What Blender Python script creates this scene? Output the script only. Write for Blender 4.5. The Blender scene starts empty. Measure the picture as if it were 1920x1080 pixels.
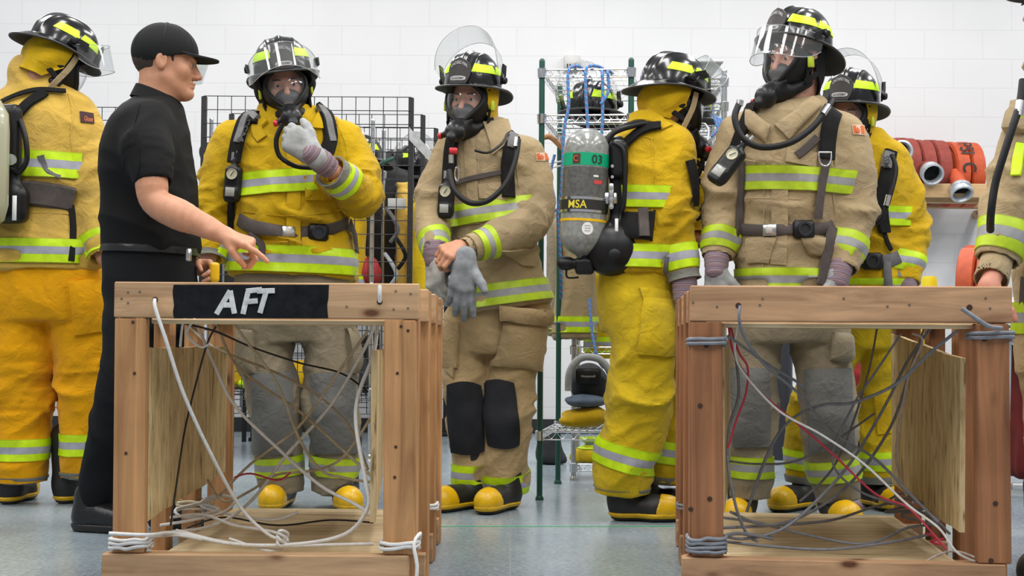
import bpy, bmesh, math, random
import numpy as np
from mathutils import Vector, Matrix
from mathutils.bvhtree import BVHTree

random.seed(7)
rng = np.random.RandomState(7)
SC = bpy.context.scene
COL = SC.collection

# ------------------------------------------------------------------ camera
F_PX = 2400.0
CAM_Z = 0.72
PITCH = math.atan(77.0 / F_PX)
ROLL = math.radians(0.38)
fw = np.array([0, math.cos(PITCH), math.sin(PITCH)])
r0 = np.array([1.0, 0, 0]); u0 = np.cross(r0, fw)
rt = r0 * math.cos(ROLL) + u0 * math.sin(ROLL)
up = -r0 * math.sin(ROLL) + u0 * math.cos(ROLL)
CAM = np.array([0, 0, CAM_Z])
cd = bpy.data.cameras.new('camera')
cam = bpy.data.objects.new('camera', cd); COL.objects.link(cam)
cd.sensor_width = 36.0; cd.lens = 36.0 * F_PX / 1920.0
cd.clip_start = 0.05; cd.clip_end = 100
cam.matrix_world = Matrix(((rt[0], up[0], -fw[0], CAM[0]), (rt[1], up[1], -fw[1], CAM[1]),
                           (rt[2], up[2], -fw[2], CAM[2]), (0, 0, 0, 1)))
cd.dof.use_dof = False
SC.camera = cam

# ------------------------------------------------------------------ world + lights + exposure
w = bpy.data.worlds.new('world'); SC.world = w; w.use_nodes = True
bg = w.node_tree.nodes['Background']
bg.inputs[0].default_value = (0.93, 0.96, 1.0, 1); bg.inputs[1].default_value = 0.44


def area(name, loc, sx, sy, power, rot=(0, 0, 0), col=(1, 0.98, 0.95)):
    l = bpy.data.lights.new(name, 'AREA'); l.shape = 'RECTANGLE'; l.size = sx; l.size_y = sy
    l.energy = power; l.color = col
    o = bpy.data.objects.new(name, l); COL.objects.link(o)
    o.location = loc; o.rotation_euler = rot
    return o


for ix in range(-2, 3):
    for iy, yy in enumerate((1.2, 4.0, 6.9)):
        area('ceiling_strip_lamp', (ix * 1.9 + 0.3, yy, 3.9), 0.42, 1.9, 53)
SC.view_settings.view_transform = 'Standard'
SC.view_settings.look = 'None'
SC.view_settings.gamma = 1.0
SC.view_settings.exposure = -0.20
SC.view_settings.use_curve_mapping = False
SC.cycles.transparent_max_bounces = 24


def RAY(u, v):
    d = fw * F_PX + rt * (u - 960.0) - up * (v - 540.0)
    return d / np.linalg.norm(d)


def P(u, v, Y):
    d = RAY(u, v)
    return CAM + d * (Y / d[1])


def GZ(u, v, z=0.0):
    d = RAY(u, v)
    return CAM + d * ((z - CAM_Z) / d[2])


def PX(Y):
    return Y / F_PX          # metres per pixel at depth Y


A = np.array


def nrm(v):
    v = np.asarray(v, float); n = np.linalg.norm(v)
    return v / n if n > 1e-12 else v


# ------------------------------------------------------------------ materials
MATS = {}


def newmat(name):
    m = bpy.data.materials.new(name); m.use_nodes = True
    nt = m.node_tree; b = nt.nodes['Principled BSDF']
    return m, nt, b


def N(nt, t, **kw):
    n = nt.nodes.new(t)
    for k, v in kw.items():
        if k.startswith('i_'):
            n.inputs[k[2:].replace('_', ' ')].default_value = v
        else:
            setattr(n, k, v)
    return n


def ramp(nt, stops, fac=None, interp='LINEAR'):
    r = nt.nodes.new('ShaderNodeValToRGB'); cr = r.color_ramp; cr.interpolation = interp
    while len(cr.elements) > 1: cr.elements.remove(cr.elements[0])
    for i, (p, c) in enumerate(stops):
        e = cr.elements[0] if i == 0 else cr.elements.new(p)
        e.position = p; e.color = (*c, 1) if len(c) == 3 else c
    if fac is not None: nt.links.new(fac, r.inputs[0])
    return r


def coords(nt, kind='Object', scale=(1, 1, 1), rot=(0, 0, 0)):
    tc = nt.nodes.new('ShaderNodeTexCoord'); mp = nt.nodes.new('ShaderNodeMapping')
    mp.inputs['Scale'].default_value = scale; mp.inputs['Rotation'].default_value = rot
    nt.links.new(tc.outputs[kind], mp.inputs[0]); return mp.outputs[0]


def plain(name, col, rough=0.5, metal=0.0, coat=0.0, noise=0.0, nscale=20, bump=0.0, bscale=60, sheen=0.0, spec=None, sss=0.0):
    if name in MATS: return MATS[name]
    m, nt, b = newmat(name); MATS[name] = m
    b.inputs['Base Color'].default_value = (*col, 1)
    b.inputs['Roughness'].default_value = rough; b.inputs['Metallic'].default_value = metal
    b.inputs['Coat Weight'].default_value = coat; b.inputs['Coat Roughness'].default_value = 0.05
    b.inputs['Sheen Weight'].default_value = sheen
    if spec is not None: b.inputs['Specular IOR Level'].default_value = spec
    if sss:
        b.inputs['Subsurface Weight'].default_value = sss
        b.inputs['Subsurface Radius'].default_value = (0.012, 0.005, 0.003); b.inputs['Subsurface Scale'].default_value = 1.0
    co = coords(nt)
    if noise:
        n = N(nt, 'ShaderNodeTexNoise', i_Scale=nscale, i_Detail=5.0, i_Roughness=0.6); nt.links.new(co, n.inputs[0])
        lo = tuple(c * (1 - noise) for c in col); hi = tuple(min(1, c * (1 + noise)) for c in col)
        r = ramp(nt, [(0.3, lo), (0.7, hi)], n.outputs[0]); nt.links.new(r.outputs[0], b.inputs['Base Color'])
    if bump:
        n = N(nt, 'ShaderNodeTexNoise', i_Scale=bscale, i_Detail=4.0); nt.links.new(co, n.inputs[0])
        bp = N(nt, 'ShaderNodeBump', i_Strength=bump, i_Distance=0.004); nt.links.new(n.outputs[0], bp.inputs['Height'])
        nt.links.new(bp.outputs[0], b.inputs['Normal'])
    return m


def fabric(name, col, soil, soil_amt=0.5, wr=0.5):
    """heavy turnout cloth: soiled patches, fine creases, weave"""
    if name in MATS: return MATS[name]
    m, nt, b = newmat(name); MATS[name] = m
    b.inputs['Roughness'].default_value = 0.9; b.inputs['Specular IOR Level'].default_value = 0.15
    b.inputs['Sheen Weight'].default_value = 0.1
    co = coords(nt)
    n1 = N(nt, 'ShaderNodeTexNoise', i_Scale=4.5, i_Detail=6.0, i_Roughness=0.62, i_Distortion=0.4); nt.links.new(co, n1.inputs[0])
    r1 = ramp(nt, [(0.42, (0, 0, 0)), (0.72, (soil_amt,) * 3)], n1.outputs[0])
    mx = N(nt, 'ShaderNodeMixRGB'); mx.inputs[1].default_value = (*col, 1); mx.inputs[2].default_value = (*soil, 1)
    nt.links.new(r1.outputs[0], mx.inputs[0])
    n2 = N(nt, 'ShaderNodeTexNoise', i_Scale=350.0, i_Detail=2.0); nt.links.new(co, n2.inputs[0])
    r2 = ramp(nt, [(0.35, (0.94,) * 3), (0.65, (1.0,) * 3)], n2.outputs[0])
    m2 = N(nt, 'ShaderNodeMixRGB', blend_type='MULTIPLY'); m2.inputs[0].default_value = 1
    nt.links.new(mx.outputs[0], m2.inputs[1]); nt.links.new(r2.outputs[0], m2.inputs[2])
    nt.links.new(m2.outputs[0], b.inputs['Base Color'])
    n3 = N(nt, 'ShaderNodeTexNoise', i_Scale=16.0, i_Detail=5.0, i_Roughness=0.55, i_Distortion=1.2); nt.links.new(co, n3.inputs[0])
    bp = N(nt, 'ShaderNodeBump', i_Strength=wr, i_Distance=0.02); nt.links.new(n3.outputs[0], bp.inputs['Height'])
    bp2 = N(nt, 'ShaderNodeBump', i_Strength=0.12, i_Distance=0.001); nt.links.new(n2.outputs[0], bp2.inputs['Height'])
    nt.links.new(bp.outputs[0], bp2.inputs['Normal']); nt.links.new(bp2.outputs[0], b.inputs['Normal'])
    return m


def trimmat(name, lime, silver):
    """three-row reflective trim, rows along UV v"""
    if name in MATS: return MATS[name]
    m, nt, b = newmat(name); MATS[name] = m
    uv = N(nt, 'ShaderNodeUVMap'); sp = N(nt, 'ShaderNodeSeparateXYZ'); nt.links.new(uv.outputs[0], sp.inputs[0])
    r = ramp(nt, [(0.0, tuple(c * .7 for c in lime)), (0.03, lime), (0.335, tuple(c * .72 for c in lime)), (0.35, silver), (0.65, tuple(c * .8 for c in silver)), (0.665, lime),
                  (0.97, tuple(c * .7 for c in lime))], sp.outputs[1], 'CONSTANT')
    co = coords(nt)
    n = N(nt, 'ShaderNodeTexNoise', i_Scale=28.0, i_Detail=5.0); nt.links.new(co, n.inputs[0])
    r2 = ramp(nt, [(0.35, (0.82,) * 3), (0.6, (1.0,) * 3)], n.outputs[0])
    mm = N(nt, 'ShaderNodeMixRGB', blend_type='MULTIPLY'); mm.inputs[0].default_value = 1
    nt.links.new(r.outputs[0], mm.inputs[1]); nt.links.new(r2.outputs[0], mm.inputs[2])
    nt.links.new(mm.outputs[0], b.inputs['Base Color'])
    b.inputs['Roughness'].default_value = 0.5
    bp = N(nt, 'ShaderNodeBump', i_Strength=0.2, i_Distance=0.004); nt.links.new(n.outputs[0], bp.inputs['Height'])
    nt.links.new(bp.outputs[0], b.inputs['Normal'])
    return m


def clear(name, tint=(1, 1, 1), refl=0.06, haze=0.0):
    if name in MATS: return MATS[name]
    m, nt, b = newmat(name); MATS[name] = m
    nt.nodes.remove(b); out = nt.nodes['Material Output']
    tr = N(nt, 'ShaderNodeBsdfTransparent'); tr.inputs[0].default_value = (*tint, 1)
    gl = N(nt, 'ShaderNodeBsdfGlossy'); gl.inputs['Roughness'].default_value = 0.04
    lw = N(nt, 'ShaderNodeLayerWeight', i_Blend=0.5)
    pw = N(nt, 'ShaderNodeMath', operation='POWER'); pw.inputs[1].default_value = 4.0; nt.links.new(lw.outputs['Facing'], pw.inputs[0])
    mt = N(nt, 'ShaderNodeMath', operation='MULTIPLY_ADD'); mt.inputs[1].default_value = 0.6; mt.inputs[2].default_value = refl
    nt.links.new(pw.outputs[0], mt.inputs[0])
    mx = N(nt, 'ShaderNodeMixShader'); nt.links.new(mt.outputs[0], mx.inputs[0])
    nt.links.new(tr.outputs[0], mx.inputs[1]); nt.links.new(gl.outputs[0], mx.inputs[2])
    last = mx
    if haze:
        df = N(nt, 'ShaderNodeBsdfDiffuse'); df.inputs[0].default_value = (.8, .8, .8, 1)
        m2 = N(nt, 'ShaderNodeMixShader'); m2.inputs[0].default_value = haze
        nt.links.new(mx.outputs[0], m2.inputs[1]); nt.links.new(df.outputs[0], m2.inputs[2]); last = m2
    nt.links.new(last.outputs[0], out.inputs[0])
    return m


def woodmat(name, axis, base=(0.50, 0.27, 0.115), dark=(0.27, 0.125, 0.05), pale=None, knots=True):
    if name in MATS: return MATS[name]
    m, nt, b = newmat(name); MATS[name] = m
    s = [26.0, 26.0, 26.0]; s[axis] = 1.6
    co = coords(nt, 'Object', tuple(s))
    n = N(nt, 'ShaderNodeTexNoise', i_Scale=1.0, i_Detail=7.0, i_Roughness=0.6, i_Distortion=0.8); nt.links.new(co, n.inputs[0])
    r = ramp(nt, [(0.3, dark), (0.5, base), (0.72, pale or tuple(min(1, c * 1.4) for c in base))], n.outputs[0])
    co2 = coords(nt)
    g = N(nt, 'ShaderNodeTexNoise', i_Scale=3.2, i_Detail=4.0); nt.links.new(co2, g.inputs[0])
    r2 = ramp(nt, [(0.3, (0.62, 0.58, 0.55)), (0.62, (1.0, 1.0, 1.0))], g.outputs[0])
    mm = N(nt, 'ShaderNodeMixRGB', blend_type='MULTIPLY'); mm.inputs[0].default_value = 0.75
    nt.links.new(r.outputs[0], mm.inputs[1]); nt.links.new(r2.outputs[0], mm.inputs[2])
    out = mm.outputs[0]
    if knots:
        s2 = [11.0, 11.0, 11.0]; s2[axis] = 5.0
        co3 = coords(nt, 'Object', tuple(s2))
        v = N(nt, 'ShaderNodeTexVoronoi', i_Scale=1.0); nt.links.new(co3, v.inputs[0])
        r3 = ramp(nt, [(0.07, (1, 1, 1)), (0.14, (0.25,) * 3), (0.2, (0, 0, 0))], v.outputs['Distance'])
        m3 = N(nt, 'ShaderNodeMixRGB'); nt.links.new(r3.outputs[0], m3.inputs[0]); nt.links.new(out, m3.inputs[1])
        m3.inputs[2].default_value = (0.12, 0.045, 0.02, 1); out = m3.outputs[0]
    nt.links.new(out, b.inputs['Base Color'])
    b.inputs['Roughness'].default_value = 0.65; b.inputs['Specular IOR Level'].default_value = 0.3
    bp = N(nt, 'ShaderNodeBump', i_Strength=0.35, i_Distance=0.003); nt.links.new(n.outputs[0], bp.inputs['Height'])
    nt.links.new(bp.outputs[0], b.inputs['Normal'])
    return m


def stripemat(name, cols, freq, twist=1.0):
    """braided cord: coloured flecks spiralling along the cord (UV)"""
    if name in MATS: return MATS[name]
    m, nt, b = newmat(name); MATS[name] = m
    uv = N(nt, 'ShaderNodeUVMap'); sp = N(nt, 'ShaderNodeSeparateXYZ'); nt.links.new(uv.outputs[0], sp.inputs[0])
    a = N(nt, 'ShaderNodeMath', operation='MULTIPLY_ADD'); a.inputs[1].default_value = freq
    tw = N(nt, 'ShaderNodeMath', operation='MULTIPLY'); tw.inputs[1].default_value = twist
    nt.links.new(sp.outputs[1], tw.inputs[0]); nt.links.new(sp.outputs[0], a.inputs[0]); nt.links.new(tw.outputs[0], a.inputs[2])
    fr = N(nt, 'ShaderNodeMath', operation='FRACT'); nt.links.new(a.outputs[0], fr.inputs[0])
    r = ramp(nt, cols, fr.outputs[0], 'CONSTANT')
    nt.links.new(r.outputs[0], b.inputs['Base Color']); b.inputs['Roughness'].default_value = 0.8
    return m


# ------------------------------------------------------------------ objects
def tag(o, label=None, cat=None, group=None, kind=None):
    if label: o['label'] = label
    if cat: o['category'] = cat
    if group: o['group'] = group
    if kind: o['kind'] = kind
    return o


def empty(name, loc, label, cat, group=None):
    o = bpy.data.objects.new(name, None); COL.objects.link(o); o.location = loc; o.empty_display_size = 0.1
    return tag(o, label, cat, group)


def origin_of(o):
    v = A([0.0, 0, 0])
    while o is not None:
        v += A(o.location); o = o.parent
    return v


class MB:
    """mesh gatherer in world coordinates"""

    def __init__(s):
        s.v = []; s.f = []; s.m = []; s.uv = []; s.n = 0

    def add(s, V, Fc, mi=0, UV=None):
        V = np.asarray(V, float).reshape(-1, 3)
        s.v.append(V)
        for f in Fc:
            s.f.append(tuple(int(i) + s.n for i in f)); s.m.append(mi)
        s.uv.append(np.zeros((len(V), 2)) if UV is None else np.asarray(UV, float))
        s.n += len(V); return s

    def box(s, c, h, R=None, mi=0, bevel=0.0):
        c = A(c, float); h = A(h, float)
        R = np.eye(3) if R is None else R
        if bevel <= 0:
            V = A([[x, y, z] for x in (-1, 1) for y in (-1, 1) for z in (-1, 1)]) * h
            Fc = [(0, 1, 3, 2), (4, 6, 7, 5), (0, 4, 5, 1), (2, 3, 7, 6), (0, 2, 6, 4), (1, 5, 7, 3)]
        else:
            b = min(bevel, h.min() * .9)
            V = []; idx = {}
            for sx in (-1, 1):
                for sy in (-1, 1):
                    for sz in (-1, 1):
                        g = A([sx, sy, sz])
                        for a in range(3):
                            p = g * (h - b); p[a] = g[a] * h[a]
                            idx[(sx, sy, sz, a)] = len(V); V.append(p)
            Fc = []
            for a in range(3):
                o1, o2 = [k for k in range(3) if k != a]
                for sg in (-1, 1):
                    q = []
                    for p1, p2 in ((-1, -1), (1, -1), (1, 1), (-1, 1)):
                        k = [0, 0, 0]; k[a] = sg; k[o1] = p1; k[o2] = p2; q.append(idx[(*k, a)])
                    Fc.append(q)
            for a in range(3):
                o1, o2 = [k for k in range(3) if k != a]
                for p1 in (-1, 1):
                    for p2 in (-1, 1):
                        k0 = [0, 0, 0]; k0[a] = -1; k0[o1] = p1; k0[o2] = p2
                        k1 = list(k0); k1[a] = 1
                        Fc.append([idx[(*k0, o1)], idx[(*k1, o1)], idx[(*k1, o2)], idx[(*k0, o2)]])
            for sx in (-1, 1):
                for sy in (-1, 1):
                    for sz in (-1, 1):
                        Fc.append([idx[(sx, sy, sz, a)] for a in range(3)])
            V = A(V)
        return s.add(V @ np.asarray(R).T + c, Fc, mi)

    def tube(s, pts, r, n=8, mi=0, closed=False, cap=True, smooth=0, flat=None):
        pts = [A(p, float) for p in pts]
        rr = list(r) if hasattr(r, '__len__') else [r] * len(pts)
        if smooth: pts, rr = crom(pts, rr, smooth, closed)
        m = len(pts); T = []
        for i in range(m):
            a = pts[(i - 1) % m] if (closed or i > 0) else pts[i]
            b = pts[(i + 1) % m] if (closed or i < m - 1) else pts[i]
            T.append(nrm(b - a))
        ref = A([0, 0, 1.0]) if abs(T[0][2]) < 0.9 else A([1.0, 0, 0])
        x = nrm(np.cross(T[0], ref)); V = []; UV = []; L = 0
        for i in range(m):
            x = nrm(x - T[i] * np.dot(x, T[i])); y = np.cross(T[i], x)
            if i: L += np.linalg.norm(pts[i] - pts[i - 1])
            for k in range(n):
                a = 2 * math.pi * k / n
                V.append(pts[i] + (x * math.cos(a) + y * math.sin(a)) * rr[i]); UV.append((L, k / n))
        Fc = []
        for i in range(m if closed else m - 1):
            j = (i + 1) % m
            for k in range(n):
                k2 = (k + 1) % n
                Fc.append((i * n + k, i * n + k2, j * n + k2, j * n + k))
        if cap and not closed:
            Fc.append(tuple(range(n))[::-1]); Fc.append(tuple((m - 1) * n + k for k in range(n)))
        return s.add(V, Fc, mi, UV)

    def ribbon(s, pts, nors, wd, th, mi=0):
        """flat webbing: swept rectangle; nors = face normals"""
        pts = [A(p, float) for p in pts]; m = len(pts)
        ww = list(wd) if hasattr(wd, '__len__') else [wd] * m
        V = []; UV = []; L = 0
        for i in range(m):
            t = nrm(pts[min(i + 1, m - 1)] - pts[max(i - 1, 0)])
            nn = nrm(nors[i] - t * np.dot(nors[i], t)); sd = np.cross(t, nn)
            if i: L += np.linalg.norm(pts[i] - pts[i - 1])
            for a, b, vv in ((-1, 0, 0), (-.8, 1, 0.05), (.8, 1, .95), (1, 0, 1)):
                V.append(pts[i] + sd * a * ww[i] / 2 + nn * b * th); UV.append((L, vv))
        Fc = []
        for i in range(m - 1):
            for k in range(4):
                k2 = (k + 1) % 4; Fc.append((i * 4 + k, i * 4 + k2, i * 4 + 4 + k2, i * 4 + 4 + k))
        Fc.append((3, 2, 1, 0)); Fc.append(tuple((m - 1) * 4 + k for k in range(4)))
        return s.add(V, Fc, mi, UV)

    def grid(s, G, mi=0, UV=None, thick=None, wrap=False):
        """G (n,m,3) surface; thick -> second shell displaced by thick vectors (n,m,3)"""
        G = np.asarray(G, float); n, m = G.shape[:2]
        V = G.reshape(-1, 3)
        Fc = []
        mm = m if wrap else m - 1
        for i in range(n - 1):
            for j in range(mm):
                j2 = (j + 1) % m
                Fc.append((i * m + j, i * m + j2, (i + 1) * m + j2, (i + 1) * m + j))
        if UV is None:
            a, b = np.meshgrid(np.linspace(0, 1, n), np.linspace(0, 1, m), indexing='ij'); UV = np.stack([b.ravel(), a.ravel()], 1)
        if thick is not None:
            V2 = (G + thick).reshape(-1, 3); o = n * m
            V = np.vstack([V, V2]); UV = np.vstack([UV, UV])
            Fc += [tuple(x + o for x in f[::-1]) for f in list(Fc)]
            e = []
            if not wrap:
                e += [(i * m, (i + 1) * m) for i in range(n - 1)]
                e += [((i + 1) * m + m - 1, i * m + m - 1) for i in range(n - 1)]
            e += [(j2 % m, j) for j, j2 in [(j, j + 1) for j in range(mm)]]
            e += [((n - 1) * m + j, (n - 1) * m + (j + 1) % m) for j in range(mm)]
            Fc += [(a, b, b + o, a + o) for a, b in e]
        return s.add(V, Fc, mi, UV)

    def lathe(s, prof, c, axis=(0, 0, 1), n=32, mi=0, cap=True):
        """prof [(r,h)] revolved about axis at c"""
        ax = nrm(axis); ref = A([0, 0, 1.0]) if abs(ax[2]) < 0.9 else A([1.0, 0, 0])
        x = nrm(np.cross(ref, ax)); y = np.cross(ax, x); V = []; UV = []
        for i, (r, h) in enumerate(prof):
            for k in range(n):
                a = 2 * math.pi * k / n
                V.append(A(c) + ax * h + (x * math.cos(a) + y * math.sin(a)) * r); UV.append((k / n, i / max(1, len(prof) - 1)))
        Fc = []
        for i in range(len(prof) - 1):
            for k in range(n):
                k2 = (k + 1) % n; Fc.append((i * n + k, i * n + k2, (i + 1) * n + k2, (i + 1) * n + k))
        if cap and prof[0][0] > 1e-4: Fc.append(tuple(range(n))[::-1])
        if cap and prof[-1][0] > 1e-4: Fc.append(tuple((len(prof) - 1) * n + k for k in range(n)))
        return s.add(V, Fc, mi, UV)

    def build(s, name, mats, parent=None, smooth=True, label=None, cat=None, group=None, kind=None, angle=None, org=None):
        V = np.vstack(s.v); UV = np.vstack(s.uv)
        o = np.zeros(3)
        if parent is not None: o = origin_of(parent)
        elif org is not None: o = A(org, float)
        else:
            lo = V.min(0); hi = V.max(0); o = A([(lo[0] + hi[0]) / 2, (lo[1] + hi[1]) / 2, lo[2]])
        me = bpy.data.meshes.new(name)
        me.from_pydata((V - o).tolist(), [], s.f)
        if not isinstance(mats, (list, tuple)): mats = [mats]
        for m in mats: me.materials.append(m)
        if len(mats) > 1: me.polygons.foreach_set('material_index', s.m)
        uvl = me.uv_layers.new(name='UVMap')
        li = np.zeros(len(me.loops), dtype=np.int32); me.loops.foreach_get('vertex_index', li)
        uvl.data.foreach_set('uv', UV[li].ravel())
        bm = bmesh.new(); bm.from_mesh(me); bmesh.ops.recalc_face_normals(bm, faces=bm.faces)
        if smooth:
            for f in bm.faces: f.smooth = True
            a = math.radians(angle or 50)
            for e in bm.edges:
                if len(e.link_faces) == 2 and e.calc_face_angle(0) > a: e.smooth = False
        bm.to_mesh(me); bm.free()
        ob = bpy.data.objects.new(name, me); COL.objects.link(ob)
        if parent is not None: ob.parent = parent
        else: ob.location = o
        tag(ob, label, cat, group, kind)
        return ob


def crom(pts, rr, k, closed=False):
    pts = A(pts, float); rr = A(rr, float); n = len(pts); out = []; ro = []
    seg = n if closed else n - 1
    for i in range(seg):
        if closed: p0, p1, p2, p3 = pts[(i - 1) % n], pts[i], pts[(i + 1) % n], pts[(i + 2) % n]; r1, r2 = rr[i], rr[(i + 1) % n]
        else: p0, p1, p2, p3 = pts[max(i - 1, 0)], pts[i], pts[i + 1], pts[min(i + 2, n - 1)]; r1, r2 = rr[i], rr[i + 1]
        for j in range(k):
            t = j / k
            out.append(0.5 * ((2 * p1) + (-p0 + p2) * t + (2 * p0 - 5 * p1 + 4 * p2 - p3) * t * t + (-p0 + 3 * p1 - 3 * p2 + p3) * t ** 3))
            ro.append(r1 + (r2 - r1) * (t * t * (3 - 2 * t)))
    if not closed: out.append(pts[-1]); ro.append(rr[-1])
    return out, ro


def catm(pts, k=6, closed=False):
    return crom(pts, [0] * len(pts), k, closed)[0]


# ------------------------------------------------------------------ numpy noise
_perm = rng.rand(64, 64, 64)


def vnoise(Q):
    Q = np.asarray(Q, float); i = np.floor(Q).astype(int); f = Q - i; f = f * f * (3 - 2 * f)
    i0 = i & 63; i1 = (i + 1) & 63
    x0, y0, z0 = i0.T; x1, y1, z1 = i1.T; fx, fy, fz = f.T
    c = _perm
    a = c[x0, y0, z0] * (1 - fx) + c[x1, y0, z0] * fx
    b = c[x0, y1, z0] * (1 - fx) + c[x1, y1, z0] * fx
    d = c[x0, y0, z1] * (1 - fx) + c[x1, y0, z1] * fx
    e = c[x0, y1, z1] * (1 - fx) + c[x1, y1, z1] * fx
    return (a * (1 - fy) + b * fy) * (1 - fz) + (d * (1 - fy) + e * fy) * fz


def ridge(Q):
    return (1 - np.abs(2 * vnoise(Q) - 1))


# ------------------------------------------------------------------ distance fields
class Seg:
    def __init__(s, a, b, ra, rb, fdir=None, ratio=1.0):
        s.a, s.b, s.ra, s.rb = A(a, float), A(b, float), ra, rb
        s.fd = None if fdir is None else nrm(fdir); s.ratio = ratio
        r = max(ra, rb) * max(1, ratio)
        s.lo = np.minimum(s.a, s.b) - r; s.hi = np.maximum(s.a, s.b) + r

    def __call__(s, Q):
        ba = s.b - s.a; L = max(ba @ ba, 1e-12)
        h = np.clip(((Q - s.a) @ ba) / L, 0, 1)
        v = Q - s.a - h[:, None] * ba
        if s.fd is not None:
            v = v + s.fd[None] * (v @ s.fd)[:, None] * (1 / s.ratio - 1)
        return np.sqrt((v * v).sum(1)) - (s.ra + (s.rb - s.ra) * h)


class Ell:
    def __init__(s, c, r, R=None):
        s.c, s.r = A(c, float), A(r, float); s.R = np.eye(3) if R is None else np.asarray(R)
        m = s.r.max(); s.lo = s.c - m; s.hi = s.c + m

    def __call__(s, Q):
        q = (Q - s.c) @ s.R
        k0 = np.sqrt(((q / s.r) ** 2).sum(1)) + 1e-9; k1 = np.sqrt(((q / s.r ** 2) ** 2).sum(1)) + 1e-9
        return k0 * (k0 - 1) / k1


class RBox:
    def __init__(s, c, h, R=None, r=0.01):
        s.c, s.h = A(c, float), A(h, float); s.R = np.eye(3) if R is None else np.asarray(R); s.r = r
        m = np.linalg.norm(s.h); s.lo = s.c - m; s.hi = s.c + m

    def __call__(s, Q):
        q = np.abs((Q - s.c) @ s.R) - (s.h - s.r)
        return np.sqrt((np.maximum(q, 0) ** 2).sum(1)) + np.minimum(q.max(1), 0) - s.r


class Limb:
    """smooth tapering tube along a path, square cut open end"""

    def __init__(s, pts, rad, k=4, cut=True, hollow=0.05, wall=0.016, squash=None):
        s.p, s.r = crom(pts, rad, k); s.p = A(s.p); s.r = A(s.r)
        s.cut = cut; s.hollow = hollow; s.wall = wall; s.sq = squash
        s.ax = nrm(s.p[-1] - s.p[-3]); s.e = s.p[-1]
        s.L = np.concatenate([[0], np.cumsum(np.linalg.norm(np.diff(s.p, axis=0), axis=1))])
        r = s.r.max(); s.lo = s.p.min(0) - r; s.hi = s.p.max(0) + r

    def raw(s, Q):
        best = np.full(len(Q), 9.0); T = np.zeros(len(Q)); VV = np.zeros((len(Q), 3))
        for i in range(len(s.p) - 1):
            a, b = s.p[i], s.p[i + 1]; ba = b - a; L = max(ba @ ba, 1e-12)
            h = ((Q - a) @ ba) / L
            if i == len(s.p) - 2 and s.cut: h = np.maximum(h, 0); hc = np.minimum(h, 3.0)
            else: hc = np.clip(h, 0, 1)
            v = Q - a - hc[:, None] * ba
            vs = v
            if s.sq is not None:
                d, k = s.sq; vs = v + d[None] * (v @ d)[:, None] * (1 / k - 1)
            d_ = np.sqrt((vs * vs).sum(1)) - (s.r[i] + (s.r[i + 1] - s.r[i]) * np.clip(hc, 0, 1))
            m = d_ < best
            best[m] = d_[m]; T[m] = (s.L[i] + hc * math.sqrt(L))[m]; VV[m] = v[m]
        return best, T, VV

    def __call__(s, Q):
        d, T, V = s.raw(Q)
        if s.cut:
            pl = (Q - s.e) @ s.ax
            dd = np.maximum(d, pl)
            if s.hollow: dd = np.maximum(dd, -np.maximum(d + s.wall, -(pl + s.hollow)))
            return dd
        return d

    def at(s, L):
        i = min(max(np.searchsorted(s.L, L) - 1, 0), len(s.p) - 2)
        t = (L - s.L[i]) / max(s.L[i + 1] - s.L[i], 1e-9)
        return s.p[i] + (s.p[i + 1] - s.p[i]) * t, nrm(s.p[i + 1] - s.p[i])


class Loft:
    """stack of super-elliptic rings; rings (z,cx,cy,rx,ry)"""

    def __init__(s, rings, n=2.3, bot=None, hollow=0.06, wall=0.018, top=True):
        rings = sorted(rings); R = A(rings, float)
        o, _ = crom(R, [0] * len(R), 6); R = A(o); s.R = R[np.argsort(R[:, 0])]; s.n = n
        s.z0, s.z1 = s.R[0, 0], s.R[-1, 0]; s.bot = bot; s.hollow = hollow; s.wall = wall
        s.lo = A([(s.R[:, 1] - s.R[:, 3]).min(), (s.R[:, 2] - s.R[:, 4]).min(), s.z0 - 0.03])
        s.hi = A([(s.R[:, 1] + s.R[:, 3]).max(), (s.R[:, 2] + s.R[:, 4]).max(), s.z1])
        s.slope = 0.0 if bot is None else bot

    def side(s, Q):
        z = Q[:, 2]; f = lambda k: np.interp(z, s.R[:, 0], s.R[:, k])
        cx, cy, rx, ry = f(1), f(2), f(3), f(4)
        k = (np.abs((Q[:, 0] - cx) / rx) ** s.n + np.abs((Q[:, 1] - cy) / ry) ** s.n) ** (1 / s.n)
        return (k - 1) * np.minimum(rx, ry) * 0.9

    def __call__(s, Q):
        d = s.side(Q); cx0 = s.R[0, 1]
        zb = s.z0 + s.slope * (Q[:, 0] - cx0)
        pl = zb - Q[:, 2]
        dd = np.maximum(np.maximum(d, pl), Q[:, 2] - s.z1)
        if s.hollow: dd = np.maximum(dd, -np.maximum(d + s.wall, -(pl + s.hollow)))
        return dd

    def center(s, z):
        return A([np.interp(z, s.R[:, 0], s.R[:, 1]), np.interp(z, s.R[:, 0], s.R[:, 2]), z])


def smin(a, b, k):
    if k <= 0: return np.minimum(a, b)
    h = np.clip(0.5 + 0.5 * (b - a) / k, 0, 1)
    return b + (a - b) * h - k * h * (1 - h)


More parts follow.
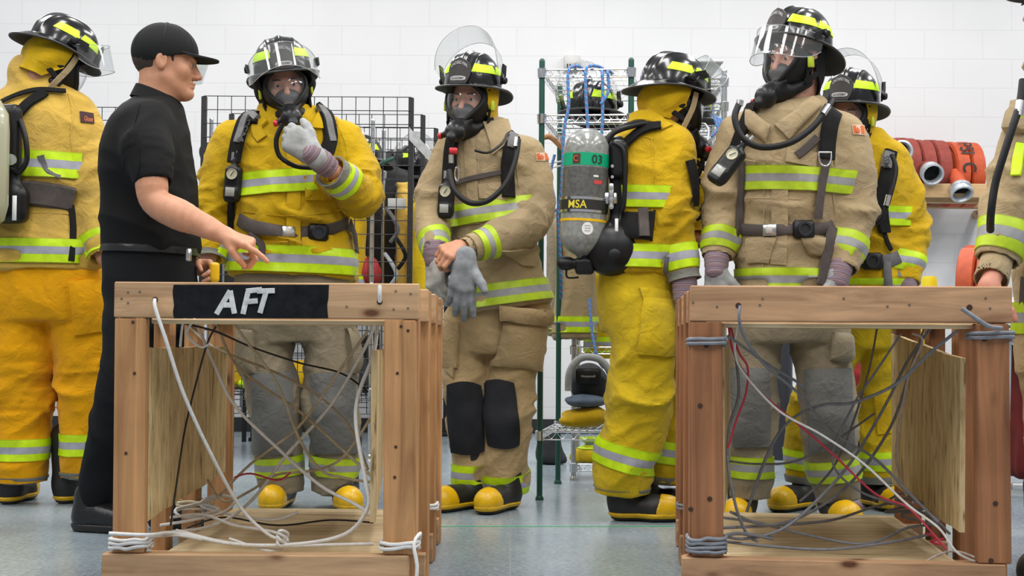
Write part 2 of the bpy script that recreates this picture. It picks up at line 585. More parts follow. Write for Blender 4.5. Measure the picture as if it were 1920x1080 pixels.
class Field:
    def __init__(s): s.ops = []; s.lo = A([9e9] * 3); s.hi = A([-9e9] * 3)

    def u(s, pr, k=0.0):
        s.ops.append(('u', pr, k)); s.lo = np.minimum(s.lo, pr.lo); s.hi = np.maximum(s.hi, pr.hi); return s

    def sub(s, pr, k=0.0): s.ops.append(('s', pr, k)); return s
    def cap(s, fn): s.ops.append(('i', fn, 0)); return s

    def __call__(s, Q):
        d = None
        for op, pr, k in s.ops:
            e = pr(Q)
            if d is None: d = e
            elif op == 'u': d = smin(d, e, k)
            elif op == 's': d = -smin(-d, e, k)
            else: d = np.maximum(d, e)
        return d


class Xf:
    """primitive built in a local frame: world = c + R @ (local*s)"""

    def __init__(s, fld, c, R, sc=1.0):
        s.f, s.c, s.R, s.s = fld, A(c, float), np.asarray(R), sc
        cs = A([[x, y, z] for x in (fld.lo[0], fld.hi[0]) for y in (fld.lo[1], fld.hi[1]) for z in (fld.lo[2], fld.hi[2])])
        W = cs * sc @ s.R.T + s.c; s.lo = W.min(0); s.hi = W.max(0)

    def __call__(s, Q): return s.f(((Q - s.c) @ s.R) / s.s) * s.s


def nets(f, h, lo=None, hi=None, smooth=1):
    lo = (f.lo if lo is None else A(lo, float)) - 3 * h; hi = (f.hi if hi is None else A(hi, float)) + 3 * h
    n = np.ceil((hi - lo) / h).astype(int) + 1
    n = ((n + 3) // 4) * 4 + 1
    ax = [lo[i] + np.arange(n[i]) * h for i in range(3)]
    cx = [a[::4] for a in ax]
    Cg = np.stack(np.meshgrid(*cx, indexing='ij'), -1); cs = Cg.shape[:3]
    Dc = f(Cg.reshape(-1, 3)).reshape(cs)
    near = np.abs(Dc) < 4 * h * 2.2
    cell = np.zeros((cs[0] - 1, cs[1] - 1, cs[2] - 1), bool)
    sg = Dc < 0
    for a in (0, 1):
        for b in (0, 1):
            for c in (0, 1):
                sl = (slice(a, cs[0] - 1 + a), slice(b, cs[1] - 1 + b), slice(c, cs[2] - 1 + c))
                cell |= near[sl]
    D = np.repeat(np.repeat(np.repeat(Dc, 4, 0), 4, 1), 4, 2)[:n[0], :n[1], :n[2]].copy()
    D = np.where(np.abs(D) < 1e-9, 1e-9, D)
    fine = np.zeros(tuple(n), bool)
    ci, cj, ck = np.nonzero(cell)
    off = np.arange(5)
    I = (ci[:, None, None, None] * 4 + off[None, :, None, None]); J = (cj[:, None, None, None] * 4 + off[None, None, :, None]); K = (ck[:, None, None, None] * 4 + off[None, None, None, :])
    fine[I, J, K] = True
    fi = np.argwhere(fine)
    vals = np.empty(len(fi))
    for s0 in range(0, len(fi), 200000):
        q = fi[s0:s0 + 200000]; vals[s0:s0 + 200000] = f(lo + q * h)
    D[fi[:, 0], fi[:, 1], fi[:, 2]] = vals
    S = D < 0
    shp = tuple(n - 1); acc = np.zeros(shp + (3,)); cnt = np.zeros(shp)
    for a in range(3):
        s0 = [slice(None)] * 3; s1 = [slice(None)] * 3; s0[a] = slice(0, -1); s1[a] = slice(1, None)
        A0 = D[tuple(s0)]; B0 = D[tuple(s1)]; X = (A0 < 0) != (B0 < 0)
        idx = np.argwhere(X)
        if len(idx) == 0: continue
        t = A0[X] / (A0[X] - B0[X]); pos = idx.astype(float); pos[:, a] += t
        o1, o2 = [k for k in range(3) if k != a]
        for d1 in (0, 1):
            for d2 in (0, 1):
                c = idx.copy(); c[:, o1] -= d1; c[:, o2] -= d2
                ok = (c >= 0).all(1) & (c < A(shp)).all(1)
                np.add.at(acc, tuple(c[ok].T), pos[ok]); np.add.at(cnt, tuple(c[ok].T), 1)
    act = cnt > 0; vid = np.full(shp, -1); vid[act] = np.arange(act.sum())
    V = lo + (acc[act] / cnt[act][:, None]) * h
    quads = []
    for a in range(3):
        s0 = [slice(None)] * 3; s1 = [slice(None)] * 3; s0[a] = slice(0, -1); s1[a] = slice(1, None)
        A0 = S[tuple(s0)]; B0 = S[tuple(s1)]; idx = np.argwhere(A0 != B0)
        if len(idx) == 0: continue
        o1, o2 = [(1, 2), (2, 0), (0, 1)][a]
        ok = (idx[:, o1] > 0) & (idx[:, o2] > 0) & (idx[:, o1] < shp[o1]) & (idx[:, o2] < shp[o2]); idx = idx[ok]
        fl = A0[tuple(idx.T)]

        def g(d1, d2):
            c = idx.copy(); c[:, o1] -= d1; c[:, o2] -= d2; return vid[tuple(c.T)]
        q = np.stack([g(1, 1), g(0, 1), g(0, 0), g(1, 0)], 1)
        q[~fl] = q[~fl][:, ::-1]
        quads.append(q)
    Fq = np.vstack(quads); Fq = Fq[(Fq >= 0).all(1)]
    for _ in range(smooth): V = laplace(V, Fq, 0.5)
    return V, Fq


def laplace(V, Fq, w):
    acc = np.zeros_like(V); c = np.zeros(len(V))
    for i in range(4):
        a, b = Fq[:, i], Fq[:, (i + 1) % 4]
        np.add.at(acc, a, V[b]); np.add.at(c, a, 1); np.add.at(acc, b, V[a]); np.add.at(c, b, 1)
    c = np.maximum(c, 1)
    return V * (1 - w) + acc / c[:, None] * w


def vnormals(V, Fq):
    n = np.cross(V[Fq[:, 2]] - V[Fq[:, 0]], V[Fq[:, 3]] - V[Fq[:, 1]])
    out = np.zeros_like(V)
    for i in range(4): np.add.at(out, Fq[:, i], n)
    L = np.linalg.norm(out, axis=1); L[L == 0] = 1
    return out / L[:, None]


def sdf_obj(f, h, name, mat, parent=None, smooth=1, bvh=False, disp=None, label=None, cat=None, extra=None, org=None):
    V, Fq = nets(f, h, smooth=smooth)
    if disp is not None:
        V = V + vnormals(V, Fq) * disp(V)[:, None]
    mb = MB(); mb.add(V, Fq)
    if extra:
        for v2, f2 in extra: mb.add(v2, f2)
    o = mb.build(name, mat, parent, label=label, cat=cat, angle=75, org=org)
    if bvh: return o, BVHTree.FromPolygons(V.tolist(), Fq.tolist())
    return o


# ------------------------------------------------------------------ placing things on cloth
def hit(bvh, u, v, Yd=5.0):
    """point of the cloth seen at photo pixel (u,v) + its normal"""
    d = RAY(u, v)
    r = bvh.ray_cast(Vector(CAM), Vector(d))
    if r[0] is None:
        q = P(u, v, Yd); r = bvh.find_nearest(Vector(q))
    p, n = A(r[0]), A(r[1])
    if n @ d > 0: n = -n
    return p, n


def strap(bvh, px, wd, th, name, mat, parent, Yd=5.0, pre=(), post=(), lift=0.004, k=5):
    """webbing laid on cloth through photo points px; pre/post are free world points"""
    uv = catm([A([a, b, 0.0]) for a, b in px], k)
    pts, nn = [], []
    for q in uv:
        p, n = hit(bvh, q[0], q[1], Yd); pts.append(p + n * lift); nn.append(n)
    pts = A(pts); nn = A(nn)
    for _ in range(3):
        if len(pts) > 2:
            pts[1:-1] = (pts[:-2] + pts[1:-1] * 2 + pts[2:]) / 4
            nn[1:-1] = (nn[:-2] + nn[1:-1] * 2 + nn[2:]) / 4
    pts = list(pts); nn = list(nn)
    for q, n in list(pre)[::-1]: pts.insert(0, A(q)); nn.insert(0, A(n, float))
    for q, n in post: pts.append(A(q)); nn.append(A(n, float))
    mb = MB(); mb.ribbon(pts, nn, wd, th)
    return mb.build(name, mat, parent)


def patch(bvh, quad, name, mat, parent, off=0.006, nx=10, ny=10, Yd=5.0, puff=0.0, rnd=0.0, smooth=2):
    """raised cloth panel: quad = TL,TR,BR,BL photo points"""
    q = A(quad, float); Pn = np.zeros((ny, nx, 3)); Nn = np.zeros((ny, nx, 3))
    for j in range(ny):
        for i in range(nx):
            s, t = i / (nx - 1), j / (ny - 1)
            s2, t2 = s, t
            if rnd:
                a, b = 2 * s - 1, 2 * t - 1
                a, b = a * math.sqrt(1 - rnd * b * b / 2), b * math.sqrt(1 - rnd * a * a / 2); s2, t2 = (a + 1) / 2, (b + 1) / 2
            c = (q[0] * (1 - s2) + q[1] * s2) * (1 - t2) + (q[3] * (1 - s2) + q[2] * s2) * t2
            p, n = hit(bvh, c[0], c[1], Yd); Pn[j, i] = p; Nn[j, i] = n
    for _ in range(smooth):
        for M_ in (Pn, Nn):
            M_[1:-1, :] = (M_[:-2] + 2 * M_[1:-1] + M_[2:]) / 4; M_[:, 1:-1] = (M_[:, :-2] + 2 * M_[:, 1:-1] + M_[:, 2:]) / 4
    Nn /= np.linalg.norm(Nn, axis=2, keepdims=True) + 1e-9
    b = np.zeros((ny, nx))
    for j in range(ny):
        for i in range(nx):
            s, t = 2 * i / (nx - 1) - 1, 2 * j / (ny - 1) - 1
            b[j, i] = off + puff * (1 - s ** 4) * (1 - t ** 4)
    top = Pn + Nn * b[..., None]
    mb = MB(); mb.grid(top, thick=-Nn * (b[..., None] + 0.006))
    return mb.build(name, mat, parent, angle=60)


def ringband(bvh, c, ax, wd, name, mat, parent, off=0.004, n=56, a0=0, a1=2 * math.pi, lim=None, rows=6, ref=None, bulge=None):
    """trim wrapped round a limb: rays from the axis out to the cloth"""
    ax = nrm(ax); ref = A([0, -1.0, 0]) if ref is None else A(ref, float)
    x = nrm(ref - ax * (ref @ ax)); y = np.cross(ax, x)
    full = abs((a1 - a0) - 2 * math.pi) < 1e-3
    G = np.zeros((rows, n, 3)); O = np.zeros((rows, n, 3))
    for i in range(rows):
        cc = c + ax * (i / (rows - 1) - 0.5) * wd
        prev = None
        for k in range(n):
            a = a0 + (a1 - a0) * k / (n if full else n - 1)
            d = x * math.cos(a) + y * math.sin(a)
            r = bvh.ray_cast(Vector(cc), Vector(d), 0.6)
            L = (r[3] if r[0] is not None else (prev or 0.06))
            if r[0] is not None:          # near an open hem the first hit is the lining: step out to the face
                r2 = bvh.ray_cast(Vector(cc + d * (L + .002)), Vector(d), .045)
                if r2[0] is not None: L += .002 + r2[3]
            if lim is not None: L = min(L, lim(cc, d))
            prev = L
            G[i, k] = cc + d * (L + off); O[i, k] = d
    for _ in range(1):
        L = np.roll(G, 1, 1) + np.roll(G, -1, 1)
        if full: G = (2 * G + L) / 4
        else: G[:, 1:-1] = ((2 * G + L) / 4)[:, 1:-1]
    G[1:-1] = (G[:-2] + 2 * G[1:-1] + G[2:]) / 4
    uvx, uvy = np.meshgrid(np.linspace(0, 1, rows), np.linspace(0, 1, n), indexing='ij')
    UV = np.stack([uvy.ravel(), uvx.ravel()], 1)
    mb = MB(); mb.grid(G, UV=UV, thick=-O * (off + 0.004), wrap=full)
    return mb.build(name, mat, parent, angle=60)


_tcache = {}


def textmesh(body, shear=0.0, sub=True):
    key = (body, shear)
    if key in _tcache: return _tcache[key]
    c = bpy.data.curves.new('tmp_text', 'FONT'); c.body = body; c.shear = shear; c.offset = 0.012; c.resolution_u = 3
    o = bpy.data.objects.new('tmp_text', c); COL.objects.link(o)
    bpy.context.view_layer.update()
    me = bpy.data.meshes.new_from_object(o.evaluated_get(bpy.context.evaluated_depsgraph_get()))
    bm = bmesh.new(); bm.from_mesh(me)
    if sub:
        bmesh.ops.triangulate(bm, faces=bm.faces)
        bmesh.ops.subdivide_edges(bm, edges=[e for e in bm.edges if e.calc_length() > .25], cuts=2)
        bmesh.ops.triangulate(bm, faces=bm.faces)
    V = A([v.co[:] for v in bm.verts]); Fc = [tuple(v.index for v in f.verts) for f in bm.faces]; bm.free()
    bpy.data.objects.remove(o); bpy.data.curves.remove(c); bpy.data.meshes.remove(me)
    lo, hi = V.min(0), V.max(0)
    V2 = (V[:, :2] - lo[:2]) / (hi[:2] - lo[:2])
    _tcache[key] = (V2, Fc); return V2, Fc


def text_on(body, fn, name, mat, parent, shear=0.0):
    """lettering mapped by fn(x,y in 0..1) -> world point"""
    V2, Fc = textmesh(body, shear)
    V = A([fn(x, y) for x, y in V2])
    mb = MB(); mb.add(V, Fc)
    return mb.build(name, mat, parent, smooth=False)


def text_quad(body, quad, bvh, name, mat, parent, off=0.004, shear=0.0, Yd=5.0):
    H = [hit(bvh, a, b, Yd)[0] - RAY(a, b) * off for a, b in quad]

    def fn(x, y):
        t = 1 - y
        return (H[0] * (1 - x) + H[1] * x) * (1 - t) + (H[3] * (1 - x) + H[2] * x) * t
    return text_on(body, fn, name, mat, parent, shear)
# ================================================================== palette
LIME = (0.60, 0.86, 0.0); LIME_D = (0.48, 0.66, 0.015)
M_YEL = fabric('yellow_turnout_cloth', (0.60, 0.38, 0.008), (0.36, 0.23, 0.012), 0.8)
M_YEL2 = fabric('soiled_yellow_cloth', (0.62, 0.40, 0.075), (0.40, 0.27, 0.08), 0.7)
M_YELP = fabric('bright_yellow_trouser_cloth', (0.80, 0.37, 0.003), (0.60, 0.27, 0.01), 0.5)
M_YELG = fabric('green_yellow_trouser_cloth', (0.62, 0.43, 0.012), (0.33, 0.25, 0.02), 0.75)
M_TAN = fabric('tan_turnout_cloth', (0.41, 0.31, 0.175), (0.27, 0.21, 0.13), 0.7)
M_TANP = fabric('tan_trouser_cloth', (0.46, 0.33, 0.17), (0.30, 0.21, 0.11), 0.6)
M_TANG = fabric('grey_tan_cloth', (0.30, 0.25, 0.165), (0.20, 0.17, 0.125), 0.7)
M_GREYKNEE = fabric('grey_knee_leather', (0.165, 0.165, 0.155), (0.10, 0.10, 0.095), 0.7)
M_HEM = fabric('grey_hem_cloth', (0.22, 0.22, 0.19), (0.14, 0.14, 0.12), 0.5)
M_BLKNEE = plain('black_knee_rubber', (0.017, 0.018, 0.022), 0.7, spec=.25, noise=0.35, nscale=9, bump=0.4, bscale=40)
M_TRIM = trimmat('lime_silver_trim', LIME, (0.40, 0.40, 0.47))
M_TRIMD = trimmat('worn_lime_silver_trim', LIME_D, (0.33, 0.33, 0.34))
M_BLK = plain('black_rubber', (0.008, 0.008, 0.009), 0.5, spec=.3, noise=0.3, bump=0.15, bscale=80)
M_BLKP = plain('black_plastic', (0.008, 0.008, 0.009), 0.38, spec=.35)
M_WEB = plain('black_webbing', (0.012, 0.0115, 0.012), 0.85, spec=.2, bump=0.5, bscale=400, noise=0.3)
M_WEBB = plain('brown_grey_webbing', (0.075, 0.06, 0.055), 0.8, bump=0.5, bscale=400, noise=0.3)
M_WEBG = plain('grey_webbing', (0.13, 0.125, 0.13), 0.8, bump=0.5, bscale=400, noise=0.3)
M_PAD = plain('grey_printed_padding', (0.16, 0.16, 0.16), 0.7, bump=0.4, noise=0.3)
M_HELM = plain('black_helmet_gloss', (0.005, 0.005, 0.006), 0.22, coat=0.35, spec=.45, noise=0.1)
M_HEDGE = plain('helmet_edge_trim', (0.03, 0.03, 0.032), 0.35)
M_LIME = plain('fluorescent_tape', (0.62, 0.92, 0.0), 0.4)
M_LIMEP = plain('lime_plastic_clip', (0.55, 0.66, 0.03), 0.4)
M_CHROME = plain('chrome', (0.72, 0.73, 0.75), 0.18, metal=1.0)
M_STEEL = plain('brushed_steel', (0.55, 0.56, 0.58), 0.32, metal=1.0, noise=0.12, nscale=60)
M_GALV = plain('galvanised_bar', (0.62, 0.65, 0.69), 0.35, metal=0.6)
M_VIS = clear('clear_visor', (0.965, 0.975, 0.98), 0.035, 0.03)
M_LENS = clear('clear_mask_lens', (0.985, 0.985, 0.99), 0.03, 0.015)
M_WHITE = plain('white_print', (0.80, 0.80, 0.80), 0.6)
M_GREYPRINT = plain('grey_print', (0.42, 0.42, 0.42), 0.6)
M_BLKPRINT = plain('black_print', (0.015, 0.015, 0.015), 0.6)
M_RED = plain('red_plastic', (0.55, 0.02, 0.03), 0.4)
M_REDINK = plain('red_ink', (0.6, 0.05, 0.05), 0.7)
M_BOOTY = plain('yellow_boot_rubber', (0.80, 0.47, 0.005), 0.35, noise=0.12, nscale=30)
M_BOOTB = plain('black_boot_rubber', (0.015, 0.014, 0.013), 0.5, noise=0.3)
M_SKIN = plain('skin', (0.52, 0.25, 0.145), 0.5, noise=0.10, nscale=40, bump=0.12, bscale=250, sss=0.15)
M_SKIN2 = plain('ruddy_skin', (0.54, 0.23, 0.155), 0.5, noise=0.12, nscale=30, bump=0.12, bscale=250, sss=0.15)
M_SKIN3 = plain('fair_skin', (0.70, 0.37, 0.27), 0.5, noise=0.10, nscale=40, bump=0.12, bscale=250, sss=0.15)
M_HAIR = plain('dark_brown_hair', (0.035, 0.02, 0.013), 0.65, noise=0.4, nscale=160, bump=0.8, bscale=260)
M_LIP = plain('lip_skin', (0.50, 0.20, 0.17), 0.45)
M_EYEW = plain('eye_white', (0.75, 0.73, 0.71), 0.2)
M_IRIS = plain('dark_iris', (0.03, 0.035, 0.045), 0.15)
M_GLOVE = plain('grey_glove_leather', (0.33, 0.34, 0.34), 0.75, noise=0.22, nscale=22, bump=0.5, bscale=45)
M_GLOVEL = plain('pale_glove_leather', (0.46, 0.45, 0.42), 0.75, noise=0.2, nscale=22, bump=0.5, bscale=45)
M_GLOVED = plain('blue_grey_glove_leather', (0.22, 0.235, 0.25), 0.75, noise=0.25, nscale=22, bump=0.5, bscale=45)
M_CUFF = stripemat('striped_glove_cuff', [(0, (0.22, 0.14, 0.16)), (0.40, (0.30, 0.23, 0.25)), (0.58, (0.13, 0.05, 0.07)), (0.66, (0.26, 0.19, 0.22)), (0.85, (0.16, 0.14, 0.20))], 38, 0.0)
M_SHIRT = plain('black_knit_shirt', (0.004, 0.004, 0.0045), 0.8, spec=.25, bump=0.2, bscale=300)
M_PANTS = plain('black_trouser_cloth', (0.005, 0.006, 0.008), 0.8, spec=.25, bump=0.3, bscale=200)
M_LEATHER = plain('black_leather', (0.01, 0.01, 0.011), 0.3, bump=0.2, bscale=120)
M_CAP = plain('black_cap_cloth', (0.008, 0.009, 0.009), 0.8, spec=.25, bump=0.3, bscale=300)
M_GREEN = plain('green_epoxy_steel', (0.012, 0.075, 0.055), 0.35)
M_BLKSTEEL = plain('black_steel', (0.012, 0.012, 0.014), 0.4)
M_TANK = plain('grey_carbon_tank', (0.26, 0.27, 0.255), 0.22, coat=0.6, noise=0.3, nscale=60)
M_TANKD = plain('dark_tank_wrap', (0.10, 0.10, 0.095), 0.3, coat=0.5, noise=0.35, nscale=70)
M_TANKG = plain('green_tank_band', (0.0, 0.36, 0.17), 0.35)
M_PATCHR = plain('orange_red_patch', (0.62, 0.13, 0.03), 0.7)
M_PATCHW = plain('pale_patch', (0.65, 0.48, 0.36), 0.8)
M_PATCHB = plain('dark_brown_patch', (0.05, 0.02, 0.02), 0.8)
M_ROPE = stripemat('blue_red_rope', [(0, (0.03, 0.22, 0.55)), (0.55, (0.42, 0.10, 0.16)), (0.72, (0.03, 0.25, 0.6)), (0.9, (0.35, 0.4, 0.55))], 38, 1.0)
M_HOSE = plain('red_hose_jacket', (0.26, 0.045, 0.032), 0.75, noise=0.2, nscale=30, bump=0.5, bscale=240)
M_HOSE2 = plain('orange_hose_jacket', (0.50, 0.075, 0.02), 0.6, noise=0.15, nscale=30, bump=0.5, bscale=240)
M_REDCLOTH = plain('dark_red_cloth', (0.17, 0.01, 0.014), 0.8, noise=0.35, nscale=5, bump=0.5, bscale=8)
M_SNEAK = plain('dark_bag_cloth', (0.02, 0.022, 0.026), 0.8, noise=0.4, nscale=12, bump=0.6, bscale=18)
M_GREYCLOTH = plain('grey_strap_cloth', (0.36, 0.37, 0.39), 0.8, noise=0.2, bump=0.4, bscale=60)
M_BLUECLOTH = plain('slate_blue_cloth', (0.10, 0.14, 0.2), 0.8, noise=0.25, bump=0.4, bscale=30)

# ================================================================== room
FLOOR_D = (617)
WALL_Y = 8.86


def wall_mat():
    m, nt, b = newmat('painted_concrete_block')
    co = coords(nt)
    br = N(nt, 'ShaderNodeTexBrick')
    sep = N(nt, 'ShaderNodeSeparateXYZ'); cmb = N(nt, 'ShaderNodeCombineXYZ'); nt.links.new(co, sep.inputs[0])
    nt.links.new(sep.outputs[0], cmb.inputs[0]); nt.links.new(sep.outputs[2], cmb.inputs[1])
    nt.links.new(cmb.outputs[0], br.inputs[0])
    br.inputs['Scale'].default_value = 1.0
    br.inputs['Brick Width'].default_value = 0.406; br.inputs['Row Height'].default_value = 0.2032
    br.inputs['Mortar Size'].default_value = 0.0045; br.inputs['Mortar Smooth'].default_value = 0.4
    br.inputs['Color1'].default_value = (0.725, 0.73, 0.745, 1); br.inputs['Color2'].default_value = (0.718, 0.723, 0.738, 1)
    br.inputs['Mortar'].default_value = (0.675, 0.68, 0.695, 1)
    nz = N(nt, 'ShaderNodeTexNoise', i_Scale=2.0, i_Detail=5.0); nt.links.new(co, nz.inputs[0])
    r = ramp(nt, [(0.3, (0.96,) * 3), (0.6, (1, 1, 1))], nz.outputs[0])
    mm = N(nt, 'ShaderNodeMixRGB', blend_type='MULTIPLY'); mm.inputs[0].default_value = 1
    nt.links.new(br.outputs[0], mm.inputs[1]); nt.links.new(r.outputs[0], mm.inputs[2]); nt.links.new(mm.outputs[0], b.inputs['Base Color'])
    b.inputs['Roughness'].default_value = 0.55; b.inputs['Specular IOR Level'].default_value = 0.2
    inv = N(nt, 'ShaderNodeMath', operation='SUBTRACT'); inv.inputs[0].default_value = 1; nt.links.new(br.outputs['Fac'], inv.inputs[1])
    n2 = N(nt, 'ShaderNodeTexNoise', i_Scale=70.0, i_Detail=4.0); nt.links.new(co, n2.inputs[0])
    b1 = N(nt, 'ShaderNodeBump', i_Strength=0.3, i_Distance=0.002); nt.links.new(inv.outputs[0], b1.inputs['Height'])
    b2 = N(nt, 'ShaderNodeBump', i_Strength=0.12, i_Distance=0.004); nt.links.new(n2.outputs[0], b2.inputs['Height'])
    nt.links.new(b1.outputs[0], b2.inputs['Normal']); nt.links.new(b2.outputs[0], b.inputs['Normal'])
    return m


def floor_mat():
    m, nt, b = newmat('blue_grey_vinyl_tile')
    co = coords(nt)
    n1 = N(nt, 'ShaderNodeTexNoise', i_Scale=1.3, i_Detail=8.0, i_Roughness=0.65); nt.links.new(co, n1.inputs[0])
    n2 = N(nt, 'ShaderNodeTexNoise', i_Scale=60.0, i_Detail=4.0, i_Roughness=0.7); nt.links.new(co, n2.inputs[0])
    r1 = ramp(nt, [(0.3, (0.20, 0.255, 0.31)), (0.55, (0.29, 0.355, 0.40)), (0.75, (0.38, 0.44, 0.47))], n1.outputs[0])
    r2 = ramp(nt, [(0.35, (0.72,) * 3), (0.55, (1.0,) * 3), (0.72, (1.35,) * 3)], n2.outputs[0])
    mm = N(nt, 'ShaderNodeMixRGB', blend_type='MULTIPLY'); mm.inputs[0].default_value = 1
    nt.links.new(r1.outputs[0], mm.inputs[1]); nt.links.new(r2.outputs[0], mm.inputs[2])
    br = N(nt, 'ShaderNodeTexBrick'); nt.links.new(co, br.inputs[0]); br.offset = 0
    br.inputs['Scale'].default_value = 1.0; br.inputs['Brick Width'].default_value = 0.61; br.inputs['Row Height'].default_value = 0.61
    br.inputs['Mortar Size'].default_value = 0.0022
    m3 = N(nt, 'ShaderNodeMixRGB'); nt.links.new(br.outputs['Fac'], m3.inputs[0]); nt.links.new(mm.outputs[0], m3.inputs[1])
    m3.inputs[2].default_value = (0.33, 0.36, 0.37, 1)
    nt.links.new(m3.outputs[0], b.inputs['Base Color'])
    rr = ramp(nt, [(0.3, (0.16,) * 3), (0.7, (0.34,) * 3)], n1.outputs[0]); nt.links.new(rr.outputs[0], b.inputs['Roughness'])
    bp = N(nt, 'ShaderNodeBump', i_Strength=0.05, i_Distance=0.002); nt.links.new(n2.outputs[0], bp.inputs['Height'])
    nt.links.new(bp.outputs[0], b.inputs['Normal'])
    return m


mb = MB(); mb.box((0, 3.6, -0.05), (6.5, 5.4, 0.05)); mb.build('floor', floor_mat(), smooth=False, kind='structure')
mb = MB(); mb.box((0, WALL_Y + 0.1, 2.0), (6.5, 0.1, 2.05)); wo = mb.build('wall_back', wall_mat(), smooth=False, kind='structure', org=(0.02, WALL_Y, -0.023))
mb = MB(); mb.box((0, WALL_Y - 0.006, 0.05), (6.5, 0.006, 0.05)); mb.build('baseboard_back', plain('black_cove_base', (0.02, 0.022, 0.025), 0.4), smooth=False, kind='structure')
# thin green tape line on the floor
M_TAPE = plain('green_floor_tape', (0.05, 0.5, 0.16), 0.5)
for i, (ua, ub, vv) in enumerate([(822, 1262, 987), (150, 208, 905)]):
    a = GZ(ua, vv, 0.001); b_ = GZ(ub, vv - (0 if i == 0 else 14), 0.001)
    mb = MB(); mb.ribbon([a, b_], [A([0, 0, 1.0])] * 2, 0.006, 0.0012)
    mb.build('floor_tape_line', M_TAPE, label=['thin green line taped across the floor between the two wooden frames', 'short green tape line on the floor beside the black shoe'][i], cat='tape')

# ================================================================== wooden entanglement frames
W_X = woodmat('weathered_lumber_horizontal', 0, base=(0.50, 0.315, 0.175), dark=(0.31, 0.17, 0.08))
W_Z = woodmat('weathered_lumber_upright', 2, base=(0.50, 0.265, 0.115), dark=(0.31, 0.145, 0.06))
W_Z2 = woodmat('dark_lumber_upright', 2, base=(0.33, 0.145, 0.065), dark=(0.19, 0.075, 0.035))
W_X2 = woodmat('dark_lumber_horizontal', 0, base=(0.47, 0.275, 0.15), dark=(0.29, 0.155, 0.08))
W_Y = woodmat('lumber_lengthwise', 1, base=(0.46, 0.26, 0.12))


def plymat():
    m, nt, b = newmat('weathered_plywood')
    co = coords(nt, 'Object', (9, 9, 2.2)); n = N(nt, 'ShaderNodeTexNoise', i_Scale=3.0, i_Detail=8.0, i_Roughness=0.65, i_Distortion=0.5); nt.links.new(co, n.inputs[0])
    r = ramp(nt, [(0.28, (0.40, 0.27, 0.12)), (0.5, (0.70, 0.53, 0.27)), (0.72, (0.86, 0.72, 0.45))], n.outputs[0])
    co2 = coords(nt, 'Object', (60, 60, 9)); v = N(nt, 'ShaderNodeTexNoise', i_Scale=1.0, i_Detail=3.0, i_Roughness=0.5); nt.links.new(co2, v.inputs[0])
    r2 = ramp(nt, [(0.30, (0.30, 0.26, 0.22)), (0.40, (1, 1, 1))], v.outputs[0])
    mm = N(nt, 'ShaderNodeMixRGB', blend_type='MULTIPLY'); mm.inputs[0].default_value = .9
    nt.links.new(r.outputs[0], mm.inputs[1]); nt.links.new(r2.outputs[0], mm.inputs[2]); nt.links.new(mm.outputs[0], b.inputs['Base Color'])
    b.inputs['Roughness'].default_value = .8
    bp = N(nt, 'ShaderNodeBump', i_Strength=0.4, i_Distance=0.003); nt.links.new(v.outputs[0], bp.inputs['Height']); nt.links.new(bp.outputs[0], b.inputs['Normal'])
    return m


PLY = plymat()
PLYF = woodmat('pale_plywood_deck', 0, base=(0.72, 0.56, 0.33), dark=(0.48, 0.34, 0.17), pale=(0.84, 0.70, 0.47), knots=False)
M_PAINT = plain('black_board_paint', (0.010, 0.011, 0.014), 0.85, spec=.15, noise=0.5, nscale=25, bump=0.3, bscale=80)
M_PAINTW = plain('grey_white_stencil_paint', (0.55, 0.56, 0.56), 0.7, noise=0.3, nscale=50)
M_HOLE = plain('dark_drill_hole', (0.05, 0.025, 0.015), 0.9)
M_NAIL = plain('nail_head', (0.20, 0.17, 0.14), 0.5, metal=0.7)


def rotz(a): c, s = math.cos(a), math.sin(a); return A([[c, -s, 0], [s, c, 0], [0, 0, 1.0]])


class BoxFrame:
    def __init__(s, x0, y0, wid, ang, label, dark=False):
        s.o = A([x0, y0, 0.0]); s.R = rotz(ang); s.w = wid
        s.root = empty('wooden_box_frame', s.o, label, 'frame')
        s.wz = W_Z2 if dark else W_Z; s.wx = W_X2 if dark else W_X

    def W(s, p): return s.o + s.R @ A(p, float)

    def lum(s, name, x0, x1, y0, y1, z0, z1, mat, tilt=0.0, bev=0.003, parent=None):
        c = A([(x0 + x1) / 2, (y0 + y1) / 2, (z0 + z1) / 2]); h = A([(x1 - x0) / 2, (y1 - y0) / 2, (z1 - z0) / 2])
        t = A([[math.cos(tilt), 0, math.sin(tilt)], [0, 1, 0], [-math.sin(tilt), 0, math.cos(tilt)]])
        mb = MB(); mb.box(s.W(c), h, s.R @ t, bevel=bev)
        return mb.build(name, mat, parent or s.root, angle=30)

    def disc(s, name, x, z, r, mat, y=-0.0006, th=0.0012, parent=None):
        mb = MB(); mb.lathe([(0, -th), (r * .9, -th), (r, 0), (r, th)], s.W((x, y, z)), axis=s.R @ A([0, 1, 0.0]), n=16)
        return mb.build(name, mat, parent or s.root)


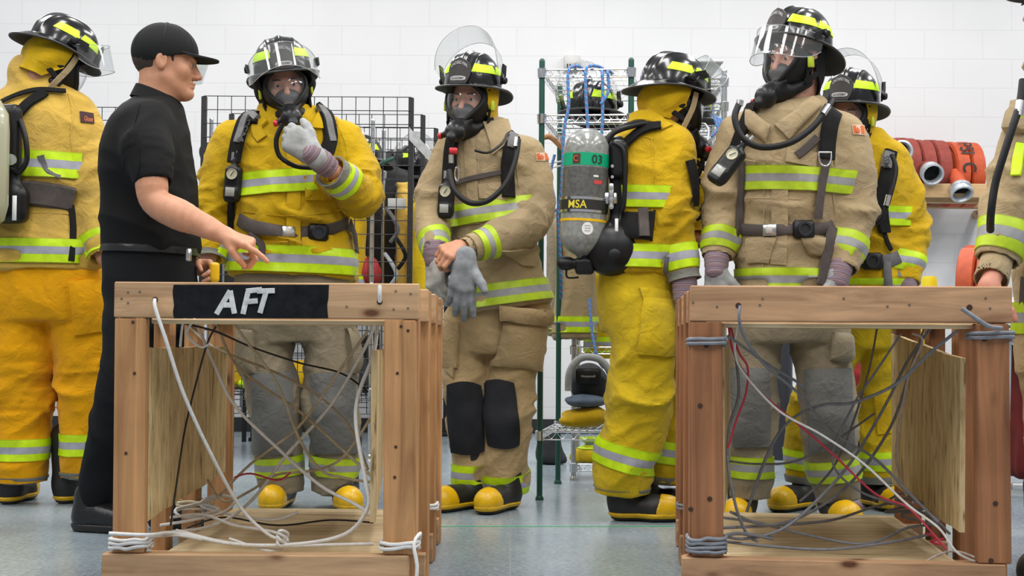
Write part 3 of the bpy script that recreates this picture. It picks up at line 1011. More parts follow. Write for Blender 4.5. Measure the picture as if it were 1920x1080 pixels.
def make_frame(fr, D=1.04, H=0.835, gaps=(0, .34, .68, 1.0), side=1):
    w = fr.w; T = 0.038; Pw = 0.08
    n = len(gaps)
    for i, g in enumerate(gaps):
        y = g * (D - T) if i else 0.0
        y = [0, 0.33, 0.67, 1.0][i]
        yp = y + (T if i == 0 else 0)
        dz = -0.004 * i
        # top and bottom beams, posts behind them
        if i == 0:
            b = fr.lum('top_beam', 0, w, 0, T, H - 0.092, H, fr.wx)
            fr.top = b
            fr.lum('bottom_beam', -0.02, w - 0.02, -0.005, T, 0.052, 0.142, fr.wx)
            fr.lum('bottom_beam', -0.015, w, 0.0, T, 0.001, 0.048, fr.wx)
            fr.pl = fr.lum('post', 0.004, Pw + 0.004, 0.001, T, 0.143, H - 0.0935, fr.wz, tilt=-0.006)
            fr.pr = fr.lum('post', w - Pw - 0.008, w - 0.006, 0.001, T, 0.143, H - 0.0935, fr.wz, tilt=-0.006)
            fr.lum('rib_post', 0.0, 0.044, T + .002, T * 3, 0.002, H - 0.01, fr.wz)
            fr.lum('rib_post', w - 0.044, w - 0.004, T + .002, T * 3, 0.002, H - 0.01, fr.wz)
        else:
            fr.lum('top_beam', 0.004, w + 0.002, y, y + T, H - 0.092 + dz, H + dz, fr.wx)
            fr.lum('bottom_beam', 0, w, y, y + T, 0.001, 0.088, fr.wx)
            q = Pw if i == 3 else 0.044
            fr.lum('post', 0.0, q, y + T + .001, y + 2 * T + (0 if i == 3 else .04), 0.002, H - 0.004 + dz, fr.wz)
            fr.lum('post', w - q + .002, w + .004, y + T + .001, y + 2 * T + (0 if i == 3 else .04), 0.002, H - 0.004 + dz, fr.wz)


# ---- left frame
LB = BoxFrame(-1.02, 3.28, 0.782, 0.0, 'knotty wooden box frame with a black painted patch lettered AFT and white cord laced inside')
make_frame(LB)
LB.lum('ceiling_panel', 0.085, LB.w - 0.085, 0.04, 1.0, H0 := 0.728, 0.741, PLYF)
LB.lum('floor_panel', 0.085, LB.w - 0.085, 0.04, 0.36, 0.094, 0.110, PLYF)
LB.lum('floor_panel', 0.085, LB.w - 0.085, 0.364, 0.70, 0.093, 0.109, PLYF)
LB.lum('floor_panel', 0.085, LB.w - 0.085, 0.704, 1.06, 0.094, 0.110, PLYF)


def side_panel(fr, quad, thick, name='side_panel', mat=PLY):
    """plywood board: quad of world points TLnear, TLfar, BLfar, BLnear"""
    q = A(quad); n = nrm(np.cross(q[1] - q[0], q[3] - q[0])); G = np.zeros((12, 12, 3))
    for i in range(12):
        for j in range(12):
            s, t = j / 11, i / 11
            G[i, j] = (q[0] * (1 - s) + q[1] * s) * (1 - t) + (q[3] * (1 - s) + q[2] * s) * t
    jit = np.zeros_like(G)
    for k in range(12):
        jit[0, k, 2] = rng.uniform(-.002, .002); jit[-1, k, 2] = rng.uniform(-.004, .004)
    mb = MB(); mb.grid(G + jit, thick=np.broadcast_to(n * thick, G.shape))
    return mb.build(name, mat, fr.root, smooth=False)


side_panel(LB, [P(269, 652, 3.36), P(420, 650, 4.27), P(415, 884, 4.27), P(267, 976, 3.36)], -0.013)
side_panel(LB, [P(707, 657, 3.37), P(722, 655, 4.27), P(718, 890, 4.27), P(704, 980, 3.37)], 0.015)
# painted patch and lettering on the top beam
T0 = 3.28
mb = MB()
for a in range(1):
    G = np.zeros((6, 30, 3))
    for i in range(6):
        for j in range(30):
            u = 325 + (615 - 325) * j / 29 + (rng.uniform(-2, 2) if j in (0, 29) else 0); v = 534 + (597 - 534) * i / 5
            p = P(u, v, T0); G[i, j] = (p[0], T0 - 0.0012, min(p[2], 0.8335))
    mb.grid(G, thick=np.broadcast_to(A([0, 0.0015, 0]), G.shape))
patch_o = mb.build('painted_patch', M_PAINT, LB.top, label='black painted area')


def flat_text(body, uvq, Y, name, mat, parent, shear=0.0, off=0.0025):
    q = A(uvq, float)

    def fn(x, y):
        t = 1 - y
        c = (q[0] * (1 - x) + q[1] * x) * (1 - t) + (q[3] * (1 - x) + q[2] * x) * t
        p = P(c[0], c[1], Y); p[1] = Y - off; return p
    return text_on(body, fn, name, mat, parent, shear)


def stroke_letters(strokes, Y, wd, name, mat, parent):
    mb = MB()
    for i, st in enumerate(strokes):
        pts = [P(u, v, Y) for u, v in st]
        for p in pts: p[1] = Y - 0.0022 - 0.0005 * i
        mb.ribbon(pts, [A([0, -1.0, 0])] * len(pts), wd, 0.0004)
    return mb.build(name, mat, parent, smooth=False)


stroke_letters([[(406, 589), (432, 545)], [(432, 545), (440, 588)], [(420, 572), (438, 572)],
                [(456, 589), (466, 546)], [(462, 546), (492, 543)], [(461, 566), (484, 564)],
                [(488, 587), (500, 546)], [(483, 546), (516, 545)]], T0, 0.0135, 'stencil_lettering', M_PAINTW, LB.top)
for u, v in ((291, 562), (712, 566)):
    p = P(u, v, T0); LB.disc('drill_hole', p[0] - LB.o[0], p[2], 0.0075, M_HOLE, parent=LB.top)
for u, v in ((240, 548), (262, 547), (228, 560), (742, 546), (738, 580), (765, 578), (770, 551), (240, 568), (650, 575)):
    p = P(u, v, T0); LB.disc('nail_head', p[0] - LB.o[0], p[2], 0.0028, M_NAIL, parent=LB.top)
for pu, par in ((((249, 604), (252, 700), (236, 850)), LB.pl), (((752, 612), (765, 620), (745, 700), (742, 838), (740, 895), (745, 1025)), LB.pr)):
    for u, v in pu:
        p = P(u, v, T0); LB.disc('nail_head', p[0] - LB.o[0], p[2], 0.004, M_HOLE, parent=par, y=0.0003)
# extra narrow rail ends visible at the right
# ---- right frame
RB = BoxFrame(0.457, 3.28, 0.80, math.radians(-5.4), 'reddish wooden box frame on the right with grey wire laced inside', dark=True)
make_frame(RB)
RB.lum('ceiling_panel', 0.085, RB.w - 0.085, 0.04, 1.0, 0.728, 0.741, PLYF)
RB.lum('floor_panel', 0.085, RB.w - 0.085, 0.04, 0.46, 0.094, 0.110, PLYF)
RB.lum('floor_panel', 0.085, RB.w - 0.085, 0.464, 1.06, 0.095, 0.111, PLYF)
side_panel(RB, [P(1358, 640, 3.37), P(1368, 640, 4.27), P(1370, 880, 4.27), P(1358, 962, 3.37)], 0.015)
side_panel(RB, [P(1811, 673, 3.40), P(1679, 627, 4.30), P(1680, 905, 4.30), P(1809, 1000, 3.40)], 0.014)
for u, v in ((1385, 573), (1809, 577)):
    p = P(u, v, T0 - 0.02); q = RB.R.T @ (p - RB.o); RB.disc('drill_hole', q[0], q[2], 0.0075, M_HOLE, parent=RB.top)
for u, v in ((1300, 567), (1345, 575), (1425, 572), (1430, 560), (1846, 579), (1838, 560), (1660, 575), (1700, 572), (1580, 560)):
    q = RB.R.T @ (P(u, v, T0 - 0.02) - RB.o); RB.disc('nail_head', q[0], q[2], 0.003, M_NAIL, parent=RB.top)
for pts, par in ((((1314, 762), (1332, 938), (1296, 958), (1325, 648)), RB.pl), (((1838, 636), (1850, 1046), (1858, 940)), RB.pr)):
    for u, v in pts:
        q = RB.R.T @ (P(u, v, T0 - 0.03) - RB.o); RB.disc('knot_hole', q[0], q[2], 0.0065, M_HOLE, parent=par, y=0.0003)

# ---- cords and wires (each one its own thing)
C_WHITE = plain('white_cord', (0.72, 0.71, 0.69), 0.6, noise=0.1, nscale=80)
C_CREAM = plain('dirty_cream_cord', (0.50, 0.42, 0.29), 0.6, noise=0.2, nscale=40)
C_GREY = plain('grey_wire', (0.20, 0.21, 0.24), 0.5, noise=0.2, nscale=60)
C_BLACK = plain('black_wire', (0.012, 0.012, 0.012), 0.5)
C_RED = plain('red_wire', (0.55, 0.03, 0.07), 0.45)
C_PALE = plain('pale_twisted_wire', (0.48, 0.42, 0.38), 0.55, noise=0.2, nscale=60)


def cord(path, r, mat, label, name='cord', k=7, group=None):
    pts = [P(*p) for p in path]
    for p in pts: p[2] = max(p[2], r + 0.001)
    mb = MB(); mb.tube(pts, r, n=8, smooth=k)
    return mb.build(name, mat, label=label, cat='cord' if name == 'cord' else 'wire', group=group)


def coil(fr, x0, x1, y0, y1, z, turns, r, mat, label, name='cord', tail=None, wob=0.006):
    """cord wound round a post; ring in local frame coordinates"""
    pts = []
    cx, cy, hx, hy = (x0 + x1) / 2, (y0 + y1) / 2, (x1 - x0) / 2 + r * 1.6, (y1 - y0) / 2 + r * 1.6
    n = 16
    for t in range(int(turns * n) + 1):
        a = 2 * math.pi * t / n
        c, s = math.cos(a), math.sin(a)
        k = 1 / max(abs(c), abs(s)); k = min(k, 1.25)
        jit = rng.uniform(-wob, wob)
        pts.append(fr.W((cx + hx * c * k, cy + hy * s * k, z + (t / n) * r * 2.1 + jit * .5)))
    if tail: pts += [P(*p) for p in tail]
    mb = MB(); mb.tube(pts, r, n=7, smooth=3)
    return mb.build(name, mat, label=label, cat='cord' if name == 'cord' else 'wire')


w = LB.w
R_ = 0.0048
cord([(290, 561, 3.27), (292, 580, 3.26), (312, 640, 3.27), (345, 740, 3.32), (395, 850, 3.4), (450, 950, 3.5), (500, 1000, 3.5), (528, 1012, 3.48)], R_, C_WHITE,
     'white cord hanging from the hole left of the AFT patch down to the knot')
cord([(712, 535, 3.266), (712, 550, 3.262), (712, 566, 3.272)], R_, C_WHITE, 'white cord end looped out of the hole in the right of the AFT beam')
cord([(365, 597, 3.75), (400, 680, 3.75), (440, 760, 3.72), (520, 840, 3.7), (600, 910, 3.6), (665, 945, 3.5), (700, 968, 3.45)], R_, C_WHITE,
     'white cord crossing from the upper left of the left frame to its lower right corner')
cord([(705, 604, 3.55), (680, 660, 3.6), (620, 760, 3.7), (540, 850, 3.75), (470, 940, 3.8), (400, 985, 3.7), (300, 1000, 3.5)], R_, C_WHITE,
     'white cord rising from the lower left of the left frame to the upper right corner')
cord([(708, 606, 3.5), (700, 665, 3.45), (672, 740, 3.45), (668, 800, 3.42), (685, 900, 3.4), (690, 950, 3.4), (650, 1000, 3.42), (560, 1020, 3.42), (440, 1020, 3.42), (330, 995, 3.45)], R_ * 1.15, C_WHITE,
     'thick white cord bowing down the right side of the left frame and along its floor')
cord([(404, 604, 3.9), (440, 680, 3.85), (500, 730, 3.8), (560, 770, 3.75), (650, 850, 3.6), (704, 900, 3.5)], R_ * .9, C_CREAM, 'dirty cream cord slanting through the middle of the left frame')
cord([(345, 600, 4.0), (400, 650, 3.95), (520, 700, 3.85), (600, 745, 3.75), (655, 800, 3.7), (690, 880, 3.6)], R_ * .8, C_CREAM, 'thin cream cord running from the upper left to the right panel in the left frame')
cord([(440, 610, 3.6), (470, 650, 3.62), (520, 720, 3.65), (560, 820, 3.66), (600, 880, 3.66), (640, 895, 3.62), (700, 905, 3.55)], R_ * .85, C_CREAM, 'cream cord dropping steeply beneath the AFT lettering')
cord([(703, 770, 3.5), (650, 850, 3.6), (600, 880, 3.7), (520, 890, 3.8), (470, 920, 3.85), (420, 940, 3.85), (390, 900, 3.95)], R_ * .85, C_CREAM, 'cream cord low across the left frame beside the red wire')
cord([(410, 930, 3.9), (470, 870, 3.8), (560, 800, 3.72), (640, 690, 3.65), (690, 620, 3.6)], R_ * .85, C_CREAM, 'straight dirty cord crossing the centre of the left frame')
cord([(330, 604, 3.6), (400, 620, 3.6), (470, 650, 3.65), (560, 680, 3.7), (640, 700, 3.75), (690, 735, 3.8)], 0.0028, C_BLACK, 'thin black wire across the upper part of the left frame', 'wire')
cord([(405, 612, 3.6), (385, 655, 3.6), (350, 790, 3.6), (335, 880, 3.55), (320, 985, 3.5)], 0.0028, C_BLACK, 'thin black wire hanging in front of the left plywood panel', 'wire')
cord([(440, 895, 3.8), (470, 888, 3.75), (520, 900, 3.75), (545, 886, 3.75)], 0.0028, C_RED, 'short red wire twisted low in the left frame', 'wire')
cord([(338, 650, 3.5), (345, 600, 3.48), (365, 596, 3.46), (350, 625, 3.45), (375, 650, 3.45), (392, 645, 3.45)], 0.0035, C_WHITE, 'curled white cord loop above the left plywood panel')
cord([(205, 1000, 3.25), (275, 1003, 3.25), (330, 1000, 3.4), (420, 1018, 3.42), (500, 1024, 3.42), (600, 1022, 3.42), (700, 1020, 3.42)], R_, C_WHITE, 'white cord laid along the front of the left frame floor')
cord([(320, 970, 3.6), (380, 965, 3.7), (440, 985, 3.6), (520, 1000, 3.5), (530, 1025, 3.45), (500, 1032, 3.42), (430, 1010, 3.45)], R_ * .9, C_WHITE, 'white cord loop lying on the left frame floor')
cord([(350, 990, 3.9), (420, 970, 3.9), (520, 985, 3.85), (620, 975, 3.85), (700, 980, 3.85)], 0.0028, C_BLACK, 'black wire lying across the left frame floor', 'wire')
# knot
mb = MB(); c0 = P(530, 1015, 3.42)
for i in range(4):
    pts = [c0 + A([0.012 * math.cos(t + i), 0.012 * math.sin(t * 1.3 + i), 0.006 * i + 0.012 * math.sin(t)]) for t in np.linspace(0, 6, 12)]
    mb.tube(pts, 0.0045, n=7, smooth=2)
mb.build('cord_knot', C_WHITE, label='knot of white cord in the middle of the left frame floor', cat='cord')
LBP = (0.004, 0.084, 0.0, 0.076)
coil(LB, *LBP, 0.150, 3, R_, C_WHITE, 'white cord wound round the foot of the left front post of the AFT frame', tail=[(330, 1003, 3.4), (380, 1012, 3.42)])
coil(LB, w - 0.088, w - 0.006, 0.0, 0.076, 0.155, 2, R_, C_WHITE, 'white cord wound round the foot of the right front post of the AFT frame', tail=[(788, 1000, 3.3), (776, 1020, 3.27), (782, 1060, 3.262), (780, 1090, 3.26)])
coil(LB, w - 0.078, w + 0.004, 0.67, 0.746, 0.16, 2, R_, C_WHITE, 'white cord tied low round the back right post of the AFT frame')
coil(LB, 0.0, 0.08, 0.67, 0.746, 0.155, 3, R_, C_CREAM, 'tangled cream cord tied low round the back left post of the AFT frame')
# floor tangle
for i, (lab, pp) in enumerate([
    ('white cord tangle at the foot of the left plywood panel', [(325, 960, 3.8), (370, 945, 3.9), (410, 955, 3.8), (350, 970, 3.7), (330, 955, 3.8), (390, 940, 3.9), (420, 925, 3.95)]),
    ('second white cord looping round the back left post foot', [(300, 985, 3.6), (360, 975, 3.65), (420, 960, 3.8), (440, 935, 3.9), (400, 930, 3.95), (380, 950, 3.9), (500, 975, 3.7), (560, 960, 3.7)])]):
    cord(pp, R_ * .9, C_WHITE, lab)

# right frame wires
G_ = 0.0042
cord([(1388, 573, 3.24), (1386, 600, 3.24), (1400, 640, 3.3), (1440, 690, 3.4), (1500, 740, 3.5), (1560, 810, 3.6), (1640, 860, 3.6), (1720, 940, 3.5), (1760, 980, 3.4)], G_, C_GREY, 'grey wire from the left hole of the right frame beam slanting to the lower right', 'wire')
cord([(1365, 630, 3.35), (1400, 655, 3.4), (1450, 690, 3.45), (1500, 720, 3.5), (1512, 740, 3.5)], G_, C_GREY, 'short blue-grey wire slanting off the upper left post of the right frame', 'wire')
cord([(1795, 620, 3.3), (1740, 665, 3.35), (1680, 720, 3.4), (1600, 755, 3.5), (1540, 760, 3.55), (1480, 790, 3.6), (1440, 850, 3.6), (1400, 960, 3.6)], G_ * 1.05, C_GREY, 'grey wire curving from the upper right post of the right frame to the lower left', 'wire')
cord([(1745, 615, 3.7), (1700, 680, 3.7), (1660, 760, 3.65), (1600, 860, 3.6), (1540, 930, 3.5), (1470, 990, 3.45), (1400, 1010, 3.42), (1350, 1005, 3.3)], G_, C_GREY, 'grey wire dropping from the top right to the floor of the right frame', 'wire')
cord([(1735, 610, 3.8), (1705, 700, 3.75), (1670, 800, 3.7), (1600, 900, 3.65), (1520, 960, 3.6), (1440, 985, 3.55), (1370, 960, 3.45)], G_, C_GREY, 'second grey wire bowing from the top right to the lower left of the right frame', 'wire')
cord([(1645, 612, 3.9), (1630, 690, 3.85), (1600, 790, 3.8), (1560, 880, 3.7), (1500, 940, 3.6)], G_ * .8, C_GREY, 'thin grey wire hanging steeply in the middle of the right frame', 'wire')
cord([(1640, 560 + 215, 3.8), (1560, 830, 3.8), (1490, 865, 3.75), (1420, 870, 3.7), (1368, 865, 3.6)], G_ * .8, C_GREY, 'thin grey wire sagging level across the right frame', 'wire')
cord([(1380, 670, 3.5), (1385, 740, 3.5), (1368, 800, 3.48), (1365, 870, 3.46), (1380, 950, 3.45), (1400, 1000, 3.45), (1420, 1015, 3.42)], G_, C_GREY, 'grey wire hanging down beside the left post of the right frame', 'wire')
cord([(1366, 610, 3.4), (1372, 650, 3.4), (1390, 690, 3.42), (1430, 740, 3.46), (1490, 790, 3.5), (1560, 850, 3.52), (1640, 925, 3.5), (1700, 950, 3.47), (1740, 990, 3.42), (1775, 1030, 3.38)], 0.0030, C_RED, 'long red wire slanting through the right frame', 'wire')
cord([(1368, 608, 3.41), (1385, 660, 3.41), (1402, 690, 3.42), (1398, 740, 3.44), (1380, 790, 3.45), (1365, 840, 3.45)], 0.0030, C_RED, 'red wire hanging down near the left post of the right frame', 'wire')
cord([(1382, 610, 3.36), (1378, 660, 3.38), (1395, 700, 3.4), (1460, 770, 3.42), (1540, 815, 3.42), (1620, 870, 3.42), (1700, 945, 3.4), (1760, 990, 3.36), (1800, 1040, 3.3), (1870, 1065, 3.27)], 0.0032, C_WHITE, 'white wire running the whole diagonal of the right frame', 'wire')
cord([(1710, 625, 3.6), (1730, 640, 3.6), (1705, 700, 3.62), (1690, 780, 3.65), (1680, 860, 3.7), (1700, 930, 3.7)], 0.0035, C_PALE, 'pale wire hanging in front of the right plywood panel', 'wire')
cord([(1690, 625, 3.55), (1640, 700, 3.6), (1600, 760, 3.6), (1560, 860, 3.6), (1610, 920, 3.6), (1700, 950, 3.6)], G_ * .8, C_GREY, 'looped grey wire left of the right plywood panel', 'wire')
cord([(1350, 990, 3.4), (1450, 985, 3.6), (1560, 975, 3.7), (1640, 950, 3.9), (1690, 945, 4.0), (1760, 975, 3.8)], G_, C_GREY, 'grey wire lying across the middle of the right frame floor', 'wire')
cord([(1355, 1015, 3.4), (1450, 1025, 3.42), (1560, 1030, 3.42), (1680, 1015, 3.5), (1750, 1000, 3.6)], G_, C_GREY, 'grey wire lying near the front edge of the right frame floor', 'wire')
cord([(1350, 970, 3.5), (1420, 980, 3.6), (1500, 1000, 3.55), (1620, 1020, 3.5), (1700, 990, 3.6), (1740, 985, 3.7)], G_ * .9, C_GREY, 'grey wire wandering over the right frame floor', 'wire')
cord([(1700, 1075, 3.27), (1760, 1040, 3.35), (1800, 1035, 3.36), (1860, 1060, 3.26)], 0.003, C_PALE, 'pale wire end at the front right corner of the right frame', 'wire')
cord([(1803, 578, 3.19), (1835, 600, 3.18), (1855, 612, 3.18), (1878, 615, 3.19)], 0.0055, C_GREY, 'thick grey wire coming out of the right hole of the right frame beam', 'wire')
for i, (lab, pp) in enumerate([
    ('grey wire tangle at the foot of the right plywood panel', [(1670, 945, 4.0), (1700, 935, 3.9), (1740, 950, 3.8), (1690, 965, 3.8), (1720, 975, 3.7), (1760, 985, 3.6), (1700, 950, 3.9), (1680, 935, 4.0)]),
    ('second grey wire tangle by the right frame back post', [(1650, 950, 4.1), (1690, 925, 4.1), (1710, 945, 4.0), (1660, 960, 4.0), (1730, 960, 3.9), (1780, 1000, 3.6)])]):
    cord(pp, G_, C_GREY, lab, 'wire')
cord([(1735, 1000, 3.55), (1755, 1008, 3.5), (1762, 1020, 3.48), (1745, 1015, 3.5), (1770, 1010, 3.48)], 0.003, C_RED, 'knotted red wire end at the lower right of the right frame', 'wire')
coil(RB, 0.004, 0.084, 0.0, 0.076, 0.68, 2, 0.005, C_GREY, 'grey wire wound high round the left front post of the right frame', 'wire', wob=.002)
coil(RB, 0.004, 0.084, 0.0, 0.076, 0.15, 4, 0.005, C_GREY, 'grey wire bundle wound round the foot of the left front post of the right frame', 'wire', tail=[(1390, 1000, 3.4), (1450, 1010, 3.45)])
coil(RB, 0.8 - 0.088, 0.8 - 0.002, 0.0, 0.076, 0.70, 2, 0.005, C_GREY, 'grey wire wound high round the right front post of the right frame', 'wire', wob=.002)
coil(RB, 0.0, 0.08, 0.67, 0.746, 0.17, 2, 0.004, C_GREY, 'grey wire tied low round the back left post of the right frame', 'wire')
# ================================================================== people toolkit
def frame(yaw, pitch=0.0, roll=0.0):
    """head/body frame columns f,l,u ; yaw 0 faces the camera (-Y), + turns to photo right; pitch + looks down; roll + tips to photo right (screen clockwise)"""
    a, p, r = math.radians(yaw), math.radians(pitch), math.radians(roll)
    f = A([math.sin(a), -math.cos(a), 0]); u = A([0, 0, 1.0]); l = np.cross(u, f)
    f2 = f * math.cos(p) - u * math.sin(p); u2 = u * math.cos(p) + f * math.sin(p)
    c, s = math.cos(r), math.sin(r)
    Ry = A([[c, 0, s], [0, 1, 0], [-s, 0, c]])     # about Y: up tips to +X
    return np.stack([Ry @ f2, Ry @ l, Ry @ u2], 1)


def head_field():
    F = Field()
    F.u(Ell((-.012, 0, .032), (.098, .077, .093)))
    F.u(Ell((.028, 0, -.028), (.062, .060, .085)), .02)
    for s in (-1, 1):
        F.u(Seg((.0, s * .052, -.05), (.066, s * .014, -.098), .018, .015), .03)
        F.u(Ell((.055, s * .042, -.022), (.026, .022, .026)), .02)
    F.u(Ell((.078, 0, -.094), (.020, .022, .018)), .016)
    F.u(Seg((.083, -.034, .022), (.083, .034, .022), .011, .011), .018)
    for s in (-1, 1): F.sub(Ell((.104, s * .032, .002), (.023, .019, .013)), .012)
    for s in (-1, 1): F.u(Ell((.071, s * .032, .001), (.0155, .0165, .0135)), .004)
    F.u(Seg((.088, 0, .006), (.110, 0, -.032), .008, .0115), .012)
    for s in (-1, 1): F.u(Ell((.098, s * .013, -.036), (.012, .009, .009)), .006)
    F.u(Ell((.088, 0, -.058), (.013, .025, .0065)), .006)
    F.u(Ell((.086, 0, -.070), (.013, .022, .007)), .006)
    F.sub(Seg((.104, -.022, -.0635), (.104, .022, -.0635), .0035, .0035), .003)
    for s in (-1, 1):
        F.u(Ell((-.012, s * .080, -.002), (.020, .009, .033)), .006)
        F.sub(Ell((-.006, s * .090, .002), (.011, .007, .020)), .005)
    F.u(Seg((-.020, 0, -.03), (-.028, 0, -.10), .054, .055), .03)
    return F


HEADF = head_field()


def boot(root, u, Y, yaw, name='boot', Zt=0.27, sc=1.0, toe=True, dark=False):
    """rubber boot standing on the floor under photo column u at depth Y (toe point), toe turned yaw"""
    x = (u - 960) * Y / F_PX; R = frame(yaw); f, l, up_ = R[:, 0], R[:, 1], R[:, 2]
    o = A([x, Y, 0.0])

    def foot(g):
        F = Field()
        F.u(Seg((-.03, 0, .052), (.115, .0, .048), .050 + g, .046 + g, (0, 0, 1), 1.0))
        F.u(Seg((.07, -.008, .045), (.13, .004, .043), .052 + g, .045 + g), .02)
        F.u(Seg((-.055, 0, .045), (-.055, 0, .08), .046 + g, .048 + g), .02)
        F.cap(lambda Q: .001 - Q[:, 2])
        F.lo[2] = 0
        return F
    F = foot(0.0); F.u(Seg((-.05, 0, .08), (-.045, 0, Zt), .052, .068), .03)
    X = Xf(F, o - f * .07, R, sc)
    b = sdf_obj(X, .0075, name, M_BOOTB, root)
    if toe:
        T = foot(.003); T.cap(lambda Q: (.075 - Q[:, 0]) + np.maximum(0, Q[:, 2] - .04) * .3); T.lo[0] = .05; T.lo[2] = 0
        sdf_obj(Xf(T, o - f * .07, R, sc), .006, 'toe_cap', M_BOOTY, b, label='yellow rubber toe cap')
        S = foot(.0055); S.cap(lambda Q: Q[:, 2] - .032); S.cap(lambda Q: .012 - Q[:, 2]); S.hi[2] = .05
        sdf_obj(Xf(S, o - f * .07, R, sc), .006, 'sole_band', M_BOOTY, b, label='yellow rubber foxing')
    S = foot(.006); S.cap(lambda Q: Q[:, 2] - .014); S.hi[2] = .03
    sdf_obj(Xf(S, o - f * .07, R, sc), .006, 'sole', M_BOOTB, b)
    return b


def hand_field(W, D, Nn, side, curls, g=1.0, spread=0.0, thumb=(0.6, 0.75, 0.25), thumb_curl=15, fore=None, fr=.028, sc=1.0):
    """W wrist, D finger direction, Nn palm normal, side=+1/-1 thumb side; curls = 4 x (c1,c2,c3) degrees"""
    D = nrm(D); Nn = nrm(Nn - D * (Nn @ D)); S = np.cross(Nn, D) * side
    L = lambda a, b, c: W + (D * a + S * b + Nn * c) * sc
    F = Field(); gr = .0015 if g == 1.0 else .0045
    K = [L(.088, .030, 0), L(.093, .010, 0), L(.088, -.011, 0), L(.080, -.031, -.002)]
    B = [L(.012, .018, 0), L(.010, .006, 0), L(.010, -.006, 0), L(.012, -.018, 0)]
    for k, b in zip(K, B): F.u(Seg(b, k, .0150 * g * sc, .0135 * g * sc), .012 * sc)
    F.u(Seg(L(.02, .012, .004), L(.06, .018, .006), .016 * g * sc, .016 * g * sc), .012)
    if fore is not None: F.u(Seg(fore, L(.005, 0, 0), fr * 1.25, fr, Nn, .8), .02)
    else: F.u(Seg(L(-.02, 0, 0), L(.01, 0, 0), fr, fr, Nn, .8), .02)
    lens = [(.044, .026, .021), (.049, .030, .022), (.045, .028, .021), (.035, .021, .019)]
    tips = []
    for i, (k, ls, cu) in enumerate(zip(K, lens, curls)):
        sp = (1.5 - i) * spread; base = nrm(D + S * math.tan(math.radians(sp)))
        p = k; a = 0; rads = [.0100, .0092, .0084, .0072]
        if i == 3: rads = [r * .86 for r in rads]
        for j in range(3):
            a += math.radians(cu[j]); d = base * math.cos(a) + Nn * math.sin(a)
            q = p + d * ls[j] * sc * (1.05 if g > 1 else 1)
            F.u(Seg(p, q, rads[j] * g * sc, rads[j + 1] * g * sc), .006 if j == 0 else .0025); p = q
        tips.append(p)
    p = L(.022, .022, .006); d = nrm(D * thumb[0] + S * thumb[1] + Nn * thumb[2])
    q = p + d * .044 * sc; F.u(Seg(p, q, .0165 * g * sc, .0130 * g * sc), .012)
    for j, (ln, ra, rb) in enumerate(((.032, .0122, .0110), (.026, .0110, .0085))):
        t = math.radians(thumb_curl); ax = nrm(Nn * .5 - S * .5 + D * .6)
        d = nrm(d * math.cos(t) + nrm(ax - d * (ax @ d)) * math.sin(t)); r = q + d * ln * sc
        F.u(Seg(q, r, ra * g * sc, rb * g * sc), .003); q = r
    return F, tips


REL = [(22, 26, 16), (26, 30, 18), (30, 32, 20), (34, 34, 22)]
FIST = [(62, 78, 40), (66, 82, 42), (68, 84, 42), (66, 82, 40)]
GRIP = [(40, 55, 30), (45, 58, 32), (48, 58, 34), (50, 56, 34)]


def glove(root, W, D, Nn, side, curls=REL, fore=None, mat=None, name='glove', cuff=.11, **kw):
    F, tips = hand_field(A(W), A(D, float), A(Nn, float), side, curls, g=1.42, fr=.040, **kw)
    D = nrm(D)
    g = sdf_obj(F, .0042, name, mat or M_GLOVE, root, disp=lambda V: .0022 * (ridge(V * 32) - .5))
    if cuff <= 0: return g
    b = A(fore) if fore is not None else A(W) - D * .11
    ax = nrm(b - A(W)); L = cuff
    cf = Limb([A(W) - ax * .004, A(W) + ax * L * .5, A(W) + ax * L], [.042, .047, .040], hollow=.03, wall=.006)
    V, Fq = nets(cf, .005)
    t = (V - A(W)) @ ax; n = vnormals(V, Fq)
    V = V + n * (.0007 * np.sin(t * 260 + 5 * vnoise(V * 20)))[:, None]
    mb = MB(); mb.add(V, Fq, 0, np.stack([t, np.zeros(len(t))], 1)); mb.build('gauntlet_cuff', M_CUFF, g, label='purple striped cuff')
    return g


# ------------------------------------------------------------------ helmet
def dome_pt(th, ph, g=0.0):
    """th azimuth from front (+ = wearer's left), ph elevation 0..pi/2"""
    c = max(math.cos(ph), 0) ** .78; s = math.sin(ph) ** .92 if ph > 0 else 0
    x = (.134 if math.cos(th) > 0 else .140) * math.cos(th) * c; y = .114 * math.sin(th) * c; z = .055 + .140 * s
    b = .007 * math.exp(-(y / .010) ** 2) * min(1, ph * 3) + .004 * math.exp(-((abs(y) - .052) / .008) ** 2) * min(1, ph * 3) * (1 if ph < 1.35 else 0)
    n = nrm([x / .0175, y / .013, (z - .055) / .0196 + 1e-3]); n = nrm([x / .134 ** 2, y / .114 ** 2, max(z - .055, .0) / .14 ** 2 + 1e-4])
    return A([x, y, z]) + n * (b + g)


def brim_r(th):
    a = math.cos(th)
    return .138 + (.034 if a > 0 else .064) * abs(a) ** 1.7


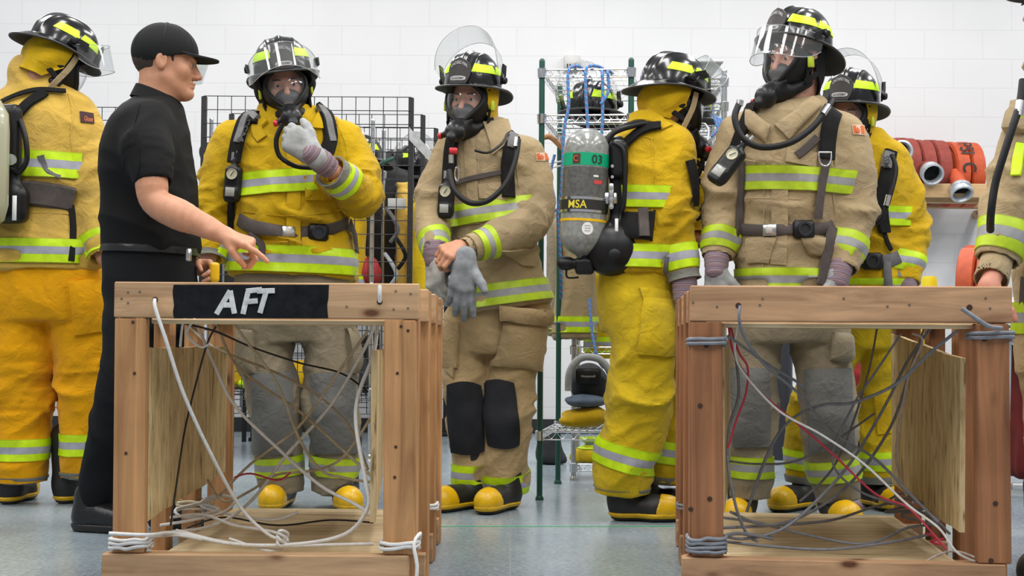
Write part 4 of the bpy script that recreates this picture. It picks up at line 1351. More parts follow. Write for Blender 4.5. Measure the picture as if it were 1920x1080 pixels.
def helmet(root, c, R, sc=1.0,  visor=40, flap=None, flap_rng=(75, 285), flap_low=-.11, badge=('ONTARIO FIRE', 'ACADEMY'), flare=1.0, vis_h=.105, vis=True):
    sc = sc * .935 if sc > 1 else sc
    W = lambda p: A(c) + R @ (A(p, float) * sc + A([0, 0, .006]))
    # shell
    mb = MB(); nt_, np_ = 144, 30; G = np.zeros((np_ + 1, nt_, 3))
    for i in range(np_ + 1):
        for j in range(nt_): G[i, j] = W(dome_pt(2 * math.pi * j / nt_, (math.pi / 2) * i / np_))
    mb.grid(G, wrap=True)
    sh = mb.build('helmet', M_HELM, root, angle=80)
    mb = MB(); K = 9; G = np.zeros((K + 6, nt_, 3))
    for j in range(nt_):
        th = 2 * math.pi * j / nt_; ca = math.cos(th); Ro = brim_r(th); base = dome_pt(th, 0)
        r0_ = math.hypot(base[0], base[1])
        for i in range(K):
            t = i / (K - 1); r = r0_ * .985 + (Ro - r0_) * t
            dz = -.012 * t * t if ca > 0 else (-.012 - .038 * ca * ca) * t ** 1.4
            dz -= .006 * math.sin(math.pi * t) * abs(math.sin(th))
            G[i, j] = W((r * ca, r * math.sin(th), .057 + dz))
        dzo = -.012 if ca > 0 else (-.012 - .038 * ca * ca)
        for i, (dr, dzz) in enumerate(((.003, -.002), (.003, -.006), (0, -.0075), (-.02, -.004), (-.05, .004), (-.085, .012))):
            r = Ro + dr; tt = max(0, 1 + dr / .08) if dr < 0 else 1
            G[K + i, j] = W((r * ca, r * math.sin(th), .057 + dzo * max(tt, .15) + dzz))
    mb.grid(G[:K + 2], wrap=True); mb.grid(G[K + 1:], mi=1, wrap=True); mb.build('brim', [M_HELM, plain('matte_black_underside', (.012, .012, .013), .7)], sh, angle=80)
    mb = MB(); pts = []
    for j in range(nt_):
        th = 2 * math.pi * j / nt_; ca = math.cos(th); Ro = brim_r(th) + .002; dzo = -.012 if ca > 0 else (-.012 - .038 * ca * ca)
        pts.append(W((Ro * ca, Ro * math.sin(th), .057 + dzo - .003)))
    mb.tube(pts, .0042 * sc, n=8, closed=True); mb.build('brim_edge', M_HEDGE, sh)
    # reflective trapezoids, four
    for a0, a1 in ((26, 76), (82, 126), (-76, -26), (-126, -82)):
        G = np.zeros((5, 12, 3)); O = np.zeros((5, 12, 3))
        for i in range(5):
            for j in range(12):
                ph = .30 + .26 * i / 4; sk = (i / 4 - .5) * math.radians(6)
                th = math.radians(a0 + (a1 - a0) * j / 11) + (sk if j == 0 else -sk if j == 11 else 0)
                p = dome_pt(th, ph, .0028); G[i, j] = W(p); O[i, j] = W(dome_pt(th, ph, -.003)) - W(p)
        mb = MB(); mb.grid(G, thick=O); mb.build('reflective_tape', M_LIME, sh, angle=60)
    # front badge
    if badge:
        def bp(x, y, lift=0.0):
            s = 2 * x - 1; hw = .048 * (1 - .25 * abs(2 * y - .9) ** 2.2)
            ca = hw * s
            return W((.158 - .020 * y - 6.0 * ca * ca + lift, ca, .052 + .105 * y))
        G = np.zeros((14, 12, 3)); O = np.zeros((14, 12, 3))
        for i in range(14):
            for j in range(12):
                y = i / 13; x = j / 11
                hwk = math.sqrt(max(0.0, 1 - max(0, (y - .55) / .45) ** 2.4)) if y > .55 else 1 - .12 * (1 - y / .55) ** 2
                xx = .5 + (x - .5) * max(hwk, .06)
                G[i, j] = bp(xx, y); O[i, j] = bp(xx, y, -.006) - bp(xx, y)
        mb = MB(); mb.grid(G, thick=O); bd = mb.build('front_badge', plain('badge_leather', (.018, .014, .013), .55, bump=.2), sh, angle=60)
        text_on(badge[0], lambda x, y: bp(.12 + .76 * x, .60 + .13 * y + .14 * (1 - (2 * x - 1) ** 2), .0025), 'badge_lettering', M_GREYPRINT, bd)
        G = np.zeros((5, 14, 3)); O = np.zeros((5, 14, 3))
        for i in range(5):
            for j in range(14):
                x = .14 + .72 * j / 13; e = 1 - .5 * abs(2 * j / 13 - 1) ** 5
                y = .17 + (i / 4 - .5) * .17 * e + .03 * (1 - (2 * x - 1) ** 2)
                G[i, j] = bp(x, y, .002); O[i, j] = bp(x, y, -.001) - bp(x, y, .002)
        mb = MB(); mb.grid(G, thick=O); mb.build('badge_banner', M_GREYPRINT, bd, angle=60)
        text_on(badge[1], lambda x, y: bp(.20 + .60 * x, .125 + .09 * y + .03 * (1 - (2 * (.2 + .6 * x) - 1) ** 2), .0035), 'badge_lettering', M_BLKPRINT, bd)
    # visor
    if vis:
        a = math.radians(visor); piv = A([.005, 0, .080])

        def rot(p):
            q = A(p) - piv; ca, sa = math.cos(a), math.sin(a)
            return piv + A([q[0] * ca - q[2] * sa, q[1], q[0] * sa + q[2] * ca])
        n, m = 40, 9; G = np.zeros((m, n, 3)); O = np.zeros((m, n, 3))
        for i in range(m):
            for j in range(n):
                s = 2 * j / (n - 1) - 1; th = s * math.radians(86); t = i / (m - 1)
                low = vis_h * (1 - .55 * abs(s) ** 5); hi_ = .0 - .0 * abs(s)
                z = .055 - low * t + hi_ * (1 - t) + .010 * (1 - t) * abs(s) ** 3
                rr = 1 + .0 * t
                p = A([.182 * math.cos(th) * rr - .005, .140 * math.sin(th) * rr, z])
                G[i, j] = W(rot(p)); O[i, j] = W(rot(p * A([.985, .985, 1]))) - G[i, j]
        mb = MB(); mb.grid(G, thick=O); mb.build('visor', M_VIS, sh, angle=60)
        mb = MB(); mb.tube(list(G[-1]), .0014 * sc, n=6); mb.tube(list(G[0]), .0012 * sc, n=6); mb.build('visor_rim', plain('visor_rim_plastic', (.35, .36, .37), .25), sh)
        for s in (-1, 1):
            pl = [(.005, .128, .100), (-.018, .126, .078), (.000, .130, .058), (.050, .138, .030), (.060, .1385, .060), (.030, .134, .085)]
            Q1 = [W(rot(A(p) * A([1, s, 1]))) for p in pl]; Q2 = [W(rot(A(p) * A([1, s, 1]) + A([0, s * .006, 0]))) for p in pl]
            k = len(pl); mb = MB(); mb.add(Q1 + Q2, [tuple(range(k))[::-1], tuple(range(k, 2 * k))] + [(i, (i + 1) % k, (i + 1) % k + k, i + k) for i in range(k)])
            mb.build('visor_bracket', M_BLKP, sh, smooth=False)
            mb = MB(); mb.lathe([(0, -.002), (.013, -.002), (.015, .004), (.015, .010), (.011, .016), (0, .017)], W((.002, s * .132, .080)), axis=R @ A([0, s, 0.0]), n=18)
            mb.build('visor_knob', M_BLKP, sh)
    if flap is not None:
        a0, a1 = flap_rng; n, m = 60, 14; G = np.zeros((m, n, 3)); O = np.zeros((m, n, 3))
        for i in range(m):
            for j in range(n):
                s = j / (n - 1); th = math.radians(a0 + (a1 - a0) * s); t = i / (m - 1)
                e = 1 - max(0, abs(2 * s - 1) - .7) / .3 * .45
                z = .052 + (flap_low - .052) * t * e
                w = .004 * math.sin(th * 9 + 2 * t) * t + .005 * math.sin(th * 4 + 6 * t)
                k = 1 + flare * (.10 * math.sin(math.pi * min(t * 1.15, 1)) - .03 * t)
                G[i, j] = W(((.118 * k + w) * math.cos(th), (.100 * k + w) * math.sin(th), z)); O[i, j] = (W((0, 0, z)) - G[i, j]) * .06
        mb = MB(); mb.grid(G, thick=O); mb.build('neck_flap', flap, sh, angle=60)
    return sh


# ------------------------------------------------------------------ mask
def lens_pt(l, u, g=0.0):
    """front shell of the facepiece at lateral l, height u"""
    k = 1 - (l / (.088 + g)) ** 2 - ((u + .02) / (.150 + g)) ** 2
    return A([.012 + (.118 + g) * math.sqrt(max(k, .02)), l, u])


def mask(root, c, R, sc=1.0, reg=True, clip=True, straps=True):
    sc *= 1.10; c = A(c) - R @ A([.008, 0, -.004])
    W = lambda p: A(c) + R @ (A(p, float) * sc)

    def bpt(t, s=1.0):     # lens outline, wide on top and narrow below
        l = math.cos(t) * .072 * s; u = .0 + math.sin(t) * (.058 if math.sin(t) > 0 else .088) * s
        if math.sin(t) < 0: l *= 1 - .42 * abs(math.sin(t)) ** 1.6
        return l, u
    n = 48; rings = [bpt(2 * math.pi * k / n) for k in range(n)]
    # lens
    G = np.zeros((8, n, 3)); O = np.zeros((8, n, 3))
    for i in range(8):
        for k in range(n):
            l, u = bpt(2 * math.pi * k / n, max(i / 7, .01)); G[i, k] = W(lens_pt(l, u)); O[i, k] = W(lens_pt(l, u, -.002)) - G[i, k]
    fr_ = [W(lens_pt(*r) - A([.004, 0, 0])) for r in rings]
    mb = MB(); mb.tube(fr_, .0085 * sc, n=10, closed=True)
    # skirt back to the head
    G2 = np.zeros((7, n, 3))
    for k, (l, u) in enumerate(rings):
        p = lens_pt(l, u) - A([.002, 0, 0]); t = 2 * math.pi * k / n
        q = A([.012 if math.sin(t) < .3 else .045, .083 * math.cos(t), -.006 + (.060 if math.sin(t) > 0 else .108) * math.sin(t)])
        if math.sin(t) > .8: q[0] = .07
        for i in range(7):
            s = i / 6; x = p * (1 - s) + q * s; x[1] += .010 * math.sin(math.pi * s) * math.cos(t); x[2] += .007 * math.sin(math.pi * s) * math.sin(t)
            G2[i, k] = W(x)
    mb.grid(G2, wrap=True)
    m_ = mb.build('face_mask', M_BLK, root, angle=80)
    mb = MB(); mb.grid(G, thick=O, wrap=True); mb.build('mask_lens', M_LENS, m_, angle=80)
    # nose cup inside
    F = Field(); F.u(Ell((.084, 0, -.048), (.030, .046, .034))); F.sub(Ell((.05, 0, -.045), (.050, .036, .028)))
    F.u(Seg((.088, 0, -.07), (.098, 0, -.095), .022, .024), .01)
    sdf_obj(Xf(F, c, R, sc), .006 * sc, 'nose_cup', plain('dark_grey_silicone', (.09, .09, .095), .45), m_)
    # snout
    F = Field(); F.u(Seg((.085, 0, -.108), (.118, 0, -.112), .034, .032)); F.u(Seg((.10, .0, -.10), (.09, 0, -.125), .03, .026), .02)
    for s in (-1, 1): F.u(Seg((.116, s * .015, -.092), (.100, s * .040, -.078), .010, .008), .015)
    for s in (-1, 1): F.u(Seg((.07, s * .035, -.110), (.02, s * .066, -.085), .022, .016), .02)
    sdf_obj(Xf(F, c, R, sc), .006 * sc, 'mask_snout', M_BLK, m_)
    if reg:
        F = Field(); F.u(Ell((.152, 0, -.128), (.036, .038, .036))); F.u(Seg((.13, 0, -.108), (.15, 0, -.125), .030, .033), .01)
        F.u(Seg((.158, 0, -.135), (.182, 0, -.150), .022, .019), .006)
        F.u(Seg((.15, -.03, -.13), (.15, -.052, -.138), .013, .011), .006)
        rg = sdf_obj(Xf(F, c, R, sc), .005 * sc, 'regulator', M_BLKP, m_)
        mb = MB(); mb.lathe([(0, 0), (.012, 0), (.013, .004), (.013, .012), (.009, .016), (0, .016)], W((.15, -.052, -.138)), axis=R @ A([0, -1, -.2]), n=16)
        mb.build('bypass_knob', M_RED, m_)
    if straps:
        for s_ in (-1, 1):
            mb = MB(); n0 = R @ A([.1, s_, 0.0])
            for z0, z1 in ((.028, .03), (-.035, -.01), (-.085, -.045)):
                pts = catm([W((.05, s_ * .080, z0)), W((.015, s_ * .086, (z0 + z1) / 2)), W((-.03, s_ * .074, z1))], 5)
                mb.ribbon(pts, [n0] * len(pts), .020 * sc, .003)
            mb.tube([W((.040, s_ * .082, .03)), W((.040, s_ * .083, -.03)), W((.042, s_ * .080, -.085))], .006, n=8, smooth=4)
            mb.build('head_strap', M_WEB, m_)
            if not clip:
                mb = MB(); pts = catm([W((.05, s_ * .092, .035)), W((.045, s_ * .094, -.02)), W((.03, s_ * .086, -.08)), W((.02, s_ * .07, -.13))], 5)
                mb.ribbon(pts, [n0] * len(pts), .022 * sc, .004); mb.build('chin_strap', M_TAN, m_, label='tan chin strap'); continue
            mb = MB(); mb.box(W((.035, s_ * .093, -.02)), A([.013, .005, .018]) * sc, R, bevel=.003); mb.build('strap_clip', M_LIMEP, m_, label='lime strap clip')
    return m_


# ------------------------------------------------------------------ cloth displacement
def cloth_disp(loft, limbs, amp=.010, belt=None, fa=11.0, fp=4.0, seed=0.0, li0=0):
    def fn(V):
        ds = []; outs = []
        if loft is not None:
            Q = V + seed
            q = np.stack([Q[:, 0] * fp + 1.2 * vnoise(Q * 3), Q[:, 1] * fp, Q[:, 2] * fa * .75 + Q[:, 0] * 2.5], 1)
            r = ridge(q) ** 2.2 * .8 + ridge(q * 2.1 + 5) ** 1.5 * .35
            k = np.ones(len(V))
            if belt is not None: k = 1 + 1.0 * np.exp(-((V[:, 2] - belt) / .10) ** 2)
            ds.append(np.abs(loft.side(V))); outs.append(r * k)
        for li, L in enumerate(limbs):
            d, T, VV = L.raw(V)
            tot = L.L[-1]
            s = T / tot
            q = VV * fp * 1.6 + np.outer(T * fa + 3 * (li + li0) + seed, A([.6, .5, .62])) + .6 * vnoise(V * 5 + seed)[:, None]
            r = ridge(q) ** 2.0 * .8 + ridge(q * 2.2 + 3) ** 1.5 * .35
            k = .75 + .9 * np.exp(-((s - .5) / .16) ** 2) + .5 * np.exp(-((s - .95) / .12) ** 2)
            k = k * np.clip((tot - T) / .10, .25, 1)
            ds.append(np.abs(d)); outs.append(r * k)
        D = np.stack(ds); w_ = np.exp(-D / .012) + 1e-12; w_ /= w_.sum(0)
        return amp * ((w_ * np.stack(outs)).sum(0) - .45)
    return fn


def Lpx(pts, Y):
    """[(u,v,dY,r_px)] -> world points, radii"""
    return [P(u, v, Y + d) for u, v, d, r in pts], [r * PX(Y + d) for u, v, d, r in pts]


def rings_px(rows, Y):
    out = []
    for row in rows:
        v, ul, ur, ry = row[:4]; dy = row[4] if len(row) > 4 else 0
        c = P((ul + ur) / 2, v, Y + dy); out.append((c[2], c[0], c[1], (ur - ul) / 2 * PX(Y), ry))
    return out


class Person:
    def __init__(s, u, Y, label):
        s.Y = Y; x = (u - 960) * PX(Y)
        s.root = empty('person', (x, Y, 0), label, 'person'); s.seed = Y * 13.7 + u * .01
        s.bodyparts = []

    def jacket(s, rows, arms, mat, trim, hem_slope=0.0, amp=.010, belt=None, collar=None, h=.0085, name='jacket', hollow=.05, n=2.3):
        s.loft = Loft(rings_px(rows, s.Y), bot=hem_slope, hollow=hollow, n=n)
        s.arms = [Limb(*Lpx(a, s.Y)) for a in arms]
        F = Field(); F.u(s.loft)
        for a in s.arms: F.u(a, .045)
        beltz = None if belt is None else P(960, belt, s.Y)[2]
        s.jk, s.bv = sdf_obj(F, h, name, mat, s.root, bvh=True, disp=cloth_disp(s.loft, s.arms, amp, beltz, seed=s.seed))
        s.trim = trim; return s.jk

    def torso_r(s, cc, d):
        # analytic torso radius along d from cc
        lo, hi = 0.0, .6
        for _ in range(14):
            m = (lo + hi) / 2
            if s.loft.side((cc + d * m)[None])[0] < 0: lo = m
            else: hi = m
        return lo + .028

    def hemband(s, v, wpx, a0=0, a1=2 * math.pi, slope=None, mat=None, name='hem_trim', lim=True):
        z = P(960, v, s.Y)[2]; c = s.loft.center(z); sl = s.loft.slope if slope is None else slope
        ax = nrm([-sl, 0, 1.0])
        return ringband(s.bv, c, ax, wpx * PX(s.Y), name, mat or s.trim, s.jk, n=90, a0=a0, a1=a1, off=.011, lim=s.torso_r if lim else None)

    def cuffband(s, i, back_px, wpx, mat=None, name='cuff_trim'):
        a = s.arms[i]; c, ax = a.at(a.L[-1] - back_px * PX(s.Y))
        return ringband(s.bv, c, ax, wpx * PX(s.Y), name, mat or s.trim, s.jk, n=48, lim=lambda cc, d: np.interp(a.L[-1] - back_px * PX(s.Y), a.L, a.r) + .024)

    def cuffhem(s, i, wpx=10, mat=None):
        a = s.arms[i]; c, ax = a.at(a.L[-1] - wpx * .55 * PX(s.Y))
        return ringband(s.bv, c, ax, wpx * PX(s.Y), 'cuff_hem', mat or M_HEM, s.jk, n=40, rows=4, off=.003, lim=lambda cc, d: a.r[-1] + .008)

    def trousers(s, rows, legs, mat, amp=.012, h=.009, name='trousers', k=.02):
        s.tl = Loft(rings_px(rows, s.Y), hollow=0); s.legs = [Limb(*Lpx(a, s.Y), hollow=.07, wall=.02) for a in legs]
        F = Field(); F.u(s.tl)
        for a in s.legs: F.u(a, k)
        F2 = F
        s.tr, s.tv = sdf_obj(F2, h, name, mat, s.root, bvh=True, disp=cloth_disp(s.tl, s.legs, amp, seed=s.seed + 5, fa=9.0, fp=4.0))
        s.legbv = []
        for li_, a in enumerate(s.legs):
            G = Field().u(a); V, Fq = nets(G, .012); V = V + vnormals(V, Fq) * (cloth_disp(None, [a], amp, seed=s.seed + 5, fa=9.0, fp=4.0, li0=li_)(V))[:, None]
            s.legbv.append(BVHTree.FromPolygons(V.tolist(), Fq.tolist()))
        return s.tr

    def legband(s, i, back_px, wpx, mat, name='leg_trim', hem=False):
        a = s.legs[i]; c, ax = a.at(a.L[-1] - back_px * PX(s.Y))
        return ringband(s.legbv[i], c, ax, wpx * PX(s.Y), name, mat, s.tr, n=48, lim=lambda cc, d: np.interp(a.L[-1] - back_px * PX(s.Y), a.L, a.r) + (.03 if not hem else .012), off=.006 if not hem else .006, rows=4 if hem else 6)

    def body(s, headc, R, sc=1.0, mat=None, bare=None, arms=True, extra=None):
        """one body mesh: head + neck, trunk, limbs under the clothes"""
        tz = s.loft.R[:, 0].max(); tp = s.loft.center(tz)
        HN = Field().u(Xf(HEADF, headc, R, sc)).u(Seg(A(headc) + R @ A([-.024, 0, -.07]) * sc, tp - A([0, 0, .06]), .054 * sc, .064 * sc), .035)
        V1, F1 = nets(HN, .0045)
        F = Field()
        rr = s.loft.R[::6].copy(); rr[:, 3:5] *= .72; zt = rr[:, 0].max()
        F.u(Loft([tuple(r) for r in rr], hollow=0))
        F.u(Seg(A(headc) - A([0, 0, .10]), A([rr[-1, 1], rr[-1, 2], zt - .08]), .05, .06), .03)
        if arms:
            for a in s.arms: F.u(Limb([p for p in a.p[::4]], [r * .55 for r in a.r[::4]], cut=False), .02)
        for a in getattr(s, 'legs', []): F.u(Limb([p for p in a.p[::4] if p[2] > .26], [r * .6 for p, r in zip(a.p[::4], a.r[::4]) if p[2] > .26], cut=False), .02)
        V2, F2 = nets(F, .018)
        mb = MB(); mb.add(V1, F1); mb.add(V2, F2)
        for v3, f3 in (extra or []): mb.add(v3, f3)
        s.bd = mb.build('body', mat or M_SKIN, s.root, angle=80)
        # eyes
        W = lambda p: A(headc) + R @ (A(p, float) * sc)
        for sd in (-1, 1):
            e = MB(); e.lathe([(.0125 * math.sin(t), -.0125 * math.cos(t)) for t in np.linspace(0.01, 3.13, 12)], W((.0748, sd * .032, .001)), axis=R[:, 0], n=16)
            ey = e.build('eye', M_EYEW, s.bd)
            e = MB(); e.lathe([(0.0001, .0008), (.004, .0004), (.0062, -.001)], W((.0876, sd * .032, .001)), axis=R[:, 0], n=14); e.build('iris', M_IRIS, ey)
            e = MB(); pts = [W((.093 - abs(t) * 3 * .012, sd * (.032 + t), .0235 - 7 * t * t)) for t in np.linspace(-.02, .02, 9)]
            e.tube(pts, [.002, .0035, .004, .004, .004, .004, .0035, .003, .0015], n=6); e.build('eyebrow', M_HAIR, s.bd)
        return s.bd


def hose(root, pts, r, mat=None, name='air_hose', k=8):
    mb = MB(); mb.tube(pts, r, n=10, smooth=k); return mb.build(name, mat or M_BLK, root)


def gauge(root, c, R, sc=1.0, name='gauge_console'):
    """handheld pressure gauge: R columns right, out, up"""
    R = np.asarray(R)
    W = lambda p: A(c) + R @ (A(p, float) * sc)
    F = Field(); F.u(RBox((0, 0, -.01), (.032, .018, .060), r=.016)); F.u(RBox((0, .004, -.055), (.026, .020, .026), r=.012), .01)
    F.u(Seg((0, 0, .045), (0, 0, .075), .012, .009), .01)
    g = sdf_obj(Xf(F, c, R, sc), .005, name, M_BLKP, root)
    mb = MB(); mb.lathe([(0, .0), (.019, 0), (.020, .003), (.0215, .003), (.0215, -.006)], W((0, .0185, .020)), axis=R[:, 1], n=24); mb.build('dial', plain('dial_face', (.55, .53, .38), .4), g)
    mb = MB(); mb.ribbon([W((-.004, .0222, .012)), W((.008, .0222, .030))], [R[:, 1]] * 2, .003 * sc, .0006); mb.build('needle', M_BLKPRINT, g)
    mb = MB(); mb.box(W((0, .0245, -.045)), A([.017, .0015, .016]) * sc, R, bevel=.001); mb.build('display', plain('lcd_grey', (.36, .37, .34), .3), g)
    mb = MB(); mb.tube([W((-.008, 0, .07)), W((-.008, 0, .10))], .006 * sc, n=10); mb.tube([W((.008, 0, .07)), W((.008, 0, .105))], .006 * sc, n=10); mb.build('hose_fitting', M_CHROME, g)
    return g


def belt(pr, v, path, wpx, mat, buckle=None, knob=None, name='waist_belt'):
    st = strap(pr.bv, path, wpx * PX(pr.Y), .005, name, mat, pr.root, Yd=pr.Y - .15, lift=.007, k=7)
    if buckle:
        p, n = hit(pr.bv, *buckle, pr.Y); n = nrm(n * A([1, 1, 0.2])); r = nrm(np.cross([0, 0, 1.0], n)); R = np.stack([r, n, np.cross(r, n)], 1)
        if R[2, 2] < 0: R[:, 2] *= -1
        mb = MB(); mb.box(p + n * .015, (.026, .007, .022), R, bevel=.004); b = mb.build('belt_buckle', M_STEEL, st)
        mb = MB(); mb.box(p + n * .023, (.012, .003, .013), R, bevel=.002); mb.build('buckle_button', plain('pale_push_button', (.55, .52, .48), .4), b if False else st)
    if knob:
        p, n = hit(pr.bv, *knob, pr.Y); n = nrm(n * A([1, 1, 0.2])); r = nrm(np.cross([0, 0, 1.0], n)); R = np.stack([r, n, np.cross(r, n)], 1)
        mb = MB(); mb.box(p + n * .016, (.040, .012, .034), R, bevel=.009); k = mb.build('belt_holster', M_BLKP, st)
        mb = MB(); mb.lathe([(0, .004), (.016, .004), (.018, .010), (.026, .010), (.028, .004), (.028, -.004)], p + n * .028, axis=n, n=26); mb.build('round_socket', plain('slate_plastic', (.02, .024, .032), .3), st)
    return st


def flag(pr, quad, par=None):
    f = patch(pr.bv, quad, 'flag_patch', M_PATCHW, par or pr.jk, off=.0045, nx=8, ny=6, Yd=pr.Y)
    q = A(quad, float)

    def sub(s0, s1, t0, t1):
        g = lambda s, t: (q[0] * (1 - s) + q[1] * s) * (1 - t) + (q[3] * (1 - s) + q[2] * s) * t
        return [g(s0, t0), g(s1, t0), g(s1, t1), g(s0, t1)]
    for s0, s1 in ((.05, .30), (.70, .95)):
        patch(pr.bv, sub(s0, s1, .10, .90), 'flag_bar', M_PATCHR, f, off=.0058, nx=4, ny=4, Yd=pr.Y)
    # eleven-point leaf
    leaf = [(0, .46), (.08, .30), (.20, .34), (.16, .08), (.28, .20), (.33, .12), (.46, .14), (.40, -.02), (.46, -.08), (.24, -.24), (.27, -.32), (.03, -.28), (.03, -.46)]
    pts = leaf + [(-a, b) for a, b in leaf[::-1][:-1]]
    base = sub(.0, 1, 0, 1); V = []
    for a, b in [(0, 0)] + pts:
        s, t = .5 + a * .42, .5 - b * .8
        c = (q[0] * (1 - s) + q[1] * s) * (1 - t) + (q[3] * (1 - s) + q[2] * s) * t
        p, n = hit(pr.bv, c[0], c[1], pr.Y); V.append(p - RAY(c[0], c[1]) * .010)
    k = len(pts); mb = MB(); mb.add(V, [(0, 1 + i, 1 + (i + 1) % k) for i in range(k)]); mb.build('maple_leaf', M_PATCHR, f, smooth=False)
    return f


def cylinder(root, c, ax, r, L, label03=True, towards=None):
    """air cylinder: c centre, ax unit up axis"""
    ax = nrm(ax); h = L / 2
    dome = [(r * math.sin(t), (h - r * .75) + r * .95 * math.cos(t)) for t in np.linspace(0, math.pi / 2, 10)]
    low = [(max(r * math.cos(t), r * .22), -(h - r) - r * .95 * math.sin(t)) for t in np.linspace(0, 1.45, 10)]
    mb = MB(); mb.lathe([(0.0001, dome[0][1])] + dome[1:] + low + [(r * .2, -h - .03), (0.0001, -h - .03)], c, ax, n=48)
    t = mb.build('air_cylinder', M_TANK, root, angle=60)

    def ring(a, b, g, m, nm):
        mb = MB(); mb.lathe([(r - .002, a), (r + g, a), (r + g, b), (r - .002, b)], c, ax, n=48); return mb.build(nm, m, t, angle=40)
    ring(h * .44, h * .64, .0012, M_TANKG, 'colour_band')
    ring(-h * .08, h * .42, .001, M_TANKD, 'wrap_label')
    ring(-h * .44, -h * .40, .0012, M_BOOTY, 'stripe')
    ring(-h * .30, -h * .06, .004, M_CHROME, 'clamp_band')
    ring(-h * .26, -h * .10, .0048, plain('black_label_band', (.02, .02, .02), .4), 'label_band')
    tw = nrm(CAM - A(c)); x = nrm(tw - ax * (tw @ ax)); y = np.cross(x, ax) * -1

    def cm(x0, x1, z0, z1, g=.003):
        # x along circumference (photo right +), z along axis
        def fn(a, b):
            s = (x0 + (x1 - x0) * a) / r; z = z0 + (z1 - z0) * b
            return A(c) + ax * z + (x * math.cos(s) + rtv * math.sin(s)) * (r + g)
        return fn
    rtv = nrm(np.cross(ax, x)); rtv = rtv if rtv @ rt > 0 else -rtv
    if label03:
        text_on('03', cm(.020, .062, h * .47, h * .61), 'number_decal', M_BLKPRINT, t)
        text_on('MSA', cm(-.058, .010, -h * .245, -h * .115, .0062), 'maker_lettering', plain('gold_print', (.75, .62, .05), .4), t)
        mb = MB(); f = cm(-.052, -.022, h * .46, h * .62, .0022); mb.grid([[f(i / 5, j / 4) for i in range(6)] for j in range(5)]); mb.build('square_decal', plain('decal_brown_red', (.09, .02, .015), .5), t)
        mb = MB(); f = cm(-.037, -.037, h * .54, h * .54, .003); cc = f(0, 0)
        mb.tube([cc + (ax * math.cos(q) + rtv * math.sin(q)) * .009 for q in np.linspace(0, 6.28, 20)[:-1]], .0018, n=6, closed=True); mb.build('decal_ring', M_PATCHR, t)
        mb = MB(); f = cm(-.004, .038, -h * .66, -h * .46, .002); cc = A(c) + 0
        pts = [f(.5 + .5 * math.cos(q), .5 + .5 * math.sin(q)) for q in np.linspace(0, 2 * math.pi, 25)[:-1]]
        mb.add([f(.5, .5)] + pts, [(0, 1 + i, 1 + (i + 1) % 24) for i in range(24)]); mb.build('round_label', M_WHITE, t)
        for (a, b, zc, m_) in ((.03, .05, .26, M_WHITE), (.032, .07, .18, M_REDINK), (.034, .066, .15, M_REDINK)):
            mb = MB(); f = cm(a, b, h * zc, h * (zc + .03), .0018); mb.grid([[f(i / 5, j) for i in range(6)] for j in range(2)]); mb.build('print_line', m_, t)
        for zc in (-.52, -.56, -.60):
            mb = MB(); f = cm(.006, .028, h * zc, h * (zc + .012), .003); mb.grid([[f(i / 5, j) for i in range(6)] for j in range(2)]); mb.build('print_line', M_GREYPRINT, t)
    return t
# ================================================================== the cast
def cavR(n, upv=(0, 0, 1.0)):
    n = nrm(n); r = nrm(np.cross(upv, n)) * -1; u_ = nrm(np.cross(n, -r)) if False else nrm(np.cross(r, n))
    if u_[2] < 0: u_ = -u_
    return np.stack([r, n, u_], 1)


# ---------------------------------------------------------------- 1: firefighter seen from behind, far left
p1 = Person(80, 5.2, 'person in tan-yellow turnout coat and orange-yellow trousers seen from behind at the far left')
p1.jacket([(112, 36, 124, .085), (132, 24, 130, .10), (160, 20, 134, .11), (174, 8, 144, .115), (192, -18, 158, .125), (225, -32, 168, .15), (300, -30, 165, .165), (390, -32, 160, .165), (450, -42, 178, .18), (507, -50, 192, .19)],
          [[(142, 205, 0, 33), (163, 265, 0, 38), (176, 345, -.02, 34), (186, 420, -.06, 33), (196, 485, -.12, 31)],
           [(-20, 205, .05, 33), (-48, 300, .05, 36), (-60, 400, .0, 34), (-60, 480, -.1, 31)]], M_YEL2, M_TRIM, amp=.021)
p1.hemband(480, 44)
p1.hemband(322, 48, a0=-1.3, a1=1.15, name='back_trim')
p1.cuffband(0, 26, 40)
p1.trousers([(480, -40, 178, .16), (520, -46, 200, .17), (560, -42, 208, .17), (600, -36, 208, .155)],
            [[(38, 560, .02, 74), (40, 640, .0, 66), (42, 720, 0, 56), (40, 800, 0, 50), (38, 905, 0, 50)],
             [(150, 560, 0, 66), (160, 640, 0, 58), (163, 740, 0, 52), (160, 820, 0, 47), (160, 896, 0, 46)]], M_YELP, amp=.021)
for i in (0, 1):
    p1.legband(i, 64, 40, M_TRIM); p1.legband(i, 6, 14, M_HEM, 'trouser_hem', hem=True)
patch(p1.tv, [(128, 528), (205, 522), (208, 620), (140, 628)], 'cargo_pocket', M_YELP, p1.tr, off=.014, puff=.010, Yd=5.1)
b1 = boot(p1.root, 48, 5.33, 178); boot(p1.root, 158, 5.36, 170)
H1 = P(104, 118, 5.18); R1 = frame(122, 22, 4)
p1.body(H1, R1, 1.0)
helmet(p1.root, H1, R1, 1.06, visor=38, flap=M_YEL, flap_rng=(78, 282), flap_low=-.10, flare=1.4)
mask(p1.root, H1, R1, 1.0, clip=False)
